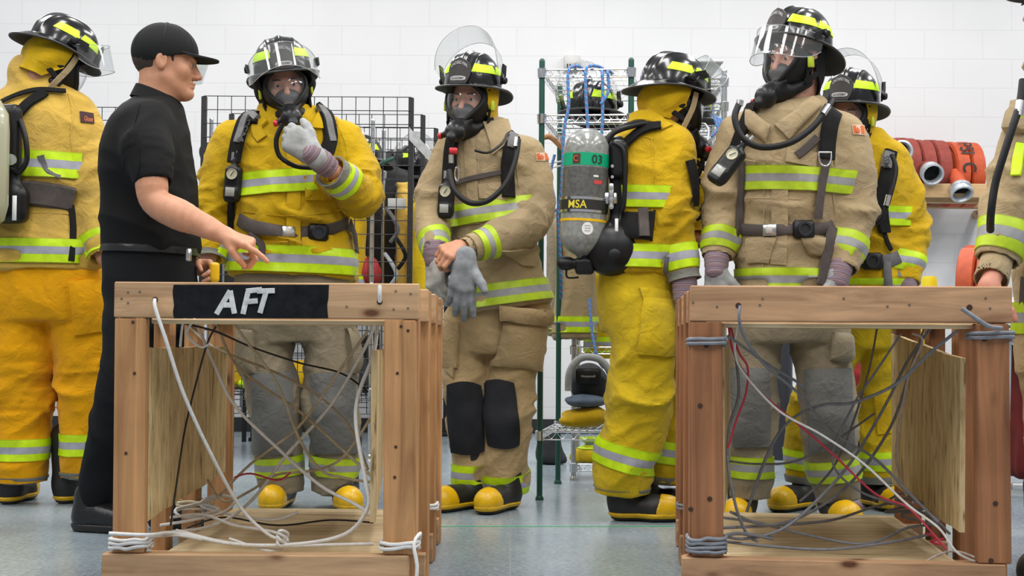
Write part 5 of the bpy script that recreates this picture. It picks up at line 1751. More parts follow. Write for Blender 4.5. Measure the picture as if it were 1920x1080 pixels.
# pack at the frame edge
mb = MB(); bp_ = P(14, 300, 5.2 - .22)
F = Field(); F.u(RBox(bp_ + A([0, 0, 0]), (.055, .03, .22), r=.03)); F.u(RBox(P(10, 385, 4.98), (.09, .04, .07), r=.03), .04)
bk = sdf_obj(F, .009, 'back_plate', M_BLKP, p1.root)
mb = MB(); mb.box(P(27, 390, 4.93), (.008, .002, .048), rotz(.1), bevel=.001); mb.build('plate_label', M_WHITE, bk)
mb = MB(); mb.tube([P(38, 225, 4.96), P(48, 260, 4.95), P(50, 300, 4.95), (P(36, 322, 4.95)), P(20, 318, 4.95)], .011, n=8, smooth=6); mb.build('frame_rail', M_BLKP, bk)
mb = MB(); mb.tube([P(0, 300, 4.92), P(30, 296, 4.93)], .012, n=10); mb.lathe([(0, 0), (.02, 0), (.022, .012), (0, .014)], P(22, 300, 4.915), axis=(0, -1, 0), n=20); mb.build('band_clamp', M_CHROME, bk)
mb = MB(); tk1 = mb.lathe([(0.0001, .26), (.05, .24), (.078, .19), (.083, .12), (.083, -.16), (.07, -.22), (.03, -.25), (0.0001, -.25)], P(-26, 305, 4.87), n=36); mb.build('air_cylinder', plain('pale_tank', (.42, .42, .30), .3, coat=.5), p1.root)
strap(p1.bv, [(2, 196), (40, 178), (76, 170), (122, 174)], .022, .005, 'shoulder_strap', M_WEB, p1.root, lift=.012)
strap(p1.bv, [(30, 220), (50, 198), (75, 180), (84, 172)], .045, .008, 'shoulder_pad', M_WEB, p1.root, lift=.008)
strap(p1.bv, [(8, 366), (50, 362), (100, 368), (140, 375)], .10, .012, 'waist_pad', M_WEBB, p1.root, lift=.010)
strap(p1.bv, [(132, 385), (137, 430), (133, 490)], .026, .004, 'hanging_strap', M_WEB, p1.root, lift=.008)
strap(p1.bv, [(76, 292), (88, 320), (112, 332)], .03, .004, 'side_strap', M_WEBG, p1.root, lift=.008)
bpz = patch(p1.bv, [(149, 209), (174, 213), (176, 232), (151, 230)], 'sleeve_patch', M_PATCHB, p1.jk, off=.005, nx=6, ny=5)
text_quad('Globe', [(158, 217), (174, 219), (174, 228), (158, 226)], p1.bv, 'patch_lettering', M_PATCHR, bpz, off=.007)

# ---------------------------------------------------------------- 2: yellow coat, glove at the mask
p2 = Person(545, 5.17, 'person in bright yellow coat lifting a gloved hand to the face mask')
p2.jacket([(200, 488, 592, .08), (215, 478, 602, .10), (236, 442, 640, .12), (262, 424, 662, .135), (300, 424, 662, .15), (350, 434, 655, .16), (405, 440, 650, .165), (440, 446, 655, .16), (475, 440, 660, .175), (520, 430, 662, .185)],
          [[(440, 262, 0, 38), (418, 320, 0, 40), (405, 385, -.03, 36), (396, 435, -.08, 32), (390, 487, -.12, 31)],
           [(640, 262, 0, 38), (668, 310, -.02, 40), (676, 362, -.09, 37), (652, 345, -.21, 34), (621, 318, -.30, 31)]], M_YEL, M_TRIM, hem_slope=-.03, amp=.021, belt=435)
p2.hemband(492, 48, slope=-.03)
p2.hemband(350, 42, a0=-1.25, a1=1.15, name='chest_trim', slope=.08)
p2.cuffband(0, 26, 44); p2.cuffband(1, 32, 34); p2.cuffhem(0, 12); p2.cuffhem(1, 18)
p2.trousers([(490, 446, 648, .15), (530, 440, 655, .155), (600, 436, 660, .15), (640, 440, 660, .13)],
            [[(498, 600, 0, 58), (500, 680, -.02, 50), (516, 770, -.03, 46), (524, 850, -.01, 44), (530, 925, 0, 42)],
             [(612, 600, 0, 56), (622, 680, -.02, 50), (622, 770, -.03, 46), (628, 850, -.01, 44), (622, 925, 0, 42)]], M_TANG, amp=.021)
for i, q in enumerate(([(474, 700), (545, 697), (550, 850), (478, 850)], [(584, 700), (662, 697), (668, 850), (590, 850)])):
    patch(p2.tv, q, 'knee_pad', M_GREYKNEE, p2.tr, off=.012, puff=.012, nx=16, ny=20, Yd=5.0)
    p2.legband(i, 54, 36, M_TRIMD)
patch(p2.tv, [(436, 615), (475, 620), (480, 700), (440, 705)], 'cargo_pocket', M_TANG, p2.tr, off=.02, puff=.02)
patch(p2.tv, [(655, 615), (690, 620), (690, 700), (655, 700)], 'cargo_pocket', M_TANG, p2.tr, off=.02, puff=.02)
boot(p2.root, 520, 5.10, -6); boot(p2.root, 657, 5.08, 14)
H2 = P(534, 165, 5.13); R2 = frame(12, 6, -9)
p2.body(H2, R2, 1.0, M_SKIN3)
helmet(p2.root, H2, R2, 1.08, visor=34, flap=M_WEB, flap_rng=(62, 298), flap_low=-.10, flare=2.2, vis_h=.12)
mask(p2.root, H2, R2, 1.0)
# collar
strap(p2.bv, [(498, 222), (480, 240), (492, 262)], .05, .008, 'collar_tab', M_YEL, p2.jk, lift=.004)
patch(p2.bv, [(596, 212), (632, 226), (618, 246), (584, 240)], 'collar_tab', M_YEL, p2.jk, off=.016)
strap(p2.bv, [(548, 262), (552, 330), (550, 400), (551, 462)], .055, .002, 'front_flap', M_YEL, p2.jk, lift=.003)
patch(p2.bv, [(484, 450), (540, 452), (540, 476), (486, 474)], 'pocket_flap', M_YEL, p2.jk, off=.009)
patch(p2.bv, [(565, 448), (622, 440), (628, 470), (570, 476)], 'pocket_flap', M_YEL, p2.jk, off=.009)
patch(p2.bv, [(570, 330), (620, 326), (622, 375), (574, 376)], 'chest_pocket', M_YEL, p2.jk, off=.010)
for pth, nm in (([(474, 206), (462, 228), (450, 262), (443, 305)], 'shoulder_strap'), ([(596, 204), (612, 225), (618, 262), (606, 300)], 'shoulder_strap')):
    s_ = strap(p2.bv, pth, .062, .016, nm, M_WEB, p2.root, lift=.012)
    pp = pth[0:3]
    strap(p2.bv, [((a + 1), b + 6) for a, b in pth[:3]], .034, .018, 'printed_pad', M_PAD, s_, lift=.014)
text_quad('MSS', [(444, 262), (458, 220), (470, 225), (456, 266)], p2.bv, 'pad_lettering', M_BLKPRINT, p2.root, off=.044)
strap(p2.bv, [(440, 355), (436, 410), (430, 450)], .036, .006, 'harness_strap', M_WEB, p2.root, lift=.012)
belt(p2, 435, [(450, 412), (480, 427), (545, 436), (600, 434), (648, 418)], 25, M_WEBB, buckle=(540, 436), knob=(596, 436))
strap(p2.bv, [(648, 418), (658, 440), (662, 474)], .05, .005, 'belt_tail', M_WEBB, p2.root, lift=.015)
strap(p2.bv, [(470, 440), (492, 460), (490, 480)], .028, .005, 'belt_tail', M_WEBB, p2.root, lift=.015)
gp, gn = hit(p2.bv, 441, 335, 5); gauge(p2.root, gp + A([0, -.035, -.01]), frame(-8, 0, 4)[:, [1, 0, 2]], 1.1)
Wr = P(612, 314, 4.83)
g2 = glove(p2.root, P(586, 290, 4.80), P(546, 258, 4.80) - P(586, 290, 4.80), A([-.25, .9, .2]), 1, [(46, 62, 40), (50, 66, 40), (54, 68, 42), (58, 70, 40)], fore=P(622, 318, 4.86), thumb=(.75, .65, .25), thumb_curl=16, sc=1.14, cuff=.10)
patch(BVHTree.FromObject(g2, bpy.context.evaluated_depsgraph_get()) if False else p2.bv, [(0, 0)] * 4, 'x', M_YEL, p2.jk) if False else None
hose(p2.root, [P(530, 232, 4.86), P(518, 262, 4.86), P(524, 292, 4.86), (P(550, 310, 4.86)), P(575, 314, 4.9), P(600, 312, 4.95), P(618, 290, 5.02)], .0095)

# ---------------------------------------------------------------- 3: tan coat, working the gloves
p3 = Person(915, 5.2, 'person in tan coat pulling at grey work gloves, trousers with black knee patches')
p3.jacket([(222, 862, 950, .085), (245, 852, 962, .105), (262, 842, 985, .12), (285, 836, 1000, .135), (330, 838, 998, .145), (400, 846, 996, .15), (450, 848, 1005, .155), (520, 852, 1022, .17), (578, 850, 1034, .18)],
          [[(850, 282, 0, 32), (826, 340, -.02, 37), (810, 405, -.08, 34), (812, 445, -.16, 31), (822, 478, -.24, 29)],
           [(988, 288, 0, 34), (1004, 350, -.02, 36), (998, 412, -.10, 35), (945, 440, -.22, 31), (878, 466, -.32, 28)]], M_TAN, M_TRIMD, hem_slope=.14, amp=.019)
p3.hemband(552, 40, slope=.14)
p3.hemband(400, 40, a0=-1.25, a1=1.15, name='chest_trim')
p3.cuffband(0, 26, 44); p3.cuffband(1, 34, 36)
p3.trousers([(540, 852, 1010, .14), (580, 838, 1028, .15), (620, 834, 1026, .145), (660, 836, 1018, .12)],
            [[(876, 620, 0, 44), (874, 700, -.02, 40), (878, 780, -.03, 38), (882, 860, 0, 36), (880, 916, 0, 36)],
             [(968, 620, 0, 54), (960, 700, -.02, 48), (948, 780, -.03, 46), (946, 860, 0, 46), (948, 924, .02, 46)]], M_TANP, amp=.023)
patch(p3.tv, [(838, 716), (902, 716), (912, 852), (846, 852)], 'knee_patch', M_BLKNEE, p3.tr, off=.011, puff=.004, nx=14, ny=18, rnd=.35)
patch(p3.tv, [(904, 712), (965, 712), (976, 840), (916, 842)], 'knee_patch', M_BLKNEE, p3.tr, off=.011, puff=.004, nx=14, ny=18, rnd=.35)
cp = patch(p3.tv, [(944, 605), (1022, 600), (1008, 694), (926, 686)], 'cargo_pocket', M_TANP, p3.tr, off=.022, puff=.022, nx=16, ny=16)
patch(p3.tv, [(936, 574), (1036, 582), (1040, 612), (938, 602)], 'pocket_flap', M_TANP, p3.tr, off=.045, nx=14, ny=6, puff=.01)
patch(p3.tv, [(826, 600), (862, 606), (858, 690), (828, 688)], 'cargo_pocket', M_TANP, p3.tr, off=.016, puff=.014)
for i in (0, 1): p3.legband(i, [26, 22][i], 38, M_TRIM)
boot(p3.root, 850, 5.10, -42); boot(p3.root, 928, 5.06, -30)
H3 = P(886, 192, 5.15); R3 = frame(-22, 4, 3)
p3.body(H3, R3, 1.0, M_SKIN3)
helmet(p3.root, H3, R3, 1.06, visor=118, flap=M_YEL, flap_rng=(62, 280), flap_low=-.13, flare=.6, vis_h=.115)
mask(p3.root, H3, R3, 1.0)
patch(p3.bv, [(905, 232), (948, 226), (960, 262), (925, 290)], 'collar_flap', M_TAN, p3.jk, off=.014, puff=.006)
strap(p3.bv, [(880, 262), (884, 330), (890, 420)], .05, .003, 'front_flap', M_TAN, p3.jk, lift=.004)
patch(p3.bv, [(897, 346), (952, 340), (950, 376), (900, 372)], 'chest_pocket', M_TAN, p3.jk, off=.012)
patch(p3.bv, [(938, 470), (1010, 462), (1000, 500), (978, 498)], 'pocket_flap', M_TAN, p3.jk, off=.012)
for pth in ([(970, 240), (956, 275), (950, 320), (952, 372)], [(852, 262), (845, 300), (840, 350)]):
    s_ = strap(p3.bv, pth, .058, .016, 'shoulder_strap', M_WEB, p3.root, lift=.012)
strap(p3.bv, [(972, 240), (958, 262), (954, 282)], .044, .020, 'printed_pad', M_PAD, p3.root, lift=.014)
text_quad('MSS', [(961, 274), (966, 246), (978, 248), (972, 278)], p3.bv, 'pad_lettering', M_BLKPRINT, p3.root, off=.046)
strap(p3.bv, [(854, 344), (880, 336), (930, 326), (948, 322)], .022, .005, 'chest_strap', M_WEBB, p3.root, lift=.012)
hose(p3.root, [P(972, 262, 4.98), P(966, 300, 4.94), P(948, 345, 4.9), P(915, 376, 4.88), P(880, 380, 4.88), P(852, 356, 4.9), P(842, 320, 4.95)], .011)
hose(p3.root, [P(890, 282, 4.86), P(915, 286, 4.88), P(940, 270, 4.95), P(952, 250, 5.02)], .005)
gp, gn = hit(p3.bv, 838, 372, 5); gauge(p3.root, gp + A([0, -.045, 0]), frame(-14, 0, 2)[:, [1, 0, 2]], 1.05)
mb = MB(); q = P(857, 322, 4.98); mb.tube([q + A([.008 * math.cos(t), -.005, .028 * math.sin(t) - .01]) for t in np.linspace(0, 6.28, 18)[:-1]], .0028, n=7, closed=True); mb.build('snap_hook', M_CHROME, p3.root)
mb = MB(); mb.tube([P(846, 290, 4.97), P(846, 306, 4.97)], .010, n=12); mb.build('hose_coupling', M_STEEL, p3.root)
mb = MB(); mb.tube([P(968, 258, 4.96), P(966, 275, 4.95)], .009, n=12); mb.build('hose_coupling', M_STEEL, p3.root)
mb = MB(); mb.box(P(850, 283, 4.96), (.016, .012, .012), bevel=.004); mb.build('red_clip', M_RED, p3.root)
flag(p3, [(1003, 287), (1028, 287), (1028, 302), (1006, 302)])
# bare hand pulls the glove on the other hand
Fh, tp = hand_field(P(864, 462, 4.86), P(838, 474, 4.80) - P(864, 462, 4.86), A([.1, .85, -.4]), -1, [(50, 70, 40), (54, 72, 40), (58, 74, 40), (60, 74, 40)], fore=P(890, 456, 4.92), fr=.027)
sdf_obj(Fh, .0035, 'hand', M_SKIN, p3.bd)
ck = Limb([P(893, 458, 4.9), P(870, 466, 4.865)], [.042, .040], hollow=.03, wall=.006); sdf_obj(Field().u(ck), .005, 'knit_cuff', M_TAN, p3.jk)
glove(p3.root, P(816, 486, 4.93), A([.02, -.15, -1.0]), A([.75, .55, .1]), 1, [(28, 34, 24), (30, 36, 26), (32, 38, 26), (34, 38, 26)], mat=M_GLOVEL, thumb=(.45, .9, .3), cuff=.07, sc=1.1)
glove(p3.root, P(872, 492, 4.80), A([-.10, -.05, -1.0]), A([0, 1.0, 0]), -1, [(8, 12, 8), (10, 14, 8), (12, 16, 10), (16, 22, 10)], mat=M_GLOVED, spread=7, thumb=(.6, .6, -.5), thumb_curl=8, cuff=0, sc=1.1)

# ---------------------------------------------------------------- 4: yellow coat from behind with the grey cylinder
p4 = Person(1215, 4.92, 'person in yellow coat turned away, wearing a grey air cylinder numbered 03')
p4.jacket([(210, 1180, 1256, .08), (232, 1172, 1268, .10), (250, 1158, 1288, .12), (275, 1148, 1300, .14), (320, 1140, 1304, .155), (370, 1140, 1300, .155), (415, 1146, 1280, .15), (450, 1140, 1268, .16), (512, 1128, 1262, .175)],
          [[(1262, 278, -.08, 36), (1262, 330, -.10, 40), (1262, 400, -.11, 37), (1272, 460, -.12, 33), (1285, 526, -.14, 30)],
           [(1286, 290, .2, 28), (1300, 380, .24, 28), (1306, 430, .22, 26), (1308, 450, .18, 24)]], M_YEL, M_TRIM, hem_slope=-.05, amp=.021, belt=420)
p4.hemband(482, 42, slope=-.02); p4.hemband(375, 40, a0=-1.3, a1=1.25, name='back_trim')
p4.cuffband(0, 42, 46); p4.cuffhem(0, 16)
p4.trousers([(480, 1130, 1256, .15), (520, 1122, 1262, .16), (570, 1124, 1268, .16), (620, 1128, 1272, .14)],
            [[(1190, 570, -.06, 62), (1205, 640, -.08, 60), (1204, 720, -.07, 58), (1190, 800, -.06, 56), (1170, 860, -.05, 56), (1166, 925, -.04, 54)],
             [(1240, 590, .06, 44), (1255, 680, .08, 42), (1255, 780, .1, 38), (1245, 850, .1, 38), (1240, 905, .1, 38)]], M_YELG, amp=.023)
for i in (0, 1): p4.legband(i, [72, 60][i], [46, 42][i], M_TRIM); p4.legband(i, 6, 15, M_HEM, 'trouser_hem', hem=True)
patch(p4.tv, [(1198, 540), (1250, 545), (1262, 575), (1210, 575)], 'pocket_flap', M_YELG, p4.tr, off=.012)
patch(p4.tv, [(1206, 560), (1270, 560), (1275, 668), (1196, 664)], 'cargo_pocket', M_YELG, p4.tr, off=.014, puff=.016, nx=14, ny=16)
boot(p4.root, 1228, 4.86, 84); boot(p4.root, 1262, 5.05, 100)
H4 = P(1258, 196, 4.93); R4 = frame(112, 10, 0)
p4.body(H4, R4, 1.0)
helmet(p4.root, H4, R4, 1.06, visor=62, flap=M_YEL, flap_rng=(82, 278), flap_low=-.085, flare=1.3)
mask(p4.root, H4, R4, 1.0, clip=False)
strap(p4.bv, [(1182, 224), (1200, 216), (1228, 222), (1252, 240)], .05, .006, 'collar', M_YEL, p4.jk, lift=.002)
glove(p4.root, P(1283, 556, 4.77), A([-.12, -.05, -1.0]), A([1.0, .3, 0]), -1, REL, fore=P(1284, 508, 4.78))
cyl = cylinder(p4.root, P(1096, 366, 4.80), nrm(P(1100, 300, 4.8) - P(1094, 420, 4.8)), .086, .47)
F = Field(); F.u(RBox(P(1096, 500, 4.80), (.035, .03, .030), r=.012)); F.u(Seg(P(1062, 494, 4.80), P(1130, 496, 4.80), .018, .020), .01); F.u(Seg(P(1057, 494, 4.8), P(1066, 494, 4.8), .026, .026), .004); F.u(Seg(P(1096, 474, 4.8), P(1096, 500, 4.8), .020, .024), .01)
sdf_obj(F, .005, 'cylinder_valve', M_BLKP, cyl)
hose(p4.root, [P(1062, 505, 4.80), P(1064, 520, 4.8), P(1085, 520, 4.8)], .004, name='valve_lanyard')
F = Field(); F.u(RBox(P(1156, 380, 4.84), (.028, .05, .25), r=.02)); F.u(RBox(P(1160, 300, 4.80), (.034, .045, .07), r=.02), .02); F.u(Ell(P(1150, 468, 4.80), (.105, .08, .10)), .04)
F.u(RBox(P(1150, 470, 4.80), (.085, .06, .085), r=.05), .02)
bk = sdf_obj(F, .007, 'back_plate', M_BLKP, p4.root)
mb = MB(); mb.tube([P(1150, 268, 4.76), P(1168, 280, 4.75), P(1172, 320, 4.75), P(1170, 380, 4.75), P(1164, 398, 4.76)], .009, n=8, smooth=6); mb.build('frame_rail', M_BLKP, bk)
mb = MB(); mb.box(P(1140, 372, 4.76), (.034, .006, .022), bevel=.004); mb.box(P(1146, 366, 4.75), (.010, .006, .045), bevel=.004)
for v in (352, 374, 388): mb.lathe([(0, 0), (.009, 0), (.009, .006), (0, .007)], P(1146, v, 4.745), axis=(0, -1, 0), n=16)
mb.build('cam_lock', M_STEEL, bk)
mb = MB()
for u, v in ((1148, 312), (1148, 332), (1158, 430)): mb.lathe([(0, 0), (.006, 0), (.006, .004), (0, .005)], P(u, v, 4.755), axis=(0, -1, 0), n=12)
mb.build('rivet', M_CHROME, bk)
mb = MB(); mb.box(P(1156, 428, 4.74), (.006, .002, .036), bevel=.001); mb.build('plate_label', M_WHITE, bk)
mb = MB(); mb.lathe([(0, 0), (.020, 0), (.022, .01), (.014, .014), (0, .014)], P(1152, 478, 4.705), axis=(0, -1, 0), n=22); mb.build('reducer_knob', M_BLKP, bk)
hose(p4.root, [P(1138, 268, 4.78), P(1150, 250, 4.78), P(1180, 238, 4.78), P(1215, 232, 4.80), P(1245, 242, 4.82)], .010)
hose(p4.root, [P(1134, 262, 4.80), P(1160, 240, 4.8), P(1200, 228, 4.82), P(1235, 236, 4.84)], .008)
strap(p4.bv, [(1172, 276), (1190, 258), (1215, 242), (1240, 240)], .040, .010, 'shoulder_strap', M_WEB, p4.root, lift=.012)
strap(p4.bv, [(1168, 424), (1200, 425), (1228, 424)], .12, .014, 'waist_pad', M_WEB, p4.root, lift=.010)
strap(p4.bv, [(1207, 395), (1207, 448)], .04, .006, 'webbing_loop', M_WEBB, p4.root, lift=.026)
strap(p4.bv, [(1256, 480), (1252, 520), (1240, 550)], .02, .004, 'hanging_strap', M_WEBG, p4.root, lift=.03)
strap(p4.bv, [(1290, 300), (1298, 340), (1300, 390)], .045, .01, 'chest_strap', M_WEB, p4.root, lift=.01)
for k, pth in enumerate([[(1300, 300), (1322, 318), (1336, 350), (1328, 392), (1305, 412)], [(1298, 330), (1318, 345), (1326, 372), (1314, 396)], [(1290, 260), (1310, 270), (1318, 300), (1308, 330)]]):
    hose(p4.root, [P(u, v, 4.98) for u, v in pth], .010)

# ---------------------------------------------------------------- 6 (before 5): yellow coat half hidden behind
p6 = Person(1620, 5.24, 'person in yellow coat mostly hidden behind the tall tan-coated one')
p6.jacket([(245, 1570, 1652, .08), (262, 1560, 1668, .10), (285, 1545, 1690, .12), (320, 1540, 1698, .14), (380, 1545, 1694, .15), (430, 1552, 1690, .145), (480, 1548, 1690, .16), (568, 1545, 1690, .17)],
          [[(1672, 300, 0, 32), (1692, 360, -.02, 38), (1703, 425, -.04, 36), (1703, 480, -.08, 32), (1698, 532, -.12, 29)],
           [(1560, 300, .05, 30), (1545, 400, .05, 30), (1545, 500, 0, 28)]], M_YEL, M_TRIM, amp=.021, belt=490)
p6.cuffband(0, 34, 38); p6.cuffhem(0, 13); p6.hemband(405, 36, a0=-1.2, a1=1.2, name='chest_trim'); p6.hemband(538, 36)
p6.trousers([(540, 1560, 1690, .14), (600, 1555, 1695, .14), (650, 1555, 1692, .12)],
            [[(1655, 640, 0, 42), (1652, 720, 0, 38), (1645, 800, 0, 36), (1648, 905, .0, 33)],
             [(1580, 640, 0, 42), (1545, 720, 0, 42), (1515, 810, 0, 38), (1503, 905, 0, 33)]], M_YELG, amp=.021)
for i in (0, 1): p6.legband(i, 42, 36, M_TRIM); p6.legband(i, 6, 13, M_HEM, 'trouser_hem', hem=True)
boot(p6.root, 1478, 5.16, -50); boot(p6.root, 1668, 5.18, 20)
H6 = P(1594, 222, 5.2); R6 = frame(-32, 4, 4)
p6.body(H6, R6, 1.0, M_SKIN3)
helmet(p6.root, H6, R6, 1.06, visor=98, flap=M_YEL, flap_rng=(60, 290), flap_low=-.12, flare=.6, vis_h=.095)
mask(p6.root, H6, R6, 1.0)
strap(p6.bv, [(1668, 285), (1662, 320), (1650, 375), (1655, 440)], .056, .014, 'shoulder_strap', M_WEB, p6.root, lift=.012)
strap(p6.bv, [(1664, 288), (1660, 306), (1658, 318)], .046, .018, 'printed_pad', M_PAD, p6.root, lift=.014)
text_quad('MSS', [(1655, 314), (1656, 292), (1668, 292), (1668, 314)], p6.bv, 'pad_lettering', M_BLKPRINT, p6.root, off=.046)
hose(p6.root, [P(1672, 290, 5.02), P(1680, 320, 5.0), P(1668, 370, 4.98), P(1652, 410, 4.98), P(1630, 425, 5.0)], .009)
mb = MB(); mb.tube([P(1666, 366, 4.97), P(1661, 386, 4.97)], .011, n=12); mb.build('hose_coupling', M_CHROME, p6.root)
strap(p6.bv, [(1655, 440), (1668, 470)], .02, .004, 'harness_strap', M_WEB, p6.root, lift=.012)
belt(p6, 490, [(1610, 490), (1640, 492), (1668, 488), (1686, 482)], 24, M_WEBG, knob=(1634, 490))
strap(p6.bv, [(1660, 490), (1664, 540)], .035, .004, 'belt_tail', M_WEBG, p6.root, lift=.014)
glove(p6.root, P(1697, 556, 5.1), A([0, -.05, -1.0]), A([-.3, 1.0, 0]), 1, REL, fore=P(1698, 516, 5.12))
patch(p6.tv, [(1640, 742), (1670, 738), (1672, 812), (1646, 815)], 'knee_pad', M_YEL, p6.tr, off=.01)

# ---------------------------------------------------------------- 5: tall person in tan coat
p5 = Person(1478, 4.83, 'tall person in tan coat with mask on and clear visor down, looking left')
p5.jacket([(188, 1422, 1542, .08), (205, 1404, 1556, .10), (222, 1384, 1580, .12), (245, 1368, 1602, .135), (290, 1366, 1602, .15), (340, 1378, 1590, .155), (395, 1386, 1572, .15), (430, 1388, 1566, .145), (470, 1384, 1566, .155), (565, 1378, 1566, .17)],
          [[(1384, 252, .02, 34), (1362, 320, .02, 37), (1352, 400, .0, 35), (1348, 440, -.03, 33), (1344, 484, -.06, 31)],
           [(1580, 250, 0, 38), (1600, 310, -.02, 42), (1602, 380, -.04, 39), (1594, 440, -.08, 36), (1578, 506, -.13, 32)]], M_TAN, M_TRIMD, amp=.019, belt=432)
p5.hemband(524, 44); p5.hemband(340, 44, a0=-1.15, a1=1.15, name='chest_trim', slope=-.04)
p5.cuffband(0, 34, 40); p5.cuffband(1, 44, 50)
p5.trousers([(540, 1390, 1560, .14), (600, 1378, 1580, .15), (640, 1374, 1590, .13)],
            [[(1420, 630, 0, 50), (1410, 720, 0, 46), (1406, 800, 0, 44), (1408, 870, 0, 42), (1406, 935, 0, 40)],
             [(1535, 630, 0, 56), (1548, 720, 0, 52), (1555, 800, 0, 50), (1562, 870, 0, 46), (1572, 940, 0, 43)]], M_TANG, amp=.021)
patch(p5.tv, [(1372, 690), (1440, 690), (1442, 838), (1376, 838)], 'knee_pad', M_GREYKNEE, p5.tr, off=.012, puff=.01, nx=14, ny=18)
patch(p5.tv, [(1510, 692), (1592, 690), (1600, 845), (1520, 848)], 'knee_pad', M_GREYKNEE, p5.tr, off=.012, puff=.01, nx=14, ny=18)
patch(p5.tv, [(1560, 622), (1612, 628), (1614, 682), (1556, 676)], 'cargo_pocket', M_TANG, p5.tr, off=.02, puff=.02)
for i in (0, 1): p5.legband(i, 60, 40, M_TRIMD)
boot(p5.root, 1385, 4.80, -18); boot(p5.root, 1580, 4.76, 4)
H5 = P(1492, 114, 4.80); R5 = frame(-56, 8, 4)
p5.body(H5, R5, 1.02, M_SKIN3)
helmet(p5.root, H5, frame(-56, -8, 4), 1.06, visor=6, flap=M_WEB, flap_rng=(100, 260), flap_low=-.12, flare=.8, vis_h=.115)
mask(p5.root, H5, R5, 1.02)
patch(p5.bv, [(1400, 200), (1445, 238), (1436, 268), (1398, 240)], 'collar_flap', M_TAN, p5.jk, off=.024, puff=.012)
patch(p5.bv, [(1452, 236), (1522, 186), (1540, 200), (1478, 262)], 'collar_flap', M_TAN, p5.jk, off=.020, puff=.008)
strap(p5.bv, [(1462, 262), (1462, 330), (1462, 420), (1459, 496)], .06, .002, 'front_flap', M_TAN, p5.jk, lift=.003)
patch(p5.bv, [(1476, 270), (1532, 288), (1528, 314), (1472, 304)], 'pocket_flap', M_TAN, p5.jk, off=.011)
patch(p5.bv, [(1396, 298), (1418, 302), (1416, 318), (1396, 318)], 'pocket_flap', M_TAN, p5.jk, off=.009)
patch(p5.bv, [(1402, 448), (1456, 448), (1442, 494), (1402, 492)], 'pocket_flap', M_TAN, p5.jk, off=.011, puff=.006)
patch(p5.bv, [(1500, 446), (1545, 448), (1542, 480), (1516, 478)], 'pocket_flap', M_TAN, p5.jk, off=.011, puff=.006)
strap(p5.bv, [(1572, 196), (1556, 226), (1548, 270), (1546, 300)], .066, .018, 'shoulder_strap', M_WEB, p5.root, lift=.012)
strap(p5.bv, [(1416, 200), (1402, 230), (1388, 262), (1374, 300)], .05, .016, 'shoulder_strap', M_WEB, p5.root, lift=.012)
strap(p5.bv, [(1548, 240), (1546, 300), (1534, 360), (1530, 410)], .034, .005, 'harness_strap', M_WEBB, p5.root, lift=.018)
strap(p5.bv, [(1394, 300), (1392, 380), (1382, 430), (1380, 540)], .030, .005, 'harness_strap', M_WEBB, p5.root, lift=.012)
strap(p5.bv, [(1492, 294), (1512, 278), (1530, 260)], .032, .005, 'chest_strap', M_WEBB, p5.root, lift=.014)
belt(p5, 432, [(1392, 430), (1420, 432), (1460, 432), (1500, 430), (1545, 428), (1564, 424)], 22, M_WEBB, buckle=(1445, 432), knob=(1504, 431))
strap(p5.bv, [(1558, 428), (1548, 480), (1534, 532)], .040, .005, 'belt_tail', M_WEBB, p5.root, lift=.014)
mb = MB(); q = P(1547, 296, 4.58); mb.tube([q + A([.022 * math.cos(t), 0, .030 * math.sin(t)]) for t in np.linspace(math.pi, 2 * math.pi, 12)] + [q + A([.022, 0, .02]), q + A([-.022, 0, .02])], .0035, n=8, closed=True); mb.build('snap_ring', M_STEEL, p5.root)
hose(p5.root, [P(1385, 196, 4.60), P(1378, 222, 4.58), P(1392, 258, 4.56), P(1428, 276, 4.55), P(1480, 268, 4.55), P(1522, 240, 4.57), P(1548, 208, 4.60), P(1560, 188, 4.66)], .012)
mb = MB(); mb.tube([P(1541, 215, 4.585), P(1552, 199, 4.61)], .014, n=12); mb.build('hose_coupling', M_CHROME, p5.root)
mb = MB(); mb.tube([P(1386, 198, 4.60), P(1388, 188, 4.60)], .013, n=12); mb.build('hose_coupling', M_CHROME, p5.root)
R_g = frame(-30, 0, 38)[:, [1, 0, 2]]
gauge(p5.root, P(1368, 304, 4.62), R_g, 1.2)
flag(p5, [(1596, 234), (1619, 236), (1621, 254), (1599, 252)])
glove(p5.root, P(1343, 506, 4.75), A([0, -.05, -1.0]), A([.5, .8, 0]), -1, REL, fore=P(1344, 474, 4.77), cuff=.10)
glove(p5.root, P(1570, 526, 4.68), A([-.05, -.05, -1.0]), A([-.5, .8, 0]), 1, REL, fore=P(1576, 494, 4.70), cuff=.10)

# ---------------------------------------------------------------- 7: person cut by the right edge
p7 = Person(1990, 3.75, 'person in tan coat cut off by the right edge of the photo')
p7.jacket([(100, 1928, 2050, .08), (140, 1930, 2060, .09), (180, 1938, 2100, .10), (218, 1912, 2150, .13), (260, 1905, 2160, .15), (340, 1915, 2150, .16), (450, 1920, 2145, .16), (520, 1915, 2150, .17), (640, 1912, 2155, .18)],
          [[(1935, 235, -.04, 44), (1916, 300, -.06, 52), (1900, 380, -.08, 50), (1884, 440, -.10, 48), (1868, 492, -.12, 43)],
           [(2120, 240, 0, 46), (2150, 360, 0, 46), (2160, 480, 0, 42)]], M_TAN, M_TRIMD, amp=.021)
p7.cuffband(0, 44, 60); p7.hemband(590, 60)
p7.trousers([(600, 1915, 2140, .15), (700, 1910, 2150, .14)],
            [[(1975, 700, 0, 60), (1985, 820, 0, 58), (1985, 1045, 0, 60)], [(2090, 700, 0, 60), (2095, 820, 0, 58), (2095, 1045, 0, 60)]], M_TANP)
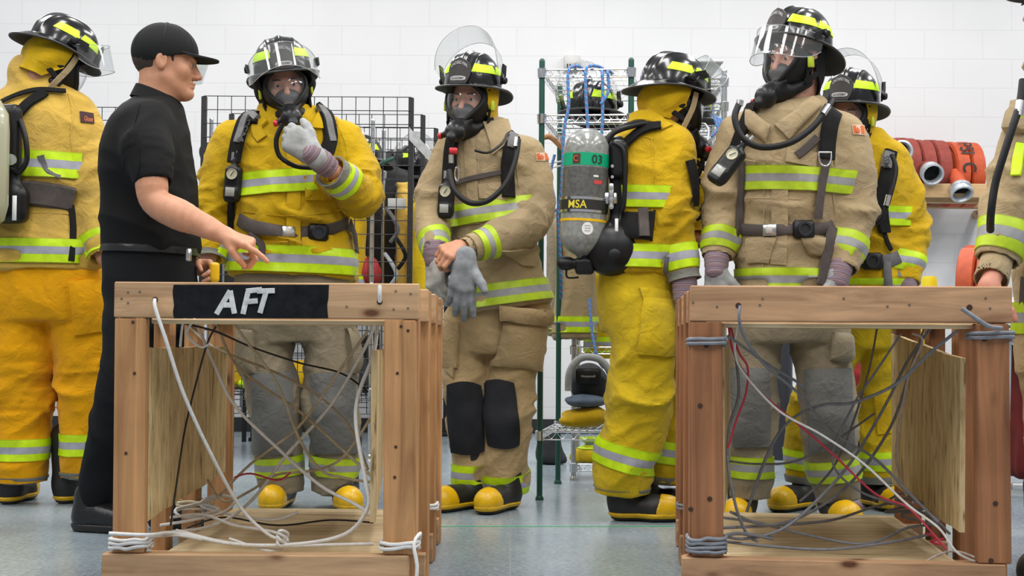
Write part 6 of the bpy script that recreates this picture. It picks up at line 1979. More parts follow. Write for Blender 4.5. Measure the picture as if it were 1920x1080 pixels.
boot(p7.root, 1945, 3.66, -35, toe=False); boot(p7.root, 2080, 3.64, -10, toe=False)
H7 = P(1990, 16, 3.72); R7 = frame(-80, 2, 0)
p7.body(H7, R7, 1.02, M_SKIN2)
helmet(p7.root, H7 + A([.01, 0, .005]), R7, 1.05, visor=60, flap=None, badge=None)
Fh, tp = hand_field(P(1856, 530, 3.55), A([-.25, -.05, -1.0]), A([.8, .3, 0]), -1, REL, fore=P(1866, 505, 3.6), fr=.028)
sdf_obj(Fh, .004, 'hand', M_SKIN2, p7.bd)
ck = Limb([P(1870, 484, 3.635), P(1858, 526, 3.575)], [.044, .048], hollow=.03, wall=.006); sdf_obj(Field().u(ck), .005, 'knit_cuff', M_TAN, p7.jk)
patch(p7.bv, [(1892, 205), (1925, 198), (1925, 250), (1870, 256)], 'collar_flap', M_TAN, p7.jk, off=.03)
hose(p7.root, [P(1918, 150, 3.50), P(1912, 195, 3.48), P(1898, 240, 3.46), P(1882, 290, 3.45), P(1866, 345, 3.45), P(1858, 400, 3.45), P(1857, 432, 3.5)], .0105)
mb = MB(); mb.tube([P(1913, 190, 3.48), P(1909, 218, 3.472)], .013, n=12); mb.build('hose_coupling', M_STEEL, p7.root)
strap(p7.bv, [(1915, 270), (1908, 300), (1905, 330)], .03, .008, 'lime_strap', M_LIME, p7.root, Yd=3.6)
strap(p7.bv, [(1925, 520), (1922, 560), (1920, 620)], .04, .006, 'belt_tail', M_WEBB, p7.root, Yd=3.6)

# ---------------------------------------------------------------- 8: instructor in black
p8 = Person(280, 4.5, 'person in black polo shirt, black cap and black trousers pointing with one finger')
p8.jacket([(176, 262, 322, .06), (192, 248, 334, .095), (208, 232, 340, .16), (230, 214, 344, .20), (262, 203, 350, .215), (310, 196, 358, .215), (370, 194, 364, .20), (420, 196, 368, .19), (462, 200, 370, .18), (474, 204, 368, .175)],
          [[(275, 232, -.16, 44), (278, 270, -.21, 45), (283, 310, -.24, 42), (287, 345, -.26, 37)], [(282, 236, .18, 40), (300, 300, .2, 40), (310, 350, .2, 36)]],
          M_SHIRT, M_TRIM, amp=.012, name='polo_shirt', hollow=.0, h=.0075)
p8.trousers([(455, 203, 366, .165), (480, 200, 364, .17), (520, 199, 364, .17), (570, 202, 364, .165), (620, 215, 360, .15)],
            [[(250, 600, -.06, 55), (240, 690, -.06, 50), (214, 790, -.02, 42), (190, 870, .02, 35), (178, 962, .06, 31)],
             [(310, 600, .1, 52), (325, 700, .12, 46), (325, 800, .12, 38), (325, 950, .1, 32)]], M_PANTS, amp=.009)
H8 = P(313, 121, 4.5); R8 = frame(101, 4, 0)
sh8 = P(280, 262, 4.27); el8 = P(292, 378, 4.23); wr8 = P(418, 440, 4.16)
Fa = Field(); Fa.u(Limb([P(282, 290, 4.26), P(284, 340, 4.24), P(292, 378, 4.23), P(335, 402, 4.20), P(380, 422, 4.18), P(418, 440, 4.16)], [.050, .054, .049, .052, .040, .029], cut=False))
Fh, _ = hand_field(wr8 + A([.004, 0, 0]), P(466, 458, 4.14) - wr8, A([-.15, .25, -.95]), 1, [(8, 10, 6), (48, 66, 35), (56, 72, 38), (60, 74, 40)], fore=wr8 - A([.03, 0, -.01]), fr=.028, sc=1.05, thumb=(.8, .35, .5), thumb_curl=20)
V_, F_ = nets(Field().u(Fa).u(Fh, .012), .0038)
wl = P(362, 500, 4.62)
Fl = Field(); Fl.u(Limb([P(310, 300, 4.72), P(318, 390, 4.74), P(335, 455, 4.70), wl], [.048, .045, .040, .028], cut=False))
Fh2, _ = hand_field(wl, P(400, 506, 4.58) - wl, A([.1, -.8, -.6]), 1, [(40, 50, 30), (46, 52, 30), (50, 52, 30), (52, 54, 30)], fore=wl - A([.03, 0, -.01]), fr=.027, thumb=(.75, .5, .5), thumb_curl=20)
V2_, F2_ = nets(Field().u(Fl).u(Fh2, .012), .0042)
p8.body(H8, R8, 1.04, M_SKIN, arms=False, extra=[(V_, F_), (V2_, F2_)])
W8 = lambda p: H8 + R8 @ (A(p, float) * 1.04)
# hair
Fr = Field(); Fr.u(Ell((-.018, 0, .030), (.101, .081, .092))); Fr.cap(lambda Q: (Q[:, 0] - .028) + np.maximum(0, -(Q[:, 2] + .01)) * 1.4); Fr.cap(lambda Q: -.070 - Q[:, 2])
Fr.sub(Ell((-.010, -.085, -.012), (.034, .03, .040)), .01); Fr.sub(Ell((-.010, .085, -.012), (.034, .03, .040)), .01)
sdf_obj(Xf(Fr, H8, R8, 1.04), .004, 'hair', M_HAIR, p8.root, disp=lambda V: .0015 * (vnoise(V * 140) - .5))
# stubble area omitted; cap
Fc = Field(); Fc.u(Ell((-.010, 0, .040), (.112, .088, .100))); Fc.sub(Ell((-.010, 0, .032), (.104, .081, .094)))
Fc.cap(lambda Q: (.010 + .30 * Q[:, 0]) - Q[:, 2]); 
cap = sdf_obj(Xf(Fc, H8, R8, 1.04), .004, 'baseball_cap', M_CAP, p8.root)
G = np.zeros((10, 20, 3)); O = np.zeros((10, 20, 3))
for i in range(10):
    for j in range(20):
        s = 2 * j / 19 - 1; t = i / 9; th = s * 1.15
        rx = .098 + (.082 * (1 - .35 * s * s)) * t; y = .086 * math.sin(th) * (1 - .12 * t * abs(s))
        x = rx * (math.cos(th) ** .6); z = .040 - .012 * t - .16 * (y ** 2) * 10 * .35 + .004 * t
        G[i, j] = W8((x - .008, y, z)); O[i, j] = W8((x - .008, y, z - .005)) - G[i, j]
mb = MB(); mb.grid(G, thick=O); mb.build('cap_peak', M_CAP, cap, angle=50)
mb = MB(); mb.lathe([(0, -.002), (.007, -.002), (.007, .002), (0, .005)], W8((-.010, 0, .140)), axis=R8[:, 2], n=14); mb.build('cap_button', M_CAP, cap)
for s in (0, 60, 120):
    mb = MB(); a = math.radians(s + 30); pts = [W8((-.010 + .1125 * math.cos(a) * math.sin(t), .0885 * math.sin(a) * math.sin(t), .040 + .1005 * math.cos(t))) for t in np.linspace(-1.45, 1.45, 24)]
    mb.tube(pts, .0011, n=5); mb.build('cap_seam', M_BLK, cap)
# collar
G = np.zeros((6, 40, 3)); O = np.zeros((6, 40, 3)); cc = P(296, 186, 4.5)
for i in range(6):
    for j in range(40):
        th = math.radians(28 + 304 * j / 39); t = i / 5
        f_ = R8[:, 0] * A([1, 1, 0]); l_ = np.cross([0, 0, 1.0], nrm(f_)); f_ = nrm(f_)
        r = .076 + .020 * t; z = .022 - .044 * t - .030 * math.cos(th) * (1 if t < 2 else 1) - .012 * max(0, math.cos(th)) * t
        G[i, j] = cc + f_ * (r * math.cos(th) * 1.0) + l_ * r * .95 * math.sin(th) + A([0, 0, z]); O[i, j] = A([0, 0, .0]) - (f_ * math.cos(th) + l_ * math.sin(th)) * .004
mb = MB(); mb.grid(G, thick=O); mb.build('shirt_collar', M_SHIRT, p8.jk, angle=60)
bl = ringband(p8.tv, p8.tl.center(P(280, 466, 4.5)[2]), A([.03, 0, 1.0]), .040, 'leather_belt', M_LEATHER, p8.root, off=.012, n=70)
mb = MB(); mb.box(P(353, 478, 4.36), (.010, .010, .022), rotz(.9), bevel=.004); mb.build('belt_buckle', M_STEEL, bl)
# shoes
def shoe(root, u, Y, yaw, zh=0.0, pitch=0):
    x = (u - 960) * Y / F_PX; R = frame(yaw, pitch)
    F = Field(); F.u(Seg((-.05, 0, .045), (.12, 0, .036), .043, .036)); F.u(Seg((-.06, 0, .05), (-.055, 0, .12), .043, .042), .03); F.u(Seg((.0, 0, .06), (.08, 0, .045), .040, .034), .02)
    F.cap(lambda Q: .012 - Q[:, 2]); F.lo[2] = 0
    o = A([x, Y, zh]); s_ = sdf_obj(Xf(F, o, R, 1.05), .006, 'work_shoe', M_LEATHER, root)
    S = Field(); S.u(Seg((-.05, 0, .03), (.122, 0, .03), .050, .041)); S.u(Seg((-.06, 0, .03), (-.05, 0, .03), .048, .05)); S.cap(lambda Q: Q[:, 2] - .028); S.cap(lambda Q: .001 - Q[:, 2]); S.lo[2] = 0; S.hi[2] = .04
    sdf_obj(Xf(S, o, R, 1.05), .005, 'sole', M_BOOTB, s_); return s_
shoe(p8.root, 196, 4.52, 72); shoe(p8.root, 340, 4.62, 80)
mb = MB(); q = P(402, 510, 4.53)
F = Field(); F.u(RBox(q, (.018, .016, .034), rotz(.3), r=.010)); F.u(Seg(q + A([0, 0, -.03]), q + A([-.004, 0, -.055]), .014, .012), .008)
sdf_obj(F, .0045, 'yellow_marker', M_BOOTY, None, label='small yellow tool held low in the bare hand of the black-shirted person', cat='tool')

# sewn seams on the coats
def seam(pr, path, par=None): strap(pr.bv, path, .005, .0016, 'seam', pr.jk.data.materials[0], par or pr.jk, Yd=pr.Y, lift=.0015, k=8)


for pr, ps in ((p1, ([(128, 176), (136, 215), (132, 262), (142, 300)], [(0, 400), (70, 398), (140, 402)])), (p2, ([(452, 232), (440, 270), (436, 310), (442, 360)], [(632, 232), (648, 268), (652, 300)], [(455, 396), (520, 404), (600, 402), (645, 392)])),
               (p3, ([(975, 262), (968, 300), (972, 350)], [(850, 262), (842, 300), (836, 350)], [(905, 250), (900, 340)], [(860, 445), (880, 458)])), (p4, ([(1222, 262), (1226, 320), (1222, 380), (1230, 430)], [(1185, 262), (1205, 256), (1225, 262)])),
               (p5, ([(1562, 232), (1566, 290), (1560, 350), (1566, 400)], [(1386, 262), (1390, 320)], [(1398, 372), (1450, 372), (1540, 376)], [(1434, 300), (1432, 420), (1430, 520)])), (p6, ([(1672, 282), (1672, 340), (1668, 400)],)),
               (p8, ([(262, 196), (252, 240), (262, 300), (256, 340)],))):
    for q_ in ps: seam(pr, q_)
# ================================================================== background gear
def wire_shelf(name, c00, c10, c11, c01, levels, top, pm, wm, label, cat='shelving', npos=4, dens=0.026):
    """corner floor points (x,y): front-left, front-right, back-right, back-left"""
    cs = [A([*c, 0.0]) for c in (c00, c10, c11, c01)]
    root = empty(name, (cs[0] + cs[2]) / 2, label, cat)
    for c in cs:
        mb = MB(); mb.tube([c + A([0, 0, .02]), c + A([0, 0, top])], .0125, n=14)
        mb.lathe([(.0125, 0), (.0125, .006), (.008, .014), (0, .016)], c + A([0, 0, top]), n=14)
        mb.lathe([(0, 0), (.018, 0), (.018, .008), (.010, .022)], c, n=14)
        po = mb.build('post', pm, root)
        for z in levels:
            mb = MB(); mb.lathe([(.0125, -.02), (.019, -.02), (.021, .02), (.0125, .024)], c + A([0, 0, z]), n=14); mb.build('post_collar', M_CHROME, po)
    for z in levels:
        mb = MB(); up_ = A([0, 0, 1.0])
        for i in range(4):
            a, b = cs[i], cs[(i + 1) % 4]
            for dz in (.016, -.016): mb.tube([a + up_ * (z + dz), b + up_ * (z + dz)], .0032, n=6)
            L = np.linalg.norm(b - a); n = max(2, int(L / .045)); pts = []
            for k in range(n * 2 + 1): pts.append(a + (b - a) * k / (2 * n) + up_ * (z + (.014 if k % 2 else -.014)))
            mb.tube(pts, .0018, n=5)
        L = np.linalg.norm(cs[1] - cs[0]); n = int(L / dens)
        for k in range(1, n):
            t = k / n; mb.tube([cs[0] * (1 - t) + cs[1] * t + up_ * (z + .018), cs[3] * (1 - t) + cs[2] * t + up_ * (z + .018)], .0016, n=5)
        for t in (.2, .4, .6, .8): mb.tube([cs[0] * (1 - t) + cs[3] * t + up_ * (z + .014), cs[1] * (1 - t) + cs[2] * t + up_ * (z + .014)], .0028, n=6)
        mb.build('wire_shelf', wm, root)
    return root


def grid_panel(x0, x1, Y, z0, z1, label, group=None, posts=(True, True), lean=0.0):
    root = empty('grid_rack_panel', ((x0 + x1) / 2, Y, 0), label, 'rack', group)
    mb = MB(); n = int(round((x1 - x0) / .0762)); m = int(round((z1 - z0) / .0762))
    for k in range(n + 1): x = x0 + (x1 - x0) * k / n; mb.tube([(x, Y, z0), (x, Y, z1)], .0026, n=5)
    for k in range(m + 1): z = z1 - .0762 * k; mb.tube([(x0, Y - .004, z), (x1, Y - .004, z)], .0026, n=5)
    mb.build('wire_grid', M_BLKSTEEL, root)
    for x in (x0, x1):
        mb = MB(); mb.box((x, Y + .012, z1 / 2), (.0145, .0145, z1 / 2), bevel=.003); p = mb.build('upright', M_BLKSTEEL, root, smooth=False)
        mb = MB(); mb.box((x, Y + .012, .012), (.02, .05, .012), bevel=.003); mb.build('foot', M_BLKSTEEL, root, smooth=False)
    return root


def lump(name, c, r, mat, label, cat, parts=3, amp=.02, h=.014, seed=0, flat=1.0, band=None, floor=None):
    """soft folded cloth or bag shape"""
    rs = np.random.RandomState(seed); F = Field(); c = A(c); r = A(r, float)
    F.u(Ell(c, r))
    for k in range(parts):
        d = rs.uniform(-.55, .55, 3) * r; F.u(Ell(c + d, r * rs.uniform(.45, .75, 3)), min(r) * .3)
    if floor is not None: F.cap(lambda Q: floor - Q[:, 2])
    o, bv = sdf_obj(F, h, name, mat, None, bvh=True, disp=lambda V: amp * (ridge(V * A([7, 7, 11]) + seed) ** 1.4 - .4) * (1 if floor is None else np.clip((V[:, 2] - floor) * 40, 0, 1)), label=label, cat=cat)
    if floor is not None:
        pass
    if band:
        z, wd = band
        ringband(bv, A([c[0], c[1], z]), (0, 0, 1), wd, 'reflective_trim', M_TRIM, o, off=.006)
    return o


def hung_coat(u, Y, vt, vb, wpx, mat, label, trim=True, dep=.10, seed=0, sleeves=True):
    px = PX(Y); p = Person.__new__(Person)
    z1, z0 = P(u, vt, Y)[2], P(u, vb, Y)[2]; x = P(u, vt, Y)[0]; w_ = wpx * px / 2; H = z1 - z0
    L = Loft([(z1, x, Y, .05, .04), (z1 - .05 * H, x, Y, w_ * .55, dep * .55), (z1 - .12 * H, x, Y, w_ * .9, dep * .8), (z1 - .5 * H, x, Y, w_ * .9, dep), (z0, x, Y, w_, dep)], hollow=.05)
    F = Field(); F.u(L); ls = []
    if sleeves:
        for s in (-1, 1):
            l = Limb([A([x + s * w_ * .8, Y, z1 - .14 * H]), A([x + s * w_ * 1.0, Y - .03, z1 - .45 * H]), A([x + s * w_ * .98, Y - .05, z1 - .8 * H])], [.075, .07, .06]); ls.append(l); F.u(l, .03)
    o, bv = sdf_obj(F, .012, 'hanging_coat', mat, None, bvh=True, disp=cloth_disp(L, ls, .018, fp=7, fa=4, seed=seed), label=label, cat='coat')
    if trim:
        ringband(bv, L.center(z0 + .07), (0, 0, 1), .075, 'hem_trim', M_TRIM, o, n=60, lim=None, off=.008)
        if sleeves:
            for l in ls:
                c, ax = l.at(l.L[-1] - .08); ringband(bv, c, ax, .07, 'cuff_trim', M_TRIM, o, n=40)
    return o


# black grid racks, left, receding
for i, (x0, x1, Y, lab) in enumerate([(-1.715, -.566, 7.06, 'nearest black grid rack panel, directly behind the yellow-coated person at the mask'),
                                      (-1.69, -.541, 7.64, 'black grid rack panel second from the front, just right of the nearest one'),
                                      (-1.64, -.493, 8.15, 'black grid rack panel third from the front in the left rack row'),
                                      (-1.59, -.442, 8.60, 'black grid rack panel farthest back in the left rack row'),
                                      (-3.1, -2.25, 7.45, 'black grid rack panel seen between the far left person and the black polo shirt')]):
    grid_panel(x0, x1, Y, .25, 2.0, lab)
wire_shelf('wire_shelving', (-1.69, 7.14), (-.785, 7.14), (-.76, 7.50), (-1.69, 7.50), (.36, .95, 1.40, 1.62), 1.88, M_CHROME, M_BLKSTEEL, 'chrome-posted wire shelving with black shelves behind the nearest grid rack panel')
wire_shelf('wire_shelving', (-3.4, 6.6), (-1.95, 6.6), (-1.95, 7.1), (-3.4, 7.1), (.36, .85, 1.2), 1.35, M_STEEL, M_GREEN, 'green wire shelving low behind the legs of the far left person')
# helmets resting on shelves
def loose_helmet(x, y, z, yaw, label, sc=.98, visor=95, vis=True):
    R = frame(yaw); c = A([x, y, z - .008 * sc])
    root = empty('fire_helmet', (x, y, z), label, 'helmet', None); helmet(root, c, R, sc, visor=visor, badge=None, vis=vis)
    return root


loose_helmet(-.88, 7.32, 1.64, -60, 'black fire helmet on the shelf left of the tall black rack upright')
loose_helmet(-.62, 7.86, 1.66, 20, 'dark fire helmet with clear visor up, behind the tall black rack upright', vis=True)
loose_helmet(-1.50, 7.32, 1.64, 30, 'black fire helmet on the shelf left of the radio-holding person')
mb = MB(); mb.box((-.62, 7.86, 1.63), (.18, .17, .015), bevel=.004); mb.build('rack_tray', M_BLKSTEEL, label='black tray under the helmet behind the tall rack upright', cat='tray')
mb = MB(); mb.box((-.62, 7.66, 1.60), (.012, .012, .80)); 
# sloping white sign board
q = [P(768, 243, 6.98), P(775, 238, 6.98), P(822, 300, 6.98), P(816, 312, 6.98)]
mb = MB(); mb.grid(A([[P(767, 238, 7.045), P(820, 296, 7.045)], [P(767, 262, 7.045), P(820, 318, 7.045)]]), thick=np.broadcast_to(A([0, .012, 0]), (2, 2, 3))); mb.build('sloped_rail', plain('scuffed_grey_metal', (.42, .43, .44), .45, metal=.5, noise=.3), label='scuffed grey metal rail sloping off the tall black rack upright', cat='rail')
DARK = plain('dark_turnout_gear', (.018, .018, .02), .8, noise=.5, nscale=10, bump=.5, bscale=20)
hung_coat(560, 7.8, 330, 560, 120, DARK, 'dark coat hanging in the rack just right of the yellow coat sleeve', trim=False, seed=3)
hung_coat(668, 7.28, 392, 552, 44, M_YEL, 'bright yellow coat hanging left of the chrome shelf post', seed=4, sleeves=False)
hung_coat(726, 7.66, 300, 580, 70, DARK, 'black gear coat hanging behind the grid between the chrome post and the tall upright', trim=False, seed=5)
hung_coat(790, 7.35, 372, 575, 46, M_YELG, 'olive yellow coat hanging right of the tall black rack upright', seed=6, trim=False, sleeves=False)
hung_coat(640, 7.9, 300, 570, 120, DARK, 'black gear coat hanging deep in the rack', trim=False, seed=7)
hung_coat(812, 8.0, 330, 560, 60, DARK, 'black gear coat hanging farthest right in the left rack', trim=False, seed=8)
hung_coat(430, 7.6, 330, 540, 90, DARK, 'black gear coat hanging behind the black polo shirt person', trim=False, seed=9)
hung_coat(757, 7.52, 345, 580, 30, M_YEL2, 'yellowish coat hanging low behind the grid beside the black gear', seed=10, sleeves=False)
mb = MB(); mb.box((-1.1, 7.9, 1.60), (.58, .18, .02)); mb.box((-1.1, 7.9, 1.42), (.58, .18, .012)); mb.box((-1.1, 7.9, 1.28), (.58, .18, .012)); mb.build('steel_shelf', M_BLKSTEEL, label='black steel shelf deck at the back of the left rack', cat='shelf', smooth=False)
mb = MB()
for x in (-1.68, -.52):
    for y in (7.72, 8.08): mb.box((x, y, .8), (.012, .012, .8))
mb.build('shelf_uprights', M_BLKSTEEL, bpy.data.objects['steel_shelf'], smooth=False)
for i, (u, Y, z, rx, rz, mat, lab) in enumerate([
    (450, 7.3, .38, .15, .12, M_YEL, 'yellow folded gear on the low shelf left of the grey-kneed trousers'),
    (575, 7.3, .38, .12, .10, M_YEL, 'yellow folded gear on the low shelf between the grey-kneed legs'),
    (655, 7.3, .38, .12, .13, M_SNEAK, 'dark gear bag on the low shelf right of the grey-kneed legs'),
    (515, 7.32, .97, .13, .12, M_SNEAK, 'dark gear bag on the middle shelf behind the yellow coat'),
    (640, 7.32, .97, .12, .12, M_YEL2, 'dull yellow bundle on the middle shelf behind the yellow coat'),
    (690, 7.34, .97, .07, .10, plain('red_bag_cloth', (.35, .02, .03), .7, bump=.4), 'small red pouch on the middle shelf near the chrome post'),
    (720, 7.9, .36 + .02, .2, .2, DARK, 'black gear heap low behind the chrome posts')]):
    x = (u - 960) * PX(Y); lump('gear_bundle', (x, Y, z + rz * .55), (rx, .13, rz), mat, lab, 'gear', seed=i, floor=z + .002 if i < 6 else .0)
lump('lime_cloth', ((470 - 960) * PX(7.0), 7.18, .40), (.10, .06, .035), M_LIME, 'lime green cloth folded at the edge of the low shelf', 'cloth', floor=.380)
for i, (u, lab) in enumerate([(90, 'dark gear bag on the green shelving between the far left legs'), (20, 'dark gear bag at the extreme left of the green shelving')]):
    x = (u - 960) * PX(6.8); lump('gear_bag', (x, 6.85, .90 + .1), (.2, .16, .16), M_SNEAK, lab, 'bag', seed=20 + i, floor=.872)

for i, (u, Y, z, rx, rz, lab) in enumerate([(640, 7.32, 1.64, .13, .10, 'black bag on the top rack shelf just right of the yellow shoulder'), (745, 7.9, 1.62, .12, .13, 'black hood heap under the helmet behind the tall upright'),
                                            (420, 7.32, 1.64, .13, .09, 'black bag on the top rack shelf left of the yellow shoulder'), (600, 7.34, 1.38, .2, .10, 'black bag on the second rack shelf'), (700, 7.9, 1.44, .25, .06, 'flat black gear on the lower back shelf'),
                                            (430, 7.34, 1.38, .17, .10, 'black bag on the second rack shelf at its left end'), (470, 7.9, 1.62, .2, .1, 'black gear on the back shelf at its left end')]):
    x = (u - 960) * PX(Y); lump('gear_bag', (x, Y, z + rz * .6), (rx, .13, rz), DARK, lab, 'bag', seed=60 + i, floor=z + .004)
hung_coat(775, 7.84 + .4, 300, 560, 90, DARK, 'black gear coat hanging behind the tall black rack upright', trim=False, seed=17)
M_TAGW = plain('grey_white_label', (.5, .5, .49), .6)
for u, v, Y, w_, h_, lab in ((768 - 24, 382, 7.10, .05, .03, 'white label plate hanging on the grid at the chrome post'), (682, 371, 7.10, .07, .022, 'grey label strip on the rack left of the chrome post')):
    mb = MB(); mb.box(P(u, v, Y), (w_, .004, h_), bevel=.002); mb.build('label_plate', M_TAGW, label=lab, cat='label')
mb = MB(); mb.box((P(717, 306, 7.12) + A([0, 0, 0])), (.07, .012, .012), A([[.9, 0, .43], [0, 1, 0], [-.43, 0, .9]]).T, bevel=.003); mb.build('shelf_brace', M_GREEN, label='green brace clipped across the chrome posts', cat='brace')
for i, (u, v) in enumerate([(738, 420), (752, 470), (735, 505)]):
    hose_p = [P(u - 14, v - 30, 7.12), P(u, v - 10, 7.10), P(u + 8, v + 12, 7.10), P(u - 6, v + 34, 7.12)]
    mb = MB(); mb.tube(hose_p, .012, n=8, smooth=6); mb.build('gear_strap', [M_WEBG, M_WEB, M_GREYCLOTH][i], label=['upper grey strap dangling behind the grid rack', 'black strap dangling in the middle behind the grid rack', 'lowest pale strap dangling behind the grid rack'][i], cat='strap')
# ---- middle green shelving
wire_shelf('wire_shelving', (.122, 5.43), (.50, 5.40), (.598, 5.97), (.22, 6.0), (.27, 1.615, 1.81), 1.86, M_GREEN, M_CHROME, 'green-posted chrome wire shelving between the tan coat and the cylinder wearer', dens=.03)
wire_shelf('wire_shelving', (.645, 5.72), (.945, 5.70), (.96, 6.15), (.645, 6.17), (1.18, 1.30, 1.42, 1.52, 1.62, 1.72, 1.83), 1.88, M_CHROME, M_CHROME, 'all-chrome wire shelving behind the cylinder wearer helmet', dens=.022)
loose_helmet(.35, 5.66, 1.635, -25, 'black fire helmet with lime tape inside the green-posted shelving', visor=95)
loose_helmet(.80, 5.92, 1.64, 40, 'black fire helmet inside the all-chrome shelving', visor=95)
wire_shelf('wire_shelving', (.30, 6.15), (.75, 6.12), (.80, 6.55), (.34, 6.58), (.06, .62, 1.38), 1.45, M_STEEL, M_CHROME, 'low chrome shelving standing behind the green-posted one', dens=.03)
hung_coat(1078, 6.08, 392, 636, 82, M_TAN, 'tan coat with lime trim hanging in the green-posted shelving', seed=11, sleeves=False)
hung_coat(1128, 6.35, 500, 672, 60, M_YELG, 'olive yellow coat hanging low behind the green-posted shelving', seed=12, sleeves=False)
hung_coat(1052, 6.35, 400, 630, 50, M_TANG, 'dull tan coat hanging at the left edge of the green-posted shelving', seed=13, sleeves=False)
lump('gear_bag', P(1104, 716, 5.74), (.085, .10, .085), M_SNEAK, 'black gear bag with grey straps on the bottom wire shelf', 'bag', seed=31, h=.009, amp=.012)
bg_ = next((o for o in bpy.data.objects if o.get('label', '').startswith('black gear bag with grey straps')), None)
if bg_:
    mb = MB(); c = P(1104, 712, 5.63)
    mb.tube([c + A([-.09, 0, -.05]), c + A([-.085, 0, .03]), c + A([-.05, .0, .085]), c + A([.0, 0, .10]), c + A([.06, 0, .08]), c + A([.10, 0, .01]), c + A([.09, 0, -.06])], .016, n=8, smooth=6)
    mb.build('bag_strap', M_GREYCLOTH, bg_)
    def fnb(x, y): return P(1088 + 30 * x, 698 - 6 * y, 5.60)
    mb = MB(); mb.box(P(1103, 706, 5.625), (.055, .012, .035), bevel=.008); fl_ = mb.build('bag_flap', M_BLKP, bg_)
    text_on('Honeywell', lambda x, y: P(1090 + 26 * x, 709 - 6 * y, 5.609), 'bag_lettering', M_GREYPRINT, fl_)
lump('folded_cloth', P(1098, 752, 5.66), (.085, .09, .028), M_BLUECLOTH, 'slate blue folded cloth under the black gear bag', 'cloth', seed=32, h=.008, amp=.008)
lump('folded_cloth', P(1100, 782, 5.66), (.10, .10, .045), M_YEL, 'yellow folded gear under the slate blue cloth', 'cloth', seed=33, h=.009, amp=.014, floor=.292)
lump('folded_coat', P(1112, 862, 6.25), (.11, .10, .075), M_YELG, 'yellow coat with lime trim folded on the lowest chrome shelf', 'coat', seed=34, h=.009, amp=.014, band=(.17, .05), floor=.082)
lump('shoulder_bag', P(1032, 858, 6.9), (.07, .08, .16), M_SNEAK, 'black bag on the floor behind the green shelf post', 'bag', seed=35, floor=.002)
# wooden hanger, electrical box
mb = MB(); mb.tube([P(1012, 262, 5.9), P(1030, 256, 5.9), P(1045, 268, 5.9), P(1058, 284, 5.9)], [.008, .014, .013, .010], n=10, smooth=5); mb.tube([P(1030, 256, 5.9), P(1030, 240, 5.9)], .003, n=6)
mb.build('coat_hanger', plain('varnished_wood', (.42, .20, .08), .4), label='wooden coat hanger left of the grey cylinder', cat='hanger')
for i, (a, b) in enumerate((((1030, 306), (1056, 302)), ((1032, 315), (1056, 310)))):
    mb = MB(); mb.tube([P(*a, 5.8), P(*b, 5.8)], .004, n=8); mb.build('white_rod', M_WHITE, label=['upper', 'lower'][i] + ' thin white rod left of the cylinder band', cat='rod')
mb = MB(); mb.box(A([P(1072, 120, WALL_Y)[0], WALL_Y - .03, P(1072, 120, WALL_Y)[2]]), (.055, .03, .05), bevel=.006); eb = mb.build('wall_box', plain('grey_box_plastic', (.55, .55, .54), .5), label='small grey electrical box on the wall above the green-posted shelving', cat='box')
for k in range(4):
    mb = MB(); c = P(1064 + k * 5, 124, WALL_Y - .062); mb.box(c, (.004, .003, .016)); mb.build('box_slot', M_BLKP, eb, smooth=False)
# ropes
def rope(path, label, r=.0068, group=None):
    mb = MB(); mb.tube([P(*p) for p in path], r, n=10, smooth=8); return mb.build('rope', M_ROPE, label=label, cat='rope', group=group)


rope([(1100, 140, 5.6), (1085, 124, 5.44), (1067, 130, 5.385), (1065, 160, 5.375), (1066, 200, 5.375), (1058, 240, 5.375), (1055, 300, 5.38), (1052, 360, 5.38), (1046, 400, 5.39), (1050, 470, 5.4), (1052, 520, 5.4), (1052, 560, 5.42)],
     'blue and red rope draped over the top shelf, hanging leftmost down beside the cylinder')
rope([(1140, 135, 5.6), (1120, 124, 5.44), (1100, 128, 5.385), (1098, 160, 5.375), (1100, 200, 5.375), (1103, 250, 5.38), (1106, 290, 5.4)], 'blue and red rope strand hanging in the middle of the top shelf edge')
rope([(1150, 140, 5.6), (1140, 132, 5.39), (1141, 150, 5.375), (1141, 170, 5.375), (1132, 188, 5.37), (1126, 195, 5.37)], 'short blue and red rope loop at the right of the top shelf edge')
rope([(1125, 130, 5.5), (1129, 136, 5.385), (1130, 160, 5.375), (1130, 200, 5.375), (1129, 240, 5.375), (1127, 262, 5.38)], 'blue and red rope strand hanging right of the middle strand')
rope([(1040, 290, 5.7), (1032, 330, 5.7), (1040, 380, 5.7), (1030, 400, 5.7), (1046, 392, 5.7)], 'blue and red rope loop left of the cylinder')
rope([(1105, 560, 5.9), (1110, 620, 5.85), (1120, 670, 5.8), (1132, 690, 5.8)], 'blue and red rope hanging low above the black gear bag')
for i in range(5):
    rope([(1338 + i * 6, 216 + i * 3, 5.66), (1346 + i * 5, 240, 5.64), (1354 + i * 4, 275, 5.64), (1360 - i * 2, 310, 5.65)], 'bundled blue and red rope strand on the post of the all-chrome shelving', group='rope bundle on the chrome shelving')
rope([(1334, 256, 5.6), (1350, 240, 5.6), (1366, 228, 5.6)], 'blue and red rope tail crossing the rope bundle')
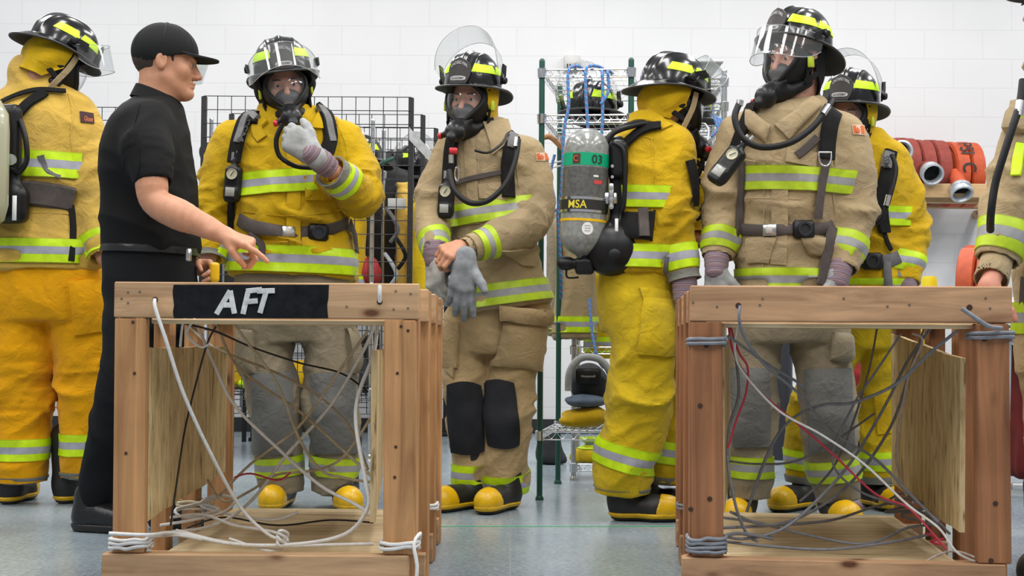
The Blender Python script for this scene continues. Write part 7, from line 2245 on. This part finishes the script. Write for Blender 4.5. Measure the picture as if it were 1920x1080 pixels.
# carabiners and hooks
for i, (u, v, r_) in enumerate([(1318, 250, 22), (1336, 268, 20), (1312, 285, 24), (1326, 300, 20), (1342, 292, 18), (1304, 262, 18)]):
    Y = 5.58 + .02 * i; px = PX(Y); q = P(u, v, Y); a = .5 * i
    pts = [q + A([math.cos(t) * r_ * .5 * px * math.cos(a) + math.sin(t) * r_ * px * .9 * math.sin(a), .01 * math.sin(t), -math.cos(t) * r_ * .5 * px * math.sin(a) + math.sin(t) * r_ * px * .9 * math.cos(a)]) for t in np.linspace(0, 6.283, 25)[:-1]]
    mb = MB(); mb.tube(pts, .0045, n=8, closed=True); mb.build('carabiner', M_CHROME, label='steel carabiner hanging in the cluster right of the cylinder wearer mask', cat='carabiner', group='carabiners on the chrome shelving')
mb = MB(); mb.tube([P(1296, 285, 5.5), P(1322, 280, 5.5), P(1357, 292, 5.69)], .006, n=8); mb.build('hook_rail', M_STEEL, label='steel rail above the carabiner cluster', cat='rail')
mb = MB(); mb.box(P(1312, 128, 5.9), (.085, .16, .006), bevel=.003); mb.build('clear_tray', plain('pale_grey_plastic', (.55, .57, .58), .3), label='pale grey sheet lying on top of the all-chrome shelving', cat='sheet')

# ---- hose rolls
def hose_roll(c, r, wd, ax, mat, label, coup=None, text=None):
    root = empty('fire_hose_roll', A(c) - A([0, 0, r]), label, 'fire hose')
    ax = nrm(ax); ref = A([0, 0, 1.0]); x = nrm(np.cross(ref, ax)); y = np.cross(ax, x)
    for s in (-1, 1):
        turns = 5.2; n = int(turns * 40); th = .0085; V = []; pitch = (r - .05) / turns
        mb = MB(); pts = []; nn = []
        for k in range(n + 1):
            a = 2 * math.pi * k / 40; rr = .05 + pitch * (k / 40)
            d = x * math.cos(a) + y * math.sin(a); pts.append(A(c) + ax * s * wd * .255 + d * rr); nn.append(d)
        mb.ribbon(pts, nn, wd * .48, pitch * .72); mb.build('hose_coil', mat, root)
    if coup is not None:
        p, d, cr = coup; d = nrm(d)
        mb = MB(); mb.tube([A(p) - d * .16, A(p) - d * .07, A(p)], [.02, cr * .8, cr * .9], n=16, smooth=4, flat=None); mb.build('hose_end', mat, root)
        mb = MB(); prof = [(cr * .86, -.01), (cr * 1.0, -.01), (cr * 1.12, .0), (cr * 1.12, .018), (cr * 1.0, .022), (cr * 1.0, .040), (cr * 1.15, .044), (cr * 1.15, .062), (cr * .98, .066), (cr * .90, .060), (cr * .86, .0), (cr * .86, -.01)]
        mb.lathe(prof, p, d, n=32, cap=False); cp = mb.build('coupling', M_GALV, root)
        mb = MB(); mb.lathe([(0.0001, .012), (cr * .88, .012)], p, d, n=24); mb.build('coupling_gasket', M_BLK, cp)
        if text == 'tape':
            mb = MB(); mb.lathe([(cr * .98, .024), (cr * 1.03, .024), (cr * 1.03, .032), (cr * .98, .032)], p, d, n=32, cap=False); mb.build('green_tape', plain('green_tape', (0, .3, .14), .5), cp)
    return root


YH = 8.50
for i, (u, v, wpx, mat, cu, cv, lab, tx) in enumerate([
    (1684, 318, 52, M_HOSE, 1686, 284, 'leftmost red hose roll on the wall board, coupling high', 'tape'),
    (1738, 322, 56, M_HOSE, 1744, 322, 'middle red hose roll on the wall board, coupling facing out', 'tape'),
    (1799, 326, 56, M_HOSE2, 1800, 352, 'rightmost orange-red hose roll on the wall board with black lettering', None)]):
    c = P(u, v, YH); px = PX(YH)
    p = P(cu, cv, YH - .30)
    rl = hose_roll(c, .215, wpx * px, (1, 0.06, 0), mat, lab, coup=(p, A([0, -1.0, [-.1, -.45, -1.2][i]]), .062), text=tx)
    if i == 2:
        def fnp(x, y):
            # lettering wrapped on the front of the roll, reading downwards
            a = math.radians(58 - 62 * x); q = c + A([(y - .5) * .09 * 1 - .01, 0, 0])
            return q + A([0, -math.cos(a), math.sin(a)]) * .2235
        text_on('PSI  C', fnp, 'hose_lettering', M_BLKPRINT, rl)
mb = MB(); a, b = P(1600, 356, 8.22), P(1910, 358, 8.22); mb.box(((a[0] + b[0]) / 2, 8.24, (a[2] + b[2]) / 2), ((b[0] - a[0]) / 2, .019, .045), bevel=.003)
PINE = woodmat('pale_pine_board', 0, base=(.62, .42, .22), dark=(.5, .30, .14), pale=(.75, .55, .33))
sb = mb.build('pine_shelf', PINE, label='pale pine board shelf under the three hose rolls on the wall', cat='shelf', angle=30)
for yy in (8.34, 8.70):
    mb = MB(); mb.box(((a[0] + b[0]) / 2, yy, (a[2] + b[2]) / 2 - .05), ((b[0] - a[0]) / 2, .045, .019), bevel=.003); mb.build('shelf_slat', PINE, sb, angle=30)
for xx in (a[0] + .1, b[0] - .05):
    mb = MB(); mb.box((xx, 8.55, (a[2] + b[2]) / 2 - .10), (.019, .30, .03), bevel=.003); mb.build('shelf_bracket', PINE, sb, angle=30)

# ---- cart at the right with red cloth and roll
cart = empty('equipment_cart', (2.35, 5.75, 0), 'silver-legged cart with dark red cloth cover at the right edge', 'cart')
px = PX(5.6)
for i, (x, y) in enumerate([((1884 - 960) * px, 5.6), (3.0, 5.6), ((1884 - 960) * px + .03, 6.05), (3.0, 6.05)]):
    mb = MB(); mb.box((x, y, .36), (.017, .017, .34), A([[math.cos(.03), 0, math.sin(.03)], [0, 1, 0], [-math.sin(.03), 0, math.cos(.03)]]), bevel=.004); lg = mb.build('leg', M_GALV, cart, angle=30)
    mb = MB(); mb.box((x - .01, y, .011), (.020, .020, .011), bevel=.003); mb.build('leg_foot', M_BLKP, lg)
mb = MB(); mb.box((2.6, 5.82, .685), (.46, .28, .014), bevel=.004); mb.build('cart_top', M_STEEL, cart)
mb = MB(); mb.box((2.6, 5.6, .05), (.42, .014, .014), bevel=.003); mb.build('cross_rail', M_GALV, cart)
F = Field(); F.u(RBox((2.66, 5.86, .36), (.40, .20, .29), r=.05))
sdf_obj(F, .014, 'red_cover', M_REDCLOTH, cart, disp=lambda V: .03 * (ridge(V * A([9, 9, 2.5])) - .5))
for i in range(3):
    mb = MB(); z = .745 - i * .022; mb.tube([(2.14, 5.52, z), (2.3, 5.50, z - .006), (2.6, 5.50, z)], .0065, n=8, smooth=6); mb.build('rope', M_ROPE, label='blue and red rope lying along the cart edge', cat='rope', group='ropes along the cart edge')
hose_roll(P(1838, 556, 5.72) * A([1, 1, 0]) + A([0, 0, .70 + .205]), .20, .16, (.88, -.47, 0), M_HOSE2, 'orange-red hose roll standing on the cart at the right', coup=(P(1898, 580, 5.45), A([.2, -1, -.3]), .05))
# yellow cone behind the right frame
mb = MB(); c = A([(1743 - 960) * PX(6.0), 6.0, 0.0]); mb.box(c + A([0, 0, .012]), (.17, .17, .012), bevel=.004)
mb.lathe([(.13, .024), (.10, .2), (.034, .965), (.030, .98), (.022, .98), (.02, .96)], c, n=28); mb.build('safety_cone', plain('yellow_cone_plastic', (.85, .68, .01), .4), label='tall yellow cone whose tip shows above the right frame', cat='cone')
# bits behind the legs on the right
mb = MB(); mb.box(A([(1452 - 960) * PX(7.6), 7.6, .55]), (.035, .02, .55), rotz(.1), bevel=.004); mb.build('plank', W_Z2, label='brown plank leaning upright behind the tall person legs', cat='plank')
mb = MB(); c = A([(1466 - 960) * PX(7.2), 7.2, 0]); mb.lathe([(0, 0), (.06, 0), (.06, .96), (.055, .99), (0, 1.0)], c, n=24); mb.build('gas_bottle', plain('dark_slate_paint', (.03, .035, .045), .35), label='dark slate cylinder standing on the floor behind the tall person legs', cat='cylinder')
lump('red_bag', P(1604, 690, 6.6), (.09, .1, .16), plain('red_bag_cloth', (.35, .02, .03), .7), 'red bag behind the right knee of the tall person', 'bag', seed=41)
lump('red_bag', A([(1612 - 960) * PX(6.6), 6.6, .2]), (.09, .1, .2), plain('red_bag_cloth', (.35, .02, .03), .7), 'red bag on the floor beside the olive yellow trouser leg', 'bag', seed=42, floor=.002)
# clear plastic sleeve taped on the wall
mb = MB(); q = A([[P(362 + 30 * s, 108 + 50 * t, WALL_Y) + A([0, -.004 - .012 * math.sin(3 * s + t * 2) * s, 0]) for s in np.linspace(0, 1, 8)] for t in np.linspace(0, 1, 8)])
mb.grid(q, thick=np.broadcast_to(A([0, .0015, 0]), q.shape)); sl = mb.build('plastic_sleeve', clear('cloudy_plastic', (.9, .93, .93), .08, .25), label='clear plastic sleeve taped to the wall by the black cap peak', cat='sleeve')
mb = MB(); mb.box(P(372, 122, WALL_Y - .003), (.028, .001, .028), bevel=.0005); mb.build('paper_note', plain('pale_yellow_paper', (.75, .74, .55), .7), sl)
